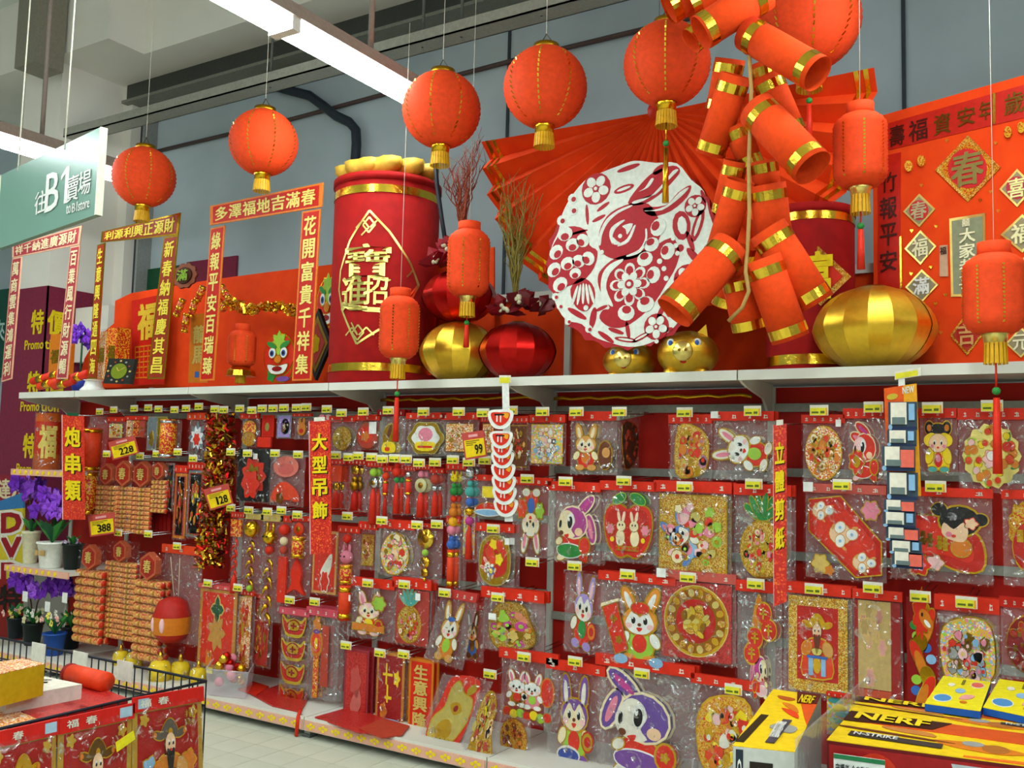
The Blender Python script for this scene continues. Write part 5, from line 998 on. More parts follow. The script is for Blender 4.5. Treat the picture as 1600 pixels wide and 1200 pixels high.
G(635, 645, 698, 713, 'gold petalled medallion with smiling figure', Art().add('medallion', 'gold', Fl(0, -.05, .98, 6, .14, 6), 0, 'palegold').add('medallion', 'white', Fl(0, -.05, .78, 6, .14, 6), 1).add('medallion', 'pink', El(0, .15, .4), 1.5).add('medallion', 'yellow', Sm((-.5, -.3), (.5, -.3), (.4, -.75), (-.4, -.75)), 2).add('medallion', 'hred', Re(-.4, -.62, .4, -.5), 2.5), [(662, 643)], 'hred', .15, 2)
G(690, 645, 748, 713, 'peach rabbit pair on red card', cluster(Re(-.8, -.8, .8, .8), 'card', ['peach', 'cream', 'gold', 'amber'], 14, 13), [(717, 643)], 'hred', .17)
G(752, 650, 775, 712, 'slim red bag beside cup strip', cluster(Re(-.8, -.9, .8, .9), 'card', ['hred', 'gold', 'cream'], 10, 14), [(755, 645)], 'hred', .16)
G(790, 650, 828, 736, 'brown gold cuttings behind cup strip', cluster(Re(-.85, -.9, .85, .9), 'brown', ['gold', 'tan', 'hred', 'cream'], 18, 15), [(799, 641)], 'hred', .13)
G(827, 648, 884, 729, 'square sheet of small white rabbits', cluster(Re(-.95, -.95, .95, .95), 'ivory', ['white', 'lpink', 'sky', 'peach', 'white'], 30, 16, rr=(.1, .2)), [(848, 643)], 'hred', .16)
G(889, 643, 964, 743, 'tan rabbit with flowers standing by a log', RB('tan', 'cream', 'cream', 'hred', 'amber', None).flip(sc=.92, dx=-.28).add('log', 'brown', El(.6, -.3, .3, .55), .5, 'gold').add('log', 'tan', El(.65, -.2, .18, .2), 1.5), [(901, 643)], 'hred', .15, 2)
qq = Quad((lambda p: p)(at(966, 648, 4.6)), at(1003, 640, 4.85), at(1000, 735, 4.85), at(962, 742, 4.6))
G(0, 0, 0, 0, 'dark cutting turned sideways near empty hook', cluster(Sm((-.7, .8), (.6, .6), (.7, -.5), (-.3, -.9)), '4A2410', ['brown', 'gold', 'card'], 10, 17), [(968, 643)], 'steel', .1, q=qq)
G(1045, 648, 1113, 752, 'gold and mauve zodiac figures, half turned', cluster(Sm((-.6, .9), (.3, .9), (.9, .4), (.8, -.6), (.2, -.9), (-.7, -.8)), 'tan', ['gold', 'B87890', 'straw', 'hred', 'amber'], 22, 18, rr=(.14, .28)), [(1070, 644)], 'hred', .14)
G(1112, 643, 1210, 752, 'white pink-eared rabbit face lying sideways', RB('ivory', 'pink', 'white', 'hred', 'lime', None, edge='gold', spread=22).flip(sc=1.0, rot=75), [(1176, 642)], 'hred', .14, 2, sticker=(-.85, .9))
G(1253, 648, 1321, 757, 'red and gold wreath with carp', cluster(El(0, 0, .92, .92, 0, 20), 'card', ['gold', 'hred', 'amber', 'cream', 'orange', 'dgold'], 30, 19, rr=(.1, .22)), [(1280, 641)], 'hred', .13, sticker=(.75, .75))
A = bunny_side('hred', 'cream', 'lpink', 'hred', 'red', (-.1, .72, 62), (-.35, .42, 72)).flip(1, 1, 0, .95); A.add('peony', 'hred', Fl(-.4, -.35, .42, 7, .3, 4), 3.6, 'foil').add('peony', 'gold', El(-.4, -.35, .2), 4.4)
G(1318, 638, 1386, 758, 'red rabbit outlined in gold foil with peony', A, [(1365, 636)], 'hred', .14, 2)
G(1436, 638, 1497, 744, 'smiling child in a tiger hat', child(), [(1457, 637)], 'hred', .15)
G(1496, 638, 1604, 772, 'round wreath of oranges and pink peonies', wreath(['amber', 'orange', 'hred', 'yellow', 'lpink', 'amber'], 5), [(1550, 634)], 'hred', .14)
# --- second row
G(134, 736, 156, 806, 'gold topped red cracker roll', tubeart('redgold', 'gold'), [], None)
G(256, 722, 273, 800, 'gold printed slim silver bag', panel('silver', 'silver', None, extra=cluster(Re(-.7, -.9, .7, .9), 'silver', ['gold', 'lime', 'hred'], 10, 21)), [(278, 706)], None)
G(272, 727, 292, 846, 'gold striped red ribbon bag', panel('card', 'amber', None, extra=cluster(Re(-.6, -.9, .6, .9), 'red', ['gold', 'amber', 'hred'], 12, 22)), [(245, 709)], 'hred', .1)
G(292, 722, 319, 844, 'silver bag of red streamers', panel('card', 'silver', None, extra=cluster(Re(-.7, -.9, .7, .9), 'card', ['silver', 'hred', 'yellow', 'amber'], 14, 23)), [(302, 716)], 'hred', .1)
G(368, 700, 422, 787, 'black boxed red and gold pompom', lambda q, o, r: (lambda mb: (q.plate(mb, Re(-1, -1, 1, 1), -.02, .0, 'black', ref=r), mb.build('black_card', o), Art().add('pompom', 'hred', Fl(.1, -.05, .8, 9, .25, 4), 1).add('pompom', 'gold', Fl(.1, -.1, .55, 7, .3, 4), 2.5).add('pompom', 'hred', Fl(.05, -.35, .6, 6, .3, 4), 4).put(q, o, .002, .006, r)))(MB()), [(361, 706), (387, 708)], None, .1, sticker=(.3, .7))
G(420, 708, 475, 792, 'pink paper fan over red ribbon bow', Art().add('paper_fan', 'E87868', El(0, .5, .8, .42, 0, 16), 1).add('bow', 'orange', Sm((-.9, -.9), (-.6, -.3), (0, -.1), (.7, -.4), (.9, -.85), (0, -.8)), 1.5).add('bow', 'gold', Fl(-.3, -.75, .25, 5), 2.5).add('paper_fan', 'D86058', El(0, .4, .5, .22), 2), [(430, 708), (466, 710)], None)
SL = [(517, 718, 541, 797, 'plain red lacquer pendant', [('plaque', 'orange', 2), ('disc', 'gold', 1), ('tassel', 'hred', 2)], [(525, 711)]), (543, 718, 573, 801, 'gold pagoda pendant with red tassel', [('disc', 'gold', 1), ('gourd', 'dgold', 1.6), ('tassel', 'red', 2)], [(545, 714), (560, 712)]),
      (573, 720, 600, 822, 'green knot pendant on long red tassel', [('ball', 'lime', .8), ('disc', 'silver', 1), ('tassel', 'hred', 3)], [(581, 714)]), (598, 728, 613, 815, 'red cracker pendant leaning aside', [('ball', 'orange', .7), ('tube', 'hred', 1.4), ('tassel', 'red', 2)], [(598, 717)]),
      (613, 720, 633, 806, 'red gourd pendant in clear sleeve', [('gourd', 'hred', 1.2), ('ball', 'green', .5), ('tassel', 'hred', 2.4)], [(617, 716)]), (633, 728, 650, 806, 'silver capped red pendant', [('ball', 'silver', .6), ('tube', 'hred', 1.6), ('tassel', 'hred', 1.6)], [(635, 717)]),
      (648, 726, 674, 812, 'jade coin pendant with pink bead', [('ball', 'pink', .6), ('disc', 'CFC890', 1.2), ('tassel', 'hred', 2)], [(655, 723)]), (672, 732, 694, 810, 'speckled red bead pendant', [('ball', 'card', .8), ('ball', 'silver', .5), ('tassel', 'hred', 1.8)], [(680, 722)]),
      (697, 724, 728, 828, 'green and orange gourd string', [('rabbit', 'yellow', 1), ('gourd', 'green', 1.1), ('ball', 'hred', .6), ('gourd', 'amber', 1.2), ('ball', 'E8A818', .9)], [(708, 718)]), (726, 726, 748, 880, 'long silver sleeve with coloured beads', [('ball', 'silver', .7), ('gourd', 'teal', 1), ('ball', 'blue', .5), ('ball', 'gold', .5), ('ball', 'magenta', .5), ('tassel', 'hred', 1.8)], [(733, 722)]),
      (697, 806, 719, 925, 'pink and blue beads over red cracker tube', [('ball', 'pink', .7), ('gourd', 'blue', .9), ('tube', 'orange', 2.6)], [])]
for x0, y0, x1, y1, d, sp, tg in SL: G(x0, y0, x1, y1, d, beads(sp), tg, None if 'sleeve' in d else 'hred', .1, 1 if x1-x0 < 18 else 2, name='bead_pendant', cat='pendant')
G(738, 742, 792, 810, 'gold basket bag with red blossoms and waves', Art().add('basket', 'yellow', Re(-.4, .1, .3, .7), 1, 'palegold').add('blossoms', 'hred', Sm((-.8, -.5), (0, -.2), (.8, -.5), (.4, -.8), (-.5, -.8)), 1.5, 'gold').add('waves', 'sky', Sm((-.9, -.75), (0, -.6), (.9, -.75), (0, -.95)), 2.4, 'white'), [(758, 719)], 'hred', .14)
G(800, 746, 862, 873, 'upside-down rabbit girl in flowers', RB('ivory', 'pink', 'cream', 'orange', 'blue', None).flip(1, -1, 0, .95).add('blossom', 'orange', Fl(-.5, .35, .3, 6), 3, 'gold').add('blossom', 'lime', Fl(.5, .3, .25, 6), 3, 'gold'), [(824, 748)], 'hred', .1)
G(855, 753, 939, 881, 'purple rabbit with green skirt and raised ear', bunny_side('B0408C'), [(884, 752)], 'hred', .12, 2)
G(938, 752, 1027, 881, 'red apple with two white rabbits', apple(), [(975, 751)], 'hred', .12, 2)
A = cluster(Re(-.92, -.95, .95, .95), 'straw', ['gold', 'cream', 'pink', 'hred', 'lpink', 'palegold', 'lime', 'amber'], 34, 31, rr=(.1, .2)); A = A + RB('5A80C0', 'pink', 'ivory', 'sky', 'pink', None).flip(sc=.66, dx=-.3, dy=-.1, rot=35)
G(1022, 752, 1144, 906, 'blue rabbit among gold and pink figures', A, [(1070, 760)], 'hred', .12, 2)
G(1147, 757, 1237, 911, 'bright gold pineapple with foil leaves', pineapple(), [(1178, 756)], 'hred', .12, 2)
G(1256, 757, 1386, 909, 'red diamond card with three rabbit groups', diamond_rabbits(), [(1316, 757)], 'C8584C', .1, sticker=(-.85, .93))
G(1388, 762, 1553, 911, 'red fan with black-haired girl and peony', fan_girl(), [(1462, 760)], 'hred', .1)
G(1566, 766, 1640, 919, 'gold ball charm over red disc at right edge', Art().add('gold_ball', 'busyfoil', Fl(-.2, .35, .6, 9, .2, 4), 1, 'gold').add('red_disc', 'red', El(.2, -.1, .8, .6, 0, 18), 2, 'gold').add('red_disc', 'gold', Re(-.4, 0, -.1, .3), 3), [], 'hred', .1)
# --- third row
PEP = [(360, 800, 383, 932, 'narrow red sequin strip in clear sleeve', [('plaque', 'redgold', 1), ('pepper', 'hred', 2), ('tassel', 'hred', 1)], [(361, 793)]), (381, 803, 411, 930, 'gold fish head over gold pepper string', [('ball', 'gold', 1), ('pepper', 'gold', 2.6), ('ball', 'lime', .4)], [(389, 797)]),
       (406, 803, 441, 975, 'gold rabbit head over long gold pepper string', [('rabbit', 'gold', 1.2), ('ball', 'hred', .5), ('pepper', 'gold', 3.4)], [(418, 799)]), (437, 806, 455, 950, 'slim red tassel with bead', [('ball', 'hred', .6), ('ball', 'cream', .4), ('ball', 'card', .4), ('plaque', 'hred', 2.2)], [(440, 797)]),
       (452, 806, 486, 935, 'red lantern fish string beside banner', [('disc', 'orange', .6), ('tube', 'redgold', 1), ('fish', 'hred', 1.6)], [(465, 804)]), (527, 822, 561, 976, 'pink rabbit head over red cracker beads', [('ball', 'hred', .5), ('rabbit', 'pink', 1), ('tube', 'redgold', 1), ('tube', 'orange', 1.8)], [(543, 806)]),
       (646, 818, 690, 912, 'three gold coins on a cord', [('disc', 'foil', 1.4), ('ball', 'lime', .5), ('disc', 'gold', .8), ('disc', 'gold', .6), ('ball', 'gold', .3)], [(652, 820), (683, 819)])]
for x0, y0, x1, y1, d, sp, tg in PEP: G(x0, y0, x1, y1, d, beads(sp), tg, 'straw' if 'gold' in d and 'pepper' in d else 'hred', .07, name='bead_pendant', cat='pendant')
G(487, 828, 529, 932, 'tan card with white rabbit on red', panel('hred', 'tan', None, extra=Art().add('rabbit_print', 'ivory', Sm((-.3, -.35), (.2, .1), (.6, .3), (.6, -.1), (.3, -.45)), 1).add('rabbit_print', 'hred', Fl(.1, -.6, .35, 6), 2, 'ivory')), [], None, name='picture_card', bag=True)
G(561, 815, 590, 892, 'slim folded gold rabbit cutting', cluster(Re(-.7, -.8, .7, .8), 'tan', ['peach', 'gold', 'card'], 12, 41), [], 'hred', .17)
G(588, 812, 648, 902, 'gold ox-faced cutting on silver', cluster(Sm((-.6, .5), (0, .9), (.6, .5), (.8, -.3), (.3, -.9), (-.4, -.9), (-.8, -.2)), 'silver', ['peach', 'gold', 'pink', 'cream', 'hred'], 18, 42, rr=(.12, .26)), [(597, 813)], 'hred', .17, 2)
G(720, 792, 748, 874, 'small silver sleeve with red streamers', cluster(Re(-.7, -.9, .7, .9), 'silver', ['hred', 'silver', 'pink'], 10, 43), [], None)
G(744, 818, 804, 922, 'rabbit in basket of red blossoms', flower_basket(), [(771, 826)], 'hred', .13, 2, sticker=(.75, .5))
G(880, 892, 946, 1024, 'lilac-eared rabbit girl kicking in green skirt', RB('lilac', 'lpink', 'ivory', 'hred', 'green', 'amber', spread=10).flip(sc=.97, rot=-8), [(898, 884)], None, dy=.02)
G(935, 896, 1056, 1047, 'orange rabbit with red New Year scroll', fox_scroll(), [(981, 897)], 'hred', .1, 2)
G(1027, 893, 1151, 1037, 'ring of golden fish on red square', lambda q, o, r: (lambda mb: (q.plate(mb, Re(-.98, -1, .98, 1), -.004, .002, 'crimson', ref=r), mb.build('red_square', o), medallion().put(q.sub(-.93, -.95, .93, .95), o, .004, .003, r)))(MB()), [(1075, 902)], 'C8584C', .11, 3, sticker=(-.85, .92))
G(1150, 908, 1222, 1092, 'four round characters above a pink rabbit', chars_rabbit(), [(1181, 912)], 'hred', .1, 2)
# --- lower rows
A = RB('lpink', 'pink', 'cream', 'hred', 'yellow', 'gold').flip(sc=.9); A.add('crown', 'lime', Fl(.45, .45, .3, 6), 3, 'gold').add('ribbon', 'amber', Re(-.7, -.7, .7, -.45), 3.4, 'gold')
G(540, 903, 617, 1001, 'pink rabbit with gold crown and ribbon', A, [(575, 911)], 'hred', .16, 1, sticker=(-.8, .3))
G(613, 903, 674, 1012, 'green-topped pineapple on red ground', lambda q, o, r: (lambda mb: (q.plate(mb, Re(-.9, -1, .98, 1), -.004, .002, 'B0382C', ref=r), mb.build('red_ground', o), pineapple('tan', 'teal', 9).put(q.sub(-.9, -.95, .7, .95), o, .004, .003, r)))(MB()), [(632, 913)], 'hred', .16, 2, sticker=(.45, .5))
qa = cquad(((690, 918), (748, 928), (722, 1050), (660, 1030)), 4.6)
G(0, 0, 0, 0, 'winking golden tan rabbit in tilted bag', RB('tan', 'ivory', 'ivory', 'amber', 'lime', None, wink=True, spread=18).add('bow', 'blue', El(0, .42, .2, .08), 4).flip(sc=.95), [(695, 926)], 'C03A34', .12, 1, q=qa)
G(718, 940, 756, 1035, 'brown rabbit bag behind the winking one', RB('brown', 'ivory', 'tan', 'blue', 'gold', None).flip(sc=.95, dx=.15), [], 'C03A34', .12, dy=.08)
G(752, 920, 851, 1022, 'pink money pot with gold coins', cluster(Sm((-.5, .8), (.3, .9), (.6, .3), (.8, -.5), (.3, -.9), (-.5, -.9), (-.8, -.2)), 'tan', ['magenta', 'gold', 'lime', 'amber', 'E08A60', 'straw'], 20, 51, rr=(.14, .28)), [(778, 933)], 'hred', .18, 2, sticker=(-.55, .1))
hook(832, 878, 'gap left of the dancing rabbit girl')
GODQ = lambda q, o, r: god_panel(q, o, 'hred', 'goldlace')
qg = pquad(1222, 912, 1333, 1093, Y_GOODS)
def godart(q, o, r):
    mb = MB(); q.plate(mb, Re(-.9, -.95, .95, .98), -.002, .003, 'goldlace', ref=r); mb.build('gold_frame', o); mb = MB(); q.plate(mb, Re(-.62, -.72, .66, .78), .003, .005, 'red', ref=r); mb.build('red_field', o); god('gold', 'orange', 'brown').flip(sc=.86).put(q.sub(-.72, -.75, .76, .78), o, .006, .003, r)
G(0, 0, 0, 0, 'wealth god in a carved gold frame', godart, [(1272, 920)], 'hred', .1, 2, q=qg)
def goldprint(q, o, r):
    mb = MB(); q.plate(mb, Re(-1, -1, 1, 1), -.1, .0, 'A02420', ref=r); mb.build('box', o); mb = MB(); q.plate(mb, Re(-.82, -.78, .6, 1), .0, .003, 'C8A868', ref=r); mb.build('gold_panel', o)
    A = Art(); rr = random.Random(3)
    for i in range(11): A.add('peony_print', ['E0A090', 'D8B070', 'C88878', 'B89858'][i % 4], Fl(rr.uniform(-.6, .4), rr.uniform(-.6, .8), rr.uniform(.12, .24), 6, .3, 4), 1.2+.1*i, 'straw', .02)
    A.put(q, o, .003, .001, r); mb = MB(); q.plate(mb, Re(-.82, -1, .6, -.8), .0, .003, 'C85030', ref=r); mb.build('red_foot', o)
G(1331, 922, 1411, 1102, 'tall box with pale gold peony panel', goldprint, [(1364, 918)], 'hred', .09)
G(1413, 930, 1472, 1110, 'dragon strip with rainbow foil clouds', dragon(), [(1438, 932)], None, bag=False, n=1, name='dragon_strip')
G(1461, 932, 1563, 1082, 'silver bag of pink opera figures', cluster(Sm((-.8, .6), (0, .9), (.8, .7), (.9, -.5), (.3, -.9), (-.6, -.9), (-.9, -.2)), 'silver', ['pink', 'sky', 'gold', 'hred', 'lpink', 'grey', 'straw'], 32, 61, rr=(.1, .22)), [(1510, 941)], 'hred', .17, 2)
G(1563, 934, 1640, 1066, 'dark red round cutting at the right edge', cluster(El(.1, 0, .9, .8, 0, 18), 'dred', ['red', 'dgold', 'card'], 16, 62), [], 'red', .13)
G(435, 950, 482, 1110, 'four gold ingots in a row', ingots(4), [(453, 937)], 'D85060', .07, 2)
G(478, 950, 528, 1097, 'orange money pouch over beaded tail', pouch().flip(sc=.55, dx=-.35, dy=.42).add('beaded_tail', 'redgold', Re(-.5, -.98, -.2, .05), .8, 'amber').add('beaded_tail', 'card', Re(0, -.7, .5, .8), .5), [(492, 940)], 'D85060', .09, 3)
G(536, 1012, 578, 1130, 'stack of crimson relief cards with white edge', panel('crimson', '9A3038', None, extra=Art().add('relief', 'C05048', Fl(0, .1, .5, 5, .3, 4), 1).add('relief', 'C86A60', Sm((-.4, -.6), (.2, -.1), (.5, -.5), (0, -.9)), 1).add('relief', 'ivory', Re(-1, -1.02, 1, -.9), 1)), [(541, 1008)], None, bag=False, n=3, name='relief_card')
G(586, 1018, 634, 1137, 'pack of red envelopes with gold script', panel('A01818', 'C88030', None, extra=Art().add('gold_script', 'yellow', Re(-.3, .1, -.2, .7), 1).add('gold_script', 'yellow', Re(-.5, .35, .2, .42), 1).add('gold_script', 'yellow', Re(-.3, -.3, .15, -.22), 1).add('gold_script', 'yellow', Re(-.2, -.4, -.1, .1), 1).add('gold_script', 'yellow', Fl(.5, .3, .25, 5, .4, 4), 1).add('gold_script', 'amber', Fl(-.4, -.65, .28, 5, .3, 4), 1).add('blue_label', 'sky', Re(-.7, -.92, .7, -.84), 1.2)), [(594, 1020)], None, n=2, name='envelope_pack')
G(637, 1028, 679, 1150, 'narrow couplet scroll for booming business', panel('hred', 'amber', '生意興隆', 'straw', bold=.045), [(631, 1022)], None, bag=False, n=2, name='couplet_scroll')
qb = cquad(((690, 1050), (772, 1062), (722, 1186), (650, 1160)), 4.5)
G(0, 0, 0, 0, 'large gold embossed rabbit on red sheet', gold_rabbit(), [(766, 1053)], None, q=qb)
qb = cquad(((745, 1078), (788, 1082), (772, 1206), (708, 1206)), 4.43)
A = cluster(Sm((-.2, .95), (.4, .95), (.7, .5), (.5, .1), (.8, -.5), (.7, -.95), (-.8, -.95), (-.5, -.3), (-.5, .5)), 'palegold', ['foil', 'gold', 'palegold', 'peach', 'card'], 22, 71, rr=(.1, .22)); A.add('wheat_sprig', 'yellow', Re(.05, .4, .12, .85), 3).add('wheat_sprig', 'yellow', El(.1, .7, .2, .08, 40), 3)
G(0, 0, 0, 0, 'slim gold rabbit charm leaning at shelf front', A, [], None, q=qb)
G(778, 1118, 828, 1192, 'amber lion-faced ball on the base shelf', cluster(El(0, 0, .9, .9, 0, 18), 'amber', ['gold', 'brown', 'dred', 'amber'], 14, 72), [], None, bag=True, dy=-.03)
G(780, 1016, 873, 1134, 'two white rabbits hugging among gourds', two_rabbits(), [(819, 1026)], 'hred', .15)
G(853, 1034, 946, 1206, 'thin purple rabbit holding palette in crumpled bag', RB('purple', 'ivory', 'cream', 'lime', 'hred', 'gold', spread=7).add('blue_trousers', '3A4EA0', El(-.2, -.78, .4, .16), 3, 'ivory').flip(sc=.97), [(899, 1033)], 'hred', .1)
A = bunny_side('6A4A98', 'cream', 'ivory', 'purple', 'hred', (-.45, .72, 55), (-.72, .2, -25)); A.add('held_charm', 'gold', Fl(.5, -.55, .12, 5, .4, 4), 4)
G(930, 1030, 1086, 1222, 'largest purple rabbit with red jacket, front bottom', A, [(1003, 1052)], 'hred', .1, 2)
G(1080, 1058, 1188, 1222, 'yellow woven basket with orange rabbit', cluster(Sm((-.5, .7), (.6, .8), (.9, .2), (.8, -.8), (0, -.95), (-.7, -.8), (-.9, .1)), 'yellow', ['hred', 'gold', 'ivory', 'amber', 'yellow', 'lpink', 'orange'], 26, 73, rr=(.12, .24)), [(1146, 1077)], 'hred', .1)
qc = pquad(308, 914, 372, 1050, 4.6)
G(0, 0, 0, 0, 'tall red card with green knot', panel('hred', 'C8883C', None, extra=Art().add('knot', 'dgreen', Fl(0, .5, .34, 4, .5, 4), 1, 'straw').add('gold_star', 'C89040', Fl(0, -.1, .5, 7, .4, 4), 1).add('gold_star', 'amber', Re(-.5, -.95, -.2, -.6), 1)), [(325, 911), (372, 918)], 'D85050', .05, 3, q=qc)
G(368, 922, 396, 1050, 'long red and gold woven hanging, left', cluster(Re(-.8, -.97, .8, .97), 'card', ['hred', 'amber', 'red', 'gold'], 20, 75), [], 'hred', .06)
G(394, 928, 424, 1046, 'long red and gold woven hanging, right', cluster(Re(-.8, -.97, .8, .97), 'B02A20', ['red', 'amber', 'card', 'dgold'], 20, 76), [], 'hred', .06, dy=.04)
# ------------------------------------------------------------------ firecracker strings
def cracker_string(x0, y0, x1, y1, desc, rows, hexh, tags=(), Y=4.6, ch='春', hexes=1, deep=1):
    q = pquad(x0, y0, x1, y1, Y); o = thing('firecracker_string', desc, 'firecrackers', q.base); W = q.w; H = q.h; hz = H*hexh
    for k in range(hexes):
        cx = 0 if hexes == 1 else (k-.5)*W*.5; r = hz*.5; rx = min(r, W/2/hexes*1.05); pts = [(cx+rx*math.cos(t), H-r+r*math.sin(t)) for t in [PI/2+i*PI/3 for i in range(6)]]
        h = MB().plate(pts, -.03, .02, 'C05A38').build('hexagon_plaque', o); MB().plate([(cx+(a-cx)*.8, H-r+(b-H+r)*.8) for a, b in pts], -.033, -.03, 'A82A1C').build('red_field', h)
        v, f = glyphs(ch, .03); MB().add([(cx+x*rx*.4, -.036-e, H-r+y*r*.45) for x, y, e in v], f, 'straw').build('gold_character', h)
    rh = (H-hz)/rows; me = MB().lathe([(rh*.47, -W*.235), (rh*.49, -W*.22), (rh*.49, W*.22), (rh*.47, W*.235)], 'crackerprint', n=9, axis='x').lathe([(rh*.505, -W*.03), (rh*.505, W*.03)], 'B07A30', n=9, axis='x', cap=False).lathe([(rh*.4, W*.235), (rh*.4, W*.238)], 'D8341A', n=9, axis='x').mesh('cracker')
    for dd in range(deep):
        for i in range(rows):
            for s in (-1, 1):
                c = bpy.data.objects.new('cracker', me); COL.objects.link(c); c.parent = o; c.location = (s*W*.245, dd*rh*.98, H-hz-rh*(i+.5))
    film(q.sub(-1.06, -1, 1.06, 1, .045), o, 1.0, bulge=.02, seed=int(x0))
    for i, t in enumerate(tags): hook(t[0], t[1], desc if len(tags) == 1 else desc+[', left one', ', right one'][i], Y-.08)
    return o
cracker_string(152, 724, 187, 806, 'small faded hexagon-topped firecracker string in bag', 6, .42, [(167, 709)])
cracker_string(181, 720, 238, 834, 'twin hexagon-topped firecracker strings side by side', 10, .36, [(219, 712)], hexes=2)
cracker_string(238, 722, 262, 802, 'slim hexagon-topped firecracker string in silver sleeve', 7, .35)
cracker_string(120, 850, 162, 1006, 'leftmost thick firecracker string', 9, .26, [(185, 832)], Y=4.55, deep=2)
cracker_string(164, 844, 214, 1000, 'middle gold firecracker string with hexagon plaque above base shelf', 15, .22, Y=4.6, deep=2)
cracker_string(212, 862, 254, 1034, 'thick red-ended firecracker string above the golden bells', 10, .26, [(232, 834)], Y=4.52, deep=2)
def lanternbag(q, o, r):
    b = q.base-r.base; H = q.h
    for s in (-1, 1): MB().tube([b+Vector((s*.02, -.03, H*.45)), b+Vector((s*.05-.05, -.02, H*.97))], .002, 'cream', 4).build('cord', o)
    MB().lathe([(.07, 0), (.125, .06), (.135, .18), (.1, .28), (.04, .31)], 'B8241A', b+Vector((-.01, -.05, .0)), 20).build('red_shade', o); MB().lathe([(.128, .06), (.138, .12), (.136, .18)], 'amber', b+Vector((-.01, -.05, .0)), 20, cap=False).build('gold_print', o)
    for s in (-1, 1): MB().ball(b+Vector((s*.045-.01, -.17, .13)), .022, 'lpink', .02, .055, 8, 5).build('white_panel', o)
G(251, 852, 313, 1008, 'red lantern at the bottom of a long bag', lanternbag, [(277, 853)], 'orange', .09, dy=-.04, name='bagged_lantern')
q = cquad(((236, 800), (268, 798), (267, 832), (235, 832)), 4.7); o = thing('cracker_rods', 'dark red rods hanging beside the twin firecracker strings', 'firecrackers', q.base)
for i in range(5): mb = MB(); q.plate(mb, Re(-1+.4*i, -1, -.68+.4*i, 1), -.02, .0, 'dred'); mb.build('rod', o)
# ------------------------------------------------------------------ vertical category banners
def banner(pts, txt, label, Y, y0, y1, clip):
    q = cquad(pts, Y); o = thing('category_banner', label, 'banner', q.base); mb = MB(); q.plate(mb, Re(-1, -1, 1, 1), -.003, 0, 'confetti'); mb.build('red_sheet', o); mb = MB(); q.plate(mb, Re(-1.03, -1, -.97, 1), -.004, .001, 'lpink'); mb.build('pale_edge', o)
    n = len(txt); ya, yb = pts[0][1], pts[3][1]; V = lambda y: 1-2*(y-ya)/(yb-ya)
    for i, c in enumerate(txt):
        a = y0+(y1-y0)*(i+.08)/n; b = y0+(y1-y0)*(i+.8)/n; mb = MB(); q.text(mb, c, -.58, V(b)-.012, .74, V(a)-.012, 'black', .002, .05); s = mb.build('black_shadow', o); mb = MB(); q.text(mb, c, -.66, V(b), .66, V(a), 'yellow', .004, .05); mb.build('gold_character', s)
    mb = MB(); q.plate(mb, Re(-.5, .99, .5, .99+.06), -.002, .004, clip); mb.build('clip', o); MB().tube([q.p(0, 1.0, 0), q.p(0, 1.02, 0)+Vector((0, Y_PANEL-Y-.01, .02))], .004, 'chrome', 5).build('arm', o)
    return o
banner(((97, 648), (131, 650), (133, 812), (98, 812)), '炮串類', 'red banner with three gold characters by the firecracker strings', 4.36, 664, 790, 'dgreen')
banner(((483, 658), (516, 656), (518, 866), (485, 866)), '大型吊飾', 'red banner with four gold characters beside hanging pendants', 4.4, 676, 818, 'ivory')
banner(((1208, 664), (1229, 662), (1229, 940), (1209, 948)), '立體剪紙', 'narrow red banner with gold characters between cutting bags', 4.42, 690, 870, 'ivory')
def price_card(pts, num, label, Y=4.42):
    q = cquad(pts, Y); o = thing('price_card', label, 'price card', q.base); mb = MB(); q.plate(mb, Re(-1, -1, 1, 1), -.004, 0, 'C04A40'); mb.build('red_card', o); mb = MB(); q.plate(mb, Re(-.86, -.86, .9, .42), 0, .002, 'F0CC10'); y = mb.build('yellow_field', o)
    for i, c in enumerate(num): mb = MB(); k = len(num); w = .36; x1 = .72-(k-1-i)*w; q.text(mb, c, x1-w*(.86 if c != '1' else .5), -.7, x1-w*(0 if c != '1' else .2), .0, 'black', .004, .03); mb.build('digit', y)
    mb = MB()
    for i in range(3): q.plate(mb, Re(-.7, .28-i*.14, .5-i*.3, .34-i*.14), .002, .003, '6A5A10')
    q.plate(mb, Re(-.4, .6, .4, .8), 0, .003, 'E8A0A0'); k = mb.build('small_print', y); k['kind'] = 'stuff'
    MB().tube([q.p(0, .95, -.004), q.p(0, .95, -.004)+Vector((0, .16, .02))], .003, 'chrome', 5).build('clip_wire', o)
price_card(((169, 691), (210, 680), (217, 708), (176, 719)), '228', 'tilted price card reading 228'); price_card(((137, 806), (178, 800), (180, 833), (141, 839)), '388', 'price card reading 388 under the banner')
price_card(((318, 765), (356, 755), (364, 787), (328, 798)), '128', 'tilted price card reading 128 on the tinsel garland', 4.33); price_card(((721, 677), (756, 672), (761, 713), (727, 719)), '99', 'price card reading 99 beside the cup strip')
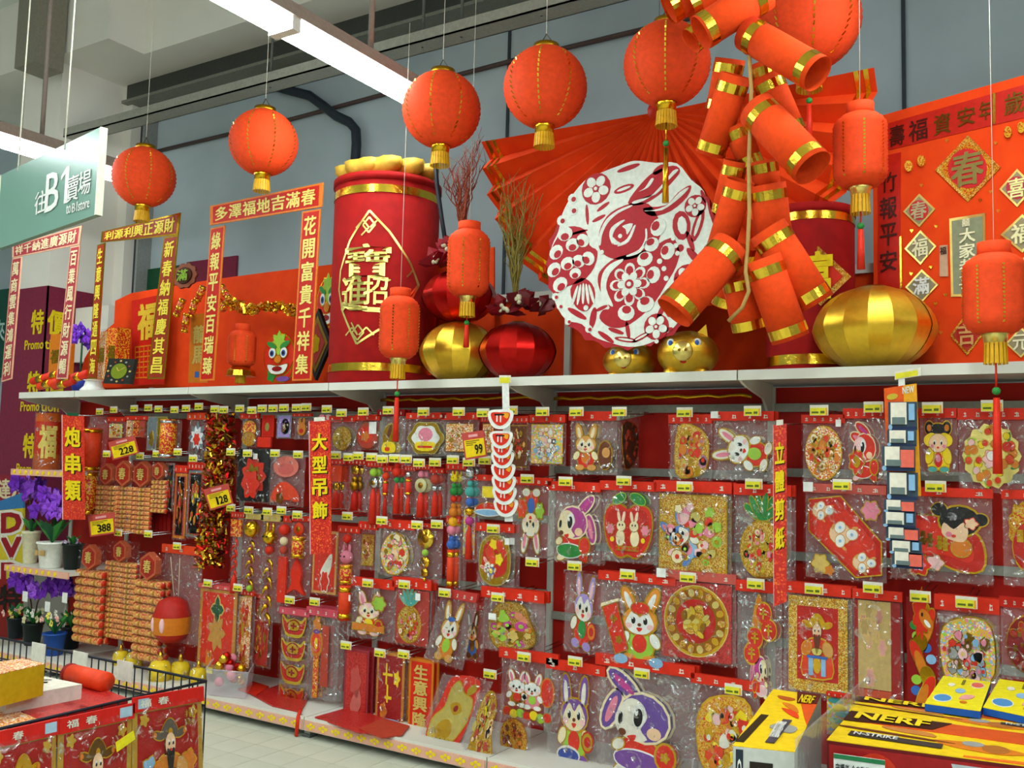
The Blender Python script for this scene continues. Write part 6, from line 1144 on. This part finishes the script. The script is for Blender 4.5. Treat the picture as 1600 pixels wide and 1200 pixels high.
# ------------------------------------------------------------------ clip strip with snack cups, clip strip with small card packs
q = cquad(((782, 592), (797, 592), (804, 815), (786, 815)), 4.40); o = thing('clip_strip', 'white plastic clip strip hanging from the shelf lip', 'clip strip', q.base); mb = MB(); q.plate(mb, Re(-.7, -1, .7, 1), -.002, 0, 'white'); mb.build('strip', o); mb = MB(); q.plate(mb, Re(-1.2, .94, 1.2, 1.05), 0, .003, 'ivory'); mb.build('tag_holder', o); mb = MB(); q.plate(mb, Re(-1.1, .94, 1.0, 1.02), .003, .005, 'E6DC30'); mb.build('price_paper', o)
for i, (cx, cy, s) in enumerate(((782, 655, 19), (783, 687, 17), (784, 703, 16), (785, 718, 17), (786, 738, 18), (787, 757, 18), (788, 774, 18), (790, 793, 18))):
    q = pquad(cx-s, cy-s*.9, cx+s, cy+s*.8, 4.385-.012*(7-i)); o = thing('cup_pack', ['top', 'second', 'third', 'fourth', 'fifth', 'sixth', 'seventh', 'bottom'][i]+' white and red snack cup on the clip strip', 'snack pack', q.base)
    Art().add('white_cup', 'white', Sm((-1, .7), (-.9, -.3), (-.4, -.95), (.4, -.95), (.9, -.3), (1, .7), (0, .9)), 0).add('red_label', 'hred', Sm((-.75, .55), (-.6, -.25), (0, -.7), (.6, -.25), (.75, .55), (0, .6)), 1).add('yellow_flash', 'F0A020', Sm((.2, .5), (.7, .5), (.6, .0), (.3, .2)), 1.6).add('white_rays', 'white', Re(-.3, -.3, -.2, .4), 1.6).add('white_rays', 'white', Re(0, -.35, .1, .4), 1.6).add('dark_print', 'black', Re(-.45, .3, .35, .45), 2).put(q, o, 0, .003)
hs = cquad(((1381, 607), (1432, 599), (1437, 720), (1386, 725)), 4.40); o = thing('hanging_strip', 'orange and yellow hanging strip card below the shelf lip', 'clip strip', hs.base); mb = MB(); hs.plate(mb, Re(-1, -1.9, .2, 1), -.004, 0, 'E85A14'); mb.build('orange_card', o); mb = MB(); hs.plate(mb, Re(.2, -1.9, 1, 1), -.004, 0, 'F0A818'); mb.build('yellow_card', o); mb = MB(); hs.plate(mb, El(-.5, .75, .35, .08), 0, .003, 'C8B030'); mb.build('oval_badge', o); mb = MB(); hs.text(mb, 'NEW', .15, .78, .85, .95, 'ivory', .003, .04); mb.build('lettering', o); mb = MB(); hs.plate(mb, Re(-.1, .98, .3, 1.3), -.006, -.002, 'white'); hs.plate(mb, Re(-.3, 1.18, 1.3, 1.4), -.002, .002, 'ivory'); mb.build('tag_holder', o); mb = MB(); hs.plate(mb, Re(-.25, 1.2, 1.1, 1.34), .002, .004, 'E6DC30'); mb.build('price_paper', o)
for i, (x0, y0, x1, y1, sp) in enumerate(((1388, 628, 1433, 672, 0), (1386, 672, 1432, 697, 0), (1378, 697, 1430, 736, 1), (1386, 738, 1434, 781, 0), (1381, 781, 1430, 801, 1), (1380, 800, 1431, 824, 0), (1384, 824, 1436, 846, 1), (1390, 845, 1440, 866, 0), (1394, 862, 1442, 888, 1))):
    q = pquad(x0, y0, x1, y1, 4.385-.004*(i % 3)); o = thing('hook_pack', ['first', 'second', 'third', 'fourth', 'fifth', 'sixth', 'seventh', 'eighth', 'lowest'][i]+' small dark card pack down the hanging strip', 'card pack', q.base)
    mb = MB(); q.plate(mb, Re(-1, -1, 1, 1), -.003, 0, '3A4A5A'); mb.build('backing_card', o); mb = MB(); q.plate(mb, Re(-.8, -.6, .3 if not sp else .1, .95), 0, .012, 'ivory'); q.plate(mb, Re(-.7, -.6, .2, -.1), .012, .014, '6A7A78'); mb.build('blister', o); mb = MB(); q.plate(mb, Re(.45, -.3, .85, .85) if not sp else Re(.15, -.7, .95, .7), 0, .013, 'sky' if not sp else 'E86A58'); mb.build('side_print', o); mb = MB(); q.plate(mb, Re(-1, -1, 1, -.75), 0, .004, '1E2E50'); q.plate(mb, El(-.85, -.8, .14, .2), .004, .006, 'sky'); mb.build('blue_band', o)
# ================================================================== base shelf, plants, foreground basket and toy boxes
def atx(px, py, X): d = ray(px, py); return EYE+d*(X/d.x)
# ------------------------------------------------------------------ golden bells wrapped in film
for i, (x, y, r) in enumerate(((188, 1038, 12), (209, 1042, 13), (249, 1062, 17), (281, 1060, 15), (309, 1066, 13))):
    p = atz(x, y, Z_BASE); R = r/ppm(p); o = thing('golden_bell', ['leftmost', 'second', 'third and biggest', 'fourth', 'rightmost'][i]+' gold foil bell in twisted clear film on base shelf', 'bell', p)
    MB().lathe([(R, 0), (R*.98, R*1.2), (R*.8, R*1.6), (R*.35, R*1.75)], 'F0CC1C', n=18).build('bell_body', o); MB().lathe([(R*.3, R*1.7), (R*.22, R*2.3), (R*.05, R*2.6)], 'gold', n=10).build('gold_knob', o)
    MB().lathe([(R*1.08, 0), (R*1.08, R*1.2), (R*.7, R*1.9), (R*.3, R*2.5), (R*.45, R*3.1)], 'bag', n=14, rmod=lambda a: 1+.06*math.sin(5*a), cap=False).build('clear_film', o)
# ------------------------------------------------------------------ plastic tub of sweets
tb = [atz(x, y, Z_BASE+.004) for x, y in ((324, 1086), (383, 1092), (393, 1074), (337, 1066))]; c = sum(tb, Vector())/4
o = thing('plastic_tub', 'pink-tinted clear plastic tub on the base shelf', 'tub', c); lo = [p-c for p in tb]; hi = [p*1.12+Vector((0, 0, .17)) for p in lo]; mb = MB()
for a in range(4): b = (a+1) % 4; mb.add([lo[a], lo[b], hi[b], hi[a]], [(0, 1, 2, 3)], 'tub')
mb.add(lo, [(3, 2, 1, 0)], 'tub'); mb.build('tub_wall', o); mb = MB(); mb.tube(hi+[hi[0]], .006, 'tub', 6); mb.build('rim', o); MB().box(-.155, -.095, -.075, -.072, .11, .15, 'E6DC30').build('price_label', o)
r = random.Random(2); cand = []
for i in range(16):
    u, v = r.uniform(.2, .8), r.uniform(.25, .75); p = lo[0].lerp(lo[1], u).lerp(lo[3].lerp(lo[2], u), v)+c+Vector((0, 0, .035+.02+.012*i)); m = ['gold', 'pink', 'foil', 'redfoil'][i % 4]
    s = MB().ball((0, 0, 0), .032, m, n=9, k=6).build('wrapped_sweet', loc=p); tag(s, 'shiny foil-wrapped sweet piled in the plastic tub', 'sweet', 'foil sweets in the plastic tub')
# ------------------------------------------------------------------ red sheets lying on the base shelf
for i, (pts, lb) in enumerate(((((392, 1086), (440, 1070), (482, 1092), (470, 1114), (425, 1104)), 'flat red paper with notched edge under the ingot bags'), (((372, 1078), (395, 1066), (420, 1074), (400, 1088)), 'small red paper flat beside the plastic tub'), (((492, 1122), (548, 1106), (612, 1128), (600, 1148), (560, 1146)), 'red folded sheet flat below the relief cards'), (((560, 1140), (600, 1124), (640, 1136), (628, 1150), (596, 1154)), 'brownish red leaflet flat below the envelope pack'))):
    P = [atz(x, y, Z_BASE+.002+.003*(i % 2)) for x, y in pts]; b = P[0]; n = len(P); mb = MB(); V = [p-b for p in P]
    if sum(V[k].x*V[(k+1) % n].y-V[(k+1) % n].x*V[k].y for k in range(n)) < 0: V = V[::-1]
    mb.add(V+[v+Vector((0, 0, .008)) for v in V], [list(range(n))[::-1], [n+k for k in range(n)]]+[[k, (k+1) % n, (k+1) % n+n, k+n] for k in range(n)], ['crimson', 'hred', 'crimson', 'card'][i]); tag(mb.build('paper_sheet', loc=b), lb, 'paper')
mb = MB(); P = [atz(470, 1118, Z_BASE+.01)]; mb.tube([at(470, 1108, 4.4), at(466, 1120, 4.345), at(463, 1150, 4.34)], .012, 'hred', 6); tag(mb.build('red_tassel'), 'red tassel dangling over the base shelf lip', 'tassel')
# ------------------------------------------------------------------ plants on the end shelves
def pot(c, R, H, m, rim=1.15): 
    return MB().lathe([(R*.72, 0), (R*.78, .01), (R, H*.92), (R*rim*.95, H*.93), (R*rim*.95, H), (R*.8, H), (R*.75, H*.9)], m, n=22)
def plant(px, py, Z, Yp, Rpx, Hpx, potm, label, blooms_=(), leafm='dgreen', nleaf=14, lh=.16, deco=None):
    p = at(px, py, Yp); p.z = Z; k = ppm(p); R, H = Rpx/k, Hpx/k; o = thing('potted_plant', label, 'plant', p); pot(p, R, H, potm).build('pot', o); r = random.Random(int(px)+int(py))
    if deco: mb = MB(); [mb.plate(Re(x-.016, H*.5, x+.016, H*.5+.04), -R*.99, -R*.9, deco) for x in (-R*.4, .02, R*.45)]; mb.build('gold_squares', o)
    for i in range(nleaf):
        a = r.random()*2*PI; d = Vector((math.cos(a), math.sin(a), 0)); l = lh*r.uniform(.6, 1.1); b = Vector((0, 0, H*.92)); t = b+d*l*.6+Vector((0, 0, l*.8)); s = d.cross(Vector((0, 0, 1)))*l*.18; mid = b.lerp(t, .5)+Vector((0, 0, l*.12))
        MB().add([b, mid-s, t, mid+s, mid+Vector((0, 0, .01))], [(0, 1, 4), (1, 2, 4), (2, 3, 4), (3, 0, 4), (0, 3, 2, 1)], [leafm, '2E7A34', '3C8A3A'][i % 3]).build('leaf', o)
    for (bx, by, n, sx, sz, s, ms) in blooms_:
        q = at(bx, by, Yp)-p; MB().tube([(0, 0, H*.9), (q.x*.4, q.y, q.z*.7), (q.x, q.y, q.z)], .006, '4A3020', 5).build('stem', o); blooms(o, q, n, (sx, .07, sz), s, ms, int(bx))
    return o
zs1, zs2 = at(60, 735, 4.42).z, at(60, 890, 4.42).z; PU = ['7A2CC0', '9444D8', '6A22AC', 'A860E4']
plant(46, 886, zs2, 4.62, 13, 50, 'E4DCB8', 'tall cream pot with purple orchid on upper plant shelf', [(45, 762, 13, .13, .05, .075, PU)], deco=None)
plant(79, 890, zs2, 4.56, 21, 40, 'F0F0E4', 'round white pot with gold squares and purple orchid', [(80, 785, 16, .13, .07, .08, PU), (96, 800, 5, .05, .05, .06, PU)], deco='C8A060', nleaf=22, lh=.24)
plant(112, 889, zs2, 4.6, 15, 40, '1C2420', 'small dark pot with tiny mauve flowers', [(112, 850, 8, .06, .03, .025, ['B89AC0', 'C8B8C8'])], nleaf=12, lh=.1)
plant(84, 1016, Z_BASE, 4.5, 17, 34, '1E4C9A', 'blue pot with small white and yellow flowers', [(84, 968, 10, .09, .04, .028, ['F2EEDC', 'E8D860', 'F0B0A0'])], nleaf=20, lh=.16)
plant(50, 1004, Z_BASE, 4.62, 15, 34, '16201C', 'dark pot with white flowers under the purple orchids', [(52, 960, 10, .1, .04, .03, ['E8E8D8', 'D8D0A0']), (42, 912, 12, .13, .04, .075, PU), (66, 918, 8, .08, .03, .07, PU)], nleaf=20, lh=.16)
plant(24, 1000, Z_BASE, 4.7, 14, 32, '20262A', 'dark pot with yellow flowers at far left', [(22, 958, 9, .07, .04, .03, ['D8C85A', 'E8B0A8'])], nleaf=14, lh=.14)
plant(110, 1004, Z_BASE, 4.72, 15, 34, '1A2226', 'dark pot behind the blue one with purple orchid', [(100, 916, 12, .12, .04, .075, PU), (112, 965, 7, .07, .03, .03, ['E8E4D0', 'F0D860'])], nleaf=16, lh=.16)
for i, (x, y) in enumerate(((74, 948), (101, 934), (39, 932))):
    q = pquad(x-4, y-8, x+4, y+8, 4.5); mb = MB(); q.plate(mb, Re(-1, -1, 1, 1), -.002, 0, 'white'); t = mb.build('plant_tag', loc=q.base); tag(t, ['white plant label above the blue pot', 'white plant label right of the purple orchids', 'white plant label at far left among orchids'][i], 'label')
p = at(72, 728, 4.66); k = ppm(p); R, H = 19/k, 88/k; o = thing('fortune_tube', 'orange gift tube with gold fortune character in clear wrap', 'gift tube', (p.x, 4.66, zs1)); MB().lathe([(R, 0), (R, H)], 'D8621C', n=26).build('tube', o); MB().lathe([(R*1.01, H*.28), (R*1.01, H*.85)], 'C8300F', n=26, cap=False).build('red_wrap', o)
ph = math.atan2(-4.66, -p.x); v, f = glyphs('福', .06); MB().add([((R+.006+e)*math.cos(ph+x*.62), (R+.006+e)*math.sin(ph+x*.62), H*.5+y*H*.28) for x, y, e in v], f, 'D8C060').build('gold_character', o); MB().lathe([(R*1.06, 0), (R*1.06, H), (R*.9, H*1.12), (R*1.1, H*1.2)], 'bag', n=16, rmod=lambda a: 1+.04*math.sin(6*a), cap=False).build('clear_wrap', o)
# signboard with stacked letters at far left
q = cquad(((-30, 776), (36, 768), (36, 905), (-30, 905)), 5.0); o = thing('letter_board', 'yellow and blue board with stacked maroon letters at far left', 'sign', q.base); mb = MB(); q.plate(mb, Re(-1, -1, 1, .62), -.02, 0, 'D8C028'); mb.build('yellow_panel', o); mb = MB(); q.plate(mb, [(-1, .62), (1, .62), (1, .98), (-1, .72)], -.02, 0, '3A78B0'); mb.build('blue_panel', o)
for i, chh in enumerate('DVD'):
    y1 = .55-.58*i; mb = MB(); q.text(mb, chh, .0, y1-.5, .98, y1+.02, 'ivory', .003, .1); s = mb.build('white_outline', o); mb = MB(); q.text(mb, chh, .06, y1-.46, .92, y1-.02, '9A1822', .006, .06); mb.build('maroon_letter', s)
q = cquad(((-30, 905), (34, 905), (32, 1000), (-30, 1000)), 4.98); o = thing('special_price_sign', 'dark red sign with one brush character at far left', 'sign', q.base); mb = MB(); q.plate(mb, Re(-1, -1, 1, 1), -.02, 0, '8A1A14'); mb.build('panel', o); mb = MB(); q.text(mb, '特', .0, -.1, .95, .8, '1C0A08', .003, .05); mb.build('character', o)
q = cquad(((-12, 742), (40, 742), (40, 786), (-12, 786)), 5.3); o = thing('character_sign', 'maroon sign with pale characters above the letter board', 'sign', q.base); mb = MB(); q.plate(mb, Re(-1, -1, 1, 1), -.02, 0, 'A02838'); mb.build('panel', o); mb = MB(); q.text(mb, '達人', -.6, -.7, .9, .7, 'cream', .003, .04); mb.build('pale_characters', o)
q = cquad(((-20, 455), (20, 450), (16, 590), (-24, 590)), 6.3); o = thing('green_sign', 'dark green store sign with pale lettering at far left', 'sign', q.base); mb = MB(); q.plate(mb, Re(-1, -1, 1, 1), -.03, 0, '1E5A48'); mb.build('panel', o); mb = MB(); q.text(mb, '來', -.3, -.2, .5, .3, 'C8E8E0', .004, .02); mb.build('pale_character', o)
# ------------------------------------------------------------------ wire basket in the foreground
XR, YB_, ZK = -3.2, 2.78, .75; YFr, XL = 1.7, -5.0
bk = thing('wire_basket', 'black wire dump basket in the lower left foreground', 'basket', (XR, YB_, 0))
def wire(name, a, b, r=.004, m='20222C'): o = Vector((XR, YB_, 0)); MB().tube([Vector(a)-o, Vector(b)-o], r, m, 5).build(name, bk)
for z in (ZK, ZK-.1, ZK-.3): wire('rim_wire' if z == ZK else 'cross_wire', (XL, YB_, z), (XR, YB_, z), .006 if z == ZK else .004); wire('rim_wire' if z == ZK else 'cross_wire', (XR, YB_, z), (XR, YFr, z), .006 if z == ZK else .004)
x = XR
while x > XL: wire('upright_wire', (x, YB_, ZK), (x, YB_, ZK-.45), .0035); x -= .052
y = YB_
while y > YFr: wire('upright_wire', (XR, y, ZK), (XR, y, ZK-.45), .0035); y -= .07
mb = MB().box(XL-XR, 0, YFr-YB_, 0, ZK-.47, ZK-.45, '3A3A40'); mb.build('floor_tray', bk)
for px_, py_ in ((XL+.05, YFr+.05), (XR-.05, YFr+.05), (XL+.05, YB_-.05), (XR-.05, YB_-.05)): wire('leg', (px_, py_, ZK-.46), (px_, py_, 0), .014)
for i, px in enumerate((63, 128, 198)):
    p = at(px, 1020+ (px-63)*.2, YB_-.0); p.z = ZK+.004; mb = MB().box(-.055, .055, -.012, -.008, -.075, .012, 'ivory'); tag(mb.build('basket_tag', loc=p), ['left', 'middle', 'right'][i]+' white card holder clipped on the basket rim', 'tag holder')
def boxtop(name, label, pts, z, h, top, side, cat='box'):
    P = [atz(x, y, z) for x, y in pts]; c = sum(P, Vector())/4; c.z = z-h; o = thing(name, label, cat, c); T = [p-c for p in P]; B = [Vector((p.x, p.y, 0)) for p in T]
    if sum(T[k].x*T[(k+1) % 4].y-T[(k+1) % 4].x*T[k].y for k in range(4)) < 0: T = T[::-1]; B = B[::-1]; P = P[::-1]
    mb = MB(); mb.hexa(B+T, side); mb.build('carton', o); q = Quad(*[atz(x, y, z) for x, y in pts]); mb = MB(); q.plate(mb, Re(-1, -1, 1, 1), .0005, .003, top, ref=type('r', (), {'base': c})); mb.build('lid_print', o)
    return o, q, type('r', (), {'base': c})
boxtop('sweet_box', 'red-lidded box in the basket, rightmost of the red ones', ((70, 1086), (148, 1072), (200, 1092), (120, 1112)), .68, .12, 'crimson', 'A01414')
boxtop('sweet_box', 'red-lidded box with gold window near the posters', ((10, 1100), (80, 1086), (140, 1106), (60, 1126)), .68, .12, 'crimson', 'A01414')
boxtop('sweet_box', 'red box at lower left of the basket', ((-60, 1118), (0, 1102), (60, 1124), (-10, 1146)), .68, .12, 'busy', 'A01414')
o, q, rf = boxtop('sweet_box', 'white floral box under the yellow one in basket', ((-30, 1064), (60, 1056), (128, 1070), (10, 1092)), .74, .1, 'ivory', 'E0DCD0')
A = Art(); [A.add('flower_print', ['amber', 'purple', 'gold', 'hred'][i % 4], Fl(-.7+.28*i, -.3+.25*(i % 3), .2, 5, .4, 4), 1) for i in range(6)]; A.put(q, o, .002, .001, rf)
boxtop('gift_carton', 'yellow gift carton with orange lid stacked in the basket', ((-40, 1040), (36, 1030), (70, 1038), (-10, 1056)), .86, .12, 'busy', 'D0A818', 'box')
mb = MB(); a, b = atz(108, 1052, .72), atz(166, 1066, .72); o = thing('orange_roll', 'orange-red paper roll lying in the basket', 'roll', a, Vector((0, 0, 1)).rotation_difference(b-a).to_euler()); MB().lathe([(.042, 0), (.042, (b-a).length)], 'orange', n=18).build('paper', o); MB().lathe([(.044, 0), (.044, .02)], 'dred', n=18).build('end_band', o)
def xquad(pts, X): return Quad(*[atx(x, y, X) for x, y in pts])
def poster(pts, X, label, hat, ch, yel=False, seed=1):
    q = xquad(pts, X); o = thing('fortune_poster', label, 'poster', q.base); mb = MB(); q.plate(mb, Re(-1, -1, 1, .80), -.006, 0, 'B89030'); mb.build('gold_border', o); mb = MB(); q.plate(mb, Re(-.86, -1, .86, .68), 0, .002, 'A81410'); mb.build('red_field', o)
    mb = MB(); q.plate(mb, Re(-1.03, .72, 1.03, 1), .002, .012, 'D02018'); h = mb.build('header_card', o); mb = MB(); q.plate(mb, Re(.6 if not yel else -.9, .78, .95 if not yel else -.6, .96), .012, .014, 'A8C4D8'); mb.build('blue_label', h)
    for i, c in enumerate(ch): mb = MB(); q.text(mb, c, -.85+.5*i, .8, -.55+.5*i, .94, 'ivory', .014, .02); mb.build('white_character', h)
    g = god(hat, 'amber' if yel else 'purple').flip(sc=.92, dy=-.1); g.put(q.sub(-.7, -1.2, .7, .72), o, .004, .004, q); A = Art()
    for s in (-1, 1): A.add('corner_scroll', 'C8A030', Fl(s*.7, .55, .14, 5, .4, 4), 1); A.add('treasure', ['sky', 'amber'][s > 0], Fl(s*.55, -.35, .22, 5, .3, 4), 1.5, 'gold', .03)
    A.put(q, o, .004, .003); film(q, o, .9, seed=seed, bulge=.035); return o, q
o, q = poster(((207, 1090), (314, 1072), (318, 1235), (206, 1260)), XR+.02, 'fortune god poster, rightmost on the basket', '5A5248', '福春', True, 3)
mb = MB(); q.text(mb, '招財', .45, .3, .75, .62, 'gold', .006, .03, vert=True); mb.build('gold_character', o)
o, q = poster(((92, 1122), (206, 1098), (204, 1270), (88, 1300)), XR+.02, 'fortune god poster with yellow price sticker, middle one', 'bronze', '福春', False, 4); mb = MB(); q.plate(mb, [(.3, .42), (.8, .56), (.86, .4), (.34, .24)], .05, .052, 'E8DC20'); mb.build('price_sticker', o)
o, q = poster(((-20, 1146), (88, 1122), (86, 1300), (-26, 1330)), XR+.02, 'fortune poster with blue jewel, leftmost on the basket', 'gold', ' 春', False, 5)
# ------------------------------------------------------------------ promotion table with toy boxes in the lower right foreground
tbl = thing('display_table', 'low display table under the yellow toy boxes', 'table', (-.4, 3.1, 0)); MB().box(-.75, .85, -.5, .55, .58, .62, 'grey').build('table_top', tbl)
for sx in (-.7, .8):
    for sy in (-.45, .5): MB().box(sx-.02, sx+.02, sy-.02, sy+.02, 0, .58, 'grey').build('leg', tbl)
TZ = .9
def toybox(label, pts, h, side, name='toy_box'): return boxtop(name, label, pts, TZ, h, 'F0C818', side)
o, q, rf = toybox('upright yellow toy box left of the clear divider', ((1208, 1078), (1283, 1088), (1242, 1176), (1145, 1166)), .26, 'B8B4A8')
def qp(name, pts, m, d0, d1): mb = MB(); q.plate(mb, pts, d0, d1, m, ref=rf); return mb.build(name, o)
qp('orange_field', [(.05, 1), (1, 1), (1, -.2), (.75, .1)], 'E0541A', .003, .005); qp('dark_field', [(.02, 1), (1, 1), (1, .6), (.25, .55)], '5A1A18', .005, .007); qp('black_band', [(-1, -.9), (-.72, -.9), (-.5, .0), (-.78, .0)], '2A2010', .003, .005)
mb = MB(); q.text(mb, 'NERF', .3, .55, .85, .85, 'yellow', .009, .04, ref=rf); mb.build('lettering', o); qp('name_plate', [(-.05, -.85), (.25, -.85), (.42, -.1), (.1, -.1)], '4A4450', .005, .007); mb = MB(); q.text(mb, 'N-STRIKE', -.02, -.72, .3, -.22, 'white', .009, .04, ref=rf); mb.build('lettering', o)
A = Art(); A.add('toy_print', 'amber', Sm((-.3, .5), (.2, .45), (.5, .2), (.1, .3)), 1).add('toy_print', 'orange', Sm((-.2, .3), (.4, .2), (.6, 0), (.2, .1)), 1.4).add('toy_print', 'grey', Sm((-.2, -.4), (.6, -.5), (.7, -.3), (0, -.25)), 1.2).add('toy_print', 'B8541C', Sm((-.6, .75), (.1, .7), (-.1, .6), (-.5, .65)), 1.2); A.put(q, o, .004, .0015, rf)
fq = Quad(q.c[3], q.c[2], q.c[2]-Vector((0, 0, .26)), q.c[3]-Vector((0, 0, .26))); mb = MB(); fq.plate(mb, Re(-.98, -1, .98, 1), 0, .002, 'C8C8C0', ref=rf); mb.build('end_panel', o); mb = MB(); fq.plate(mb, Re(-.9, -.9, -.66, .95), .002, .004, '26303C', ref=rf); mb.build('dark_label', o)
mb = MB(); v, f = glyphs('LOAD', .02); mb.add([fq.p(-.78-y*.075, -.1+x*.85, .006+e)+fq.base-rf.base for x, y, e in v], f, 'white'); mb.build('lettering', o); mb = MB(); fq.plate(mb, Re(-.45, -.6, .3, .72), .002, .004, '241C14', ref=rf); fq.plate(mb, Re(-.18, -.5, .2, .6), .004, .006, 'D8B020', ref=rf); fq.plate(mb, El(.02, .1, .14, .3), .006, .008, 'C85A28', ref=rf); mb.build('age_badge', o)
dv_ = thing('clear_divider', 'clear plastic divider standing between the toy boxes', 'divider', (-.715, 3.1, .62)); MB().box(-.004, .004, -.42, .45, 0, .34, 'clearbox').build('sheet', dv_)
for k, (pts, lb) in enumerate(((((1340, 1090), (1660, 1128), (1660, 1160), (1326, 1112)), 'long yellow toy box at the back of the pile'), (((1330, 1113), (1660, 1156), (1660, 1206), (1292, 1157)), 'long yellow toy box in front with dark red side'))):
    o, q, rf = toybox(lb, pts, .24, '6A1414' if k else '2A1810')
    qp('orange_field', [(-1, .35), (1, .2), (1, .98), (-1, .98)], 'D8541A', .003, .005); qp('dark_field', [(-1, .3), (-.15, .4), (.0, .98), (-1, .98)], '3A1810', .005, .007); mb = MB(); q.text(mb, 'NERF', -.9, .45, -.2, .9, 'F8D820', .009, .05, ref=rf); mb.build('lettering', o)
    qp('orange_edge', [(.2, -.98), (1, -.98), (1, -.8), (.2, -.9)], 'E87020', .003, .005); qp('name_plate', [(-.85, -.62), (.0, -.7), (.0, -.45), (-.85, -.35)] if k else [(.45, -.3), (.9, -.3), (.9, -.05), (.45, -.05)], '3A3430', .005, .007); mb = MB(); q.text(mb, 'N-STRIKE', *((-.8, -.6, -.4, -.42) if k else (.5, -.27, .85, -.08)), 'white', .009, .03, ref=rf); mb.build('lettering', o)
    A = Art(); A.add('toy_print', 'amber', Sm((-.1, -.2), (.3, -.1), (.7, -.35), (.5, -.6), (.1, -.5)), 1).add('toy_print', 'B06A28', El(.45, -.35, .12, .25), 1.6).add('toy_print', 'grey', El(.25, -.2, .1, .15), 2).add('toy_print', 'C8803C', Sm((-.6, .25), (-.2, .2), (-.1, -.05), (-.5, .05)), 1.3).add('toy_print', 'brown', Sm((-.9, -.05), (0, -.25), (0, -.32), (-.9, -.14)), 1.3); A.put(q, o, .004, .0015, rf)
    if k:
        fq = Quad(q.c[3], q.c[2], q.c[2]-Vector((0, 0, .24)), q.c[3]-Vector((0, 0, .24))); mb = MB(); fq.plate(mb, Re(-.98, -1, .98, .92), 0, .002, 'A01C1C', ref=rf); mb.build('side_print', o); mb = MB(); fq.plate(mb, El(-.55, .3, .2, .55, 0, 20), .002, .004, 'D03A1C', ref=rf); mb.build('red_badge', o); mb = MB(); fq.plate(mb, [(.1, .85), (1, .85), (1, -1), (.3, -1)], .002, .004, 'B8BCC0', ref=rf); mb.build('grey_corner', o)
        sgq = fq.sub(-.93, -1.3, -.47, .78, .03); s = thing('price_sign', 'white shelf price sign with green top clipped before the toy box', 'price sign', sgq.base); mb = MB(); sgq.plate(mb, Re(-1, -1, 1, 1), -.004, 0, 'E4E8E0'); mb.build('card', s); mb = MB(); sgq.plate(mb, Re(-1, .9, 1, 1), 0, .002, '2A7A4A'); mb.build('green_edge', s)
        mb = MB(); sgq.text(mb, '守護者-全自動衝鋒槍', -.92, .58, .8, .8, '202020', .002, .01); mb.build('product_name', s); mb = MB(); sgq.text(mb, '-10915', -.92, .38, -.4, .5, '303030', .002, .01); mb.build('code_number', s); mb = MB(); sgq.text(mb, '799', .3, -.5, .9, -.05, '101010', .002, .04); mb.build('price_digits', s); mb = MB()
        for i in range(12): sgq.plate(mb, Re(-.9+i*.075, -.5, -.9+i*.075+.02+.02*(i % 3 == 0), .0), 0, .002, '202020')
        bcode = mb.build('barcode', s); bcode['kind'] = 'stuff'
TZ = .93
for k, (pts, lb) in enumerate((( ((1474, 1057), (1548, 1067), (1532, 1112), (1445, 1100)), 'small yellow and blue box on the toy boxes, left one'), (((1562, 1062), (1650, 1074), (1640, 1128), (1536, 1106)), 'small yellow and blue box on the toy boxes, right one'))):
    o, q, rf = boxtop('small_toy_box', lb, pts, TZ, .022, 'F0E020', '1C58B0')
    A = Art(); A.add('picture_print', '4A90C8', El(-.5, -.55, .32, .22), 1, 'F0F0E8', .03).add('picture_print', 'sky', El(0, .05, .2, .16), 1).add('picture_print', 'E86A5A', El(.55, .6, .25, .18), 1, 'ivory', .03).add('picture_print', 'E8A098', Sm((.2, -.2), (.6, -.15), (.5, -.4), (.1, -.5)), 1).add('picture_print', 'ivory', El(-.45, .4, .14, .12), 1).add('picture_print', 'amber', El(.3, -.65, .14, .08), 1).add('picture_print', '70702A', Re(-.1, .5, .02, .85), 1); A.put(q, o, .004, .0012, rf)
q = pquad(1292, 1082, 1330, 1150, 3.58); o = thing('bagged_cards', 'teal and yellow patterned bag behind the toy boxes', 'decoration', q.base); mb = MB(); q.plate(mb, Re(-1, -1, 1, 1), -.02, 0, 'motley'); mb.build('pattern_card', o)
A = Art(); [A.add('wave_print', ['teal', 'yellow', 'teal'][i % 3], El(-.3+.3*(i % 3), .6-.3*i, .6, .12), 1) for i in range(5)]; A.put(q, o, .0, .003); header(q, o, 'hred', .2)
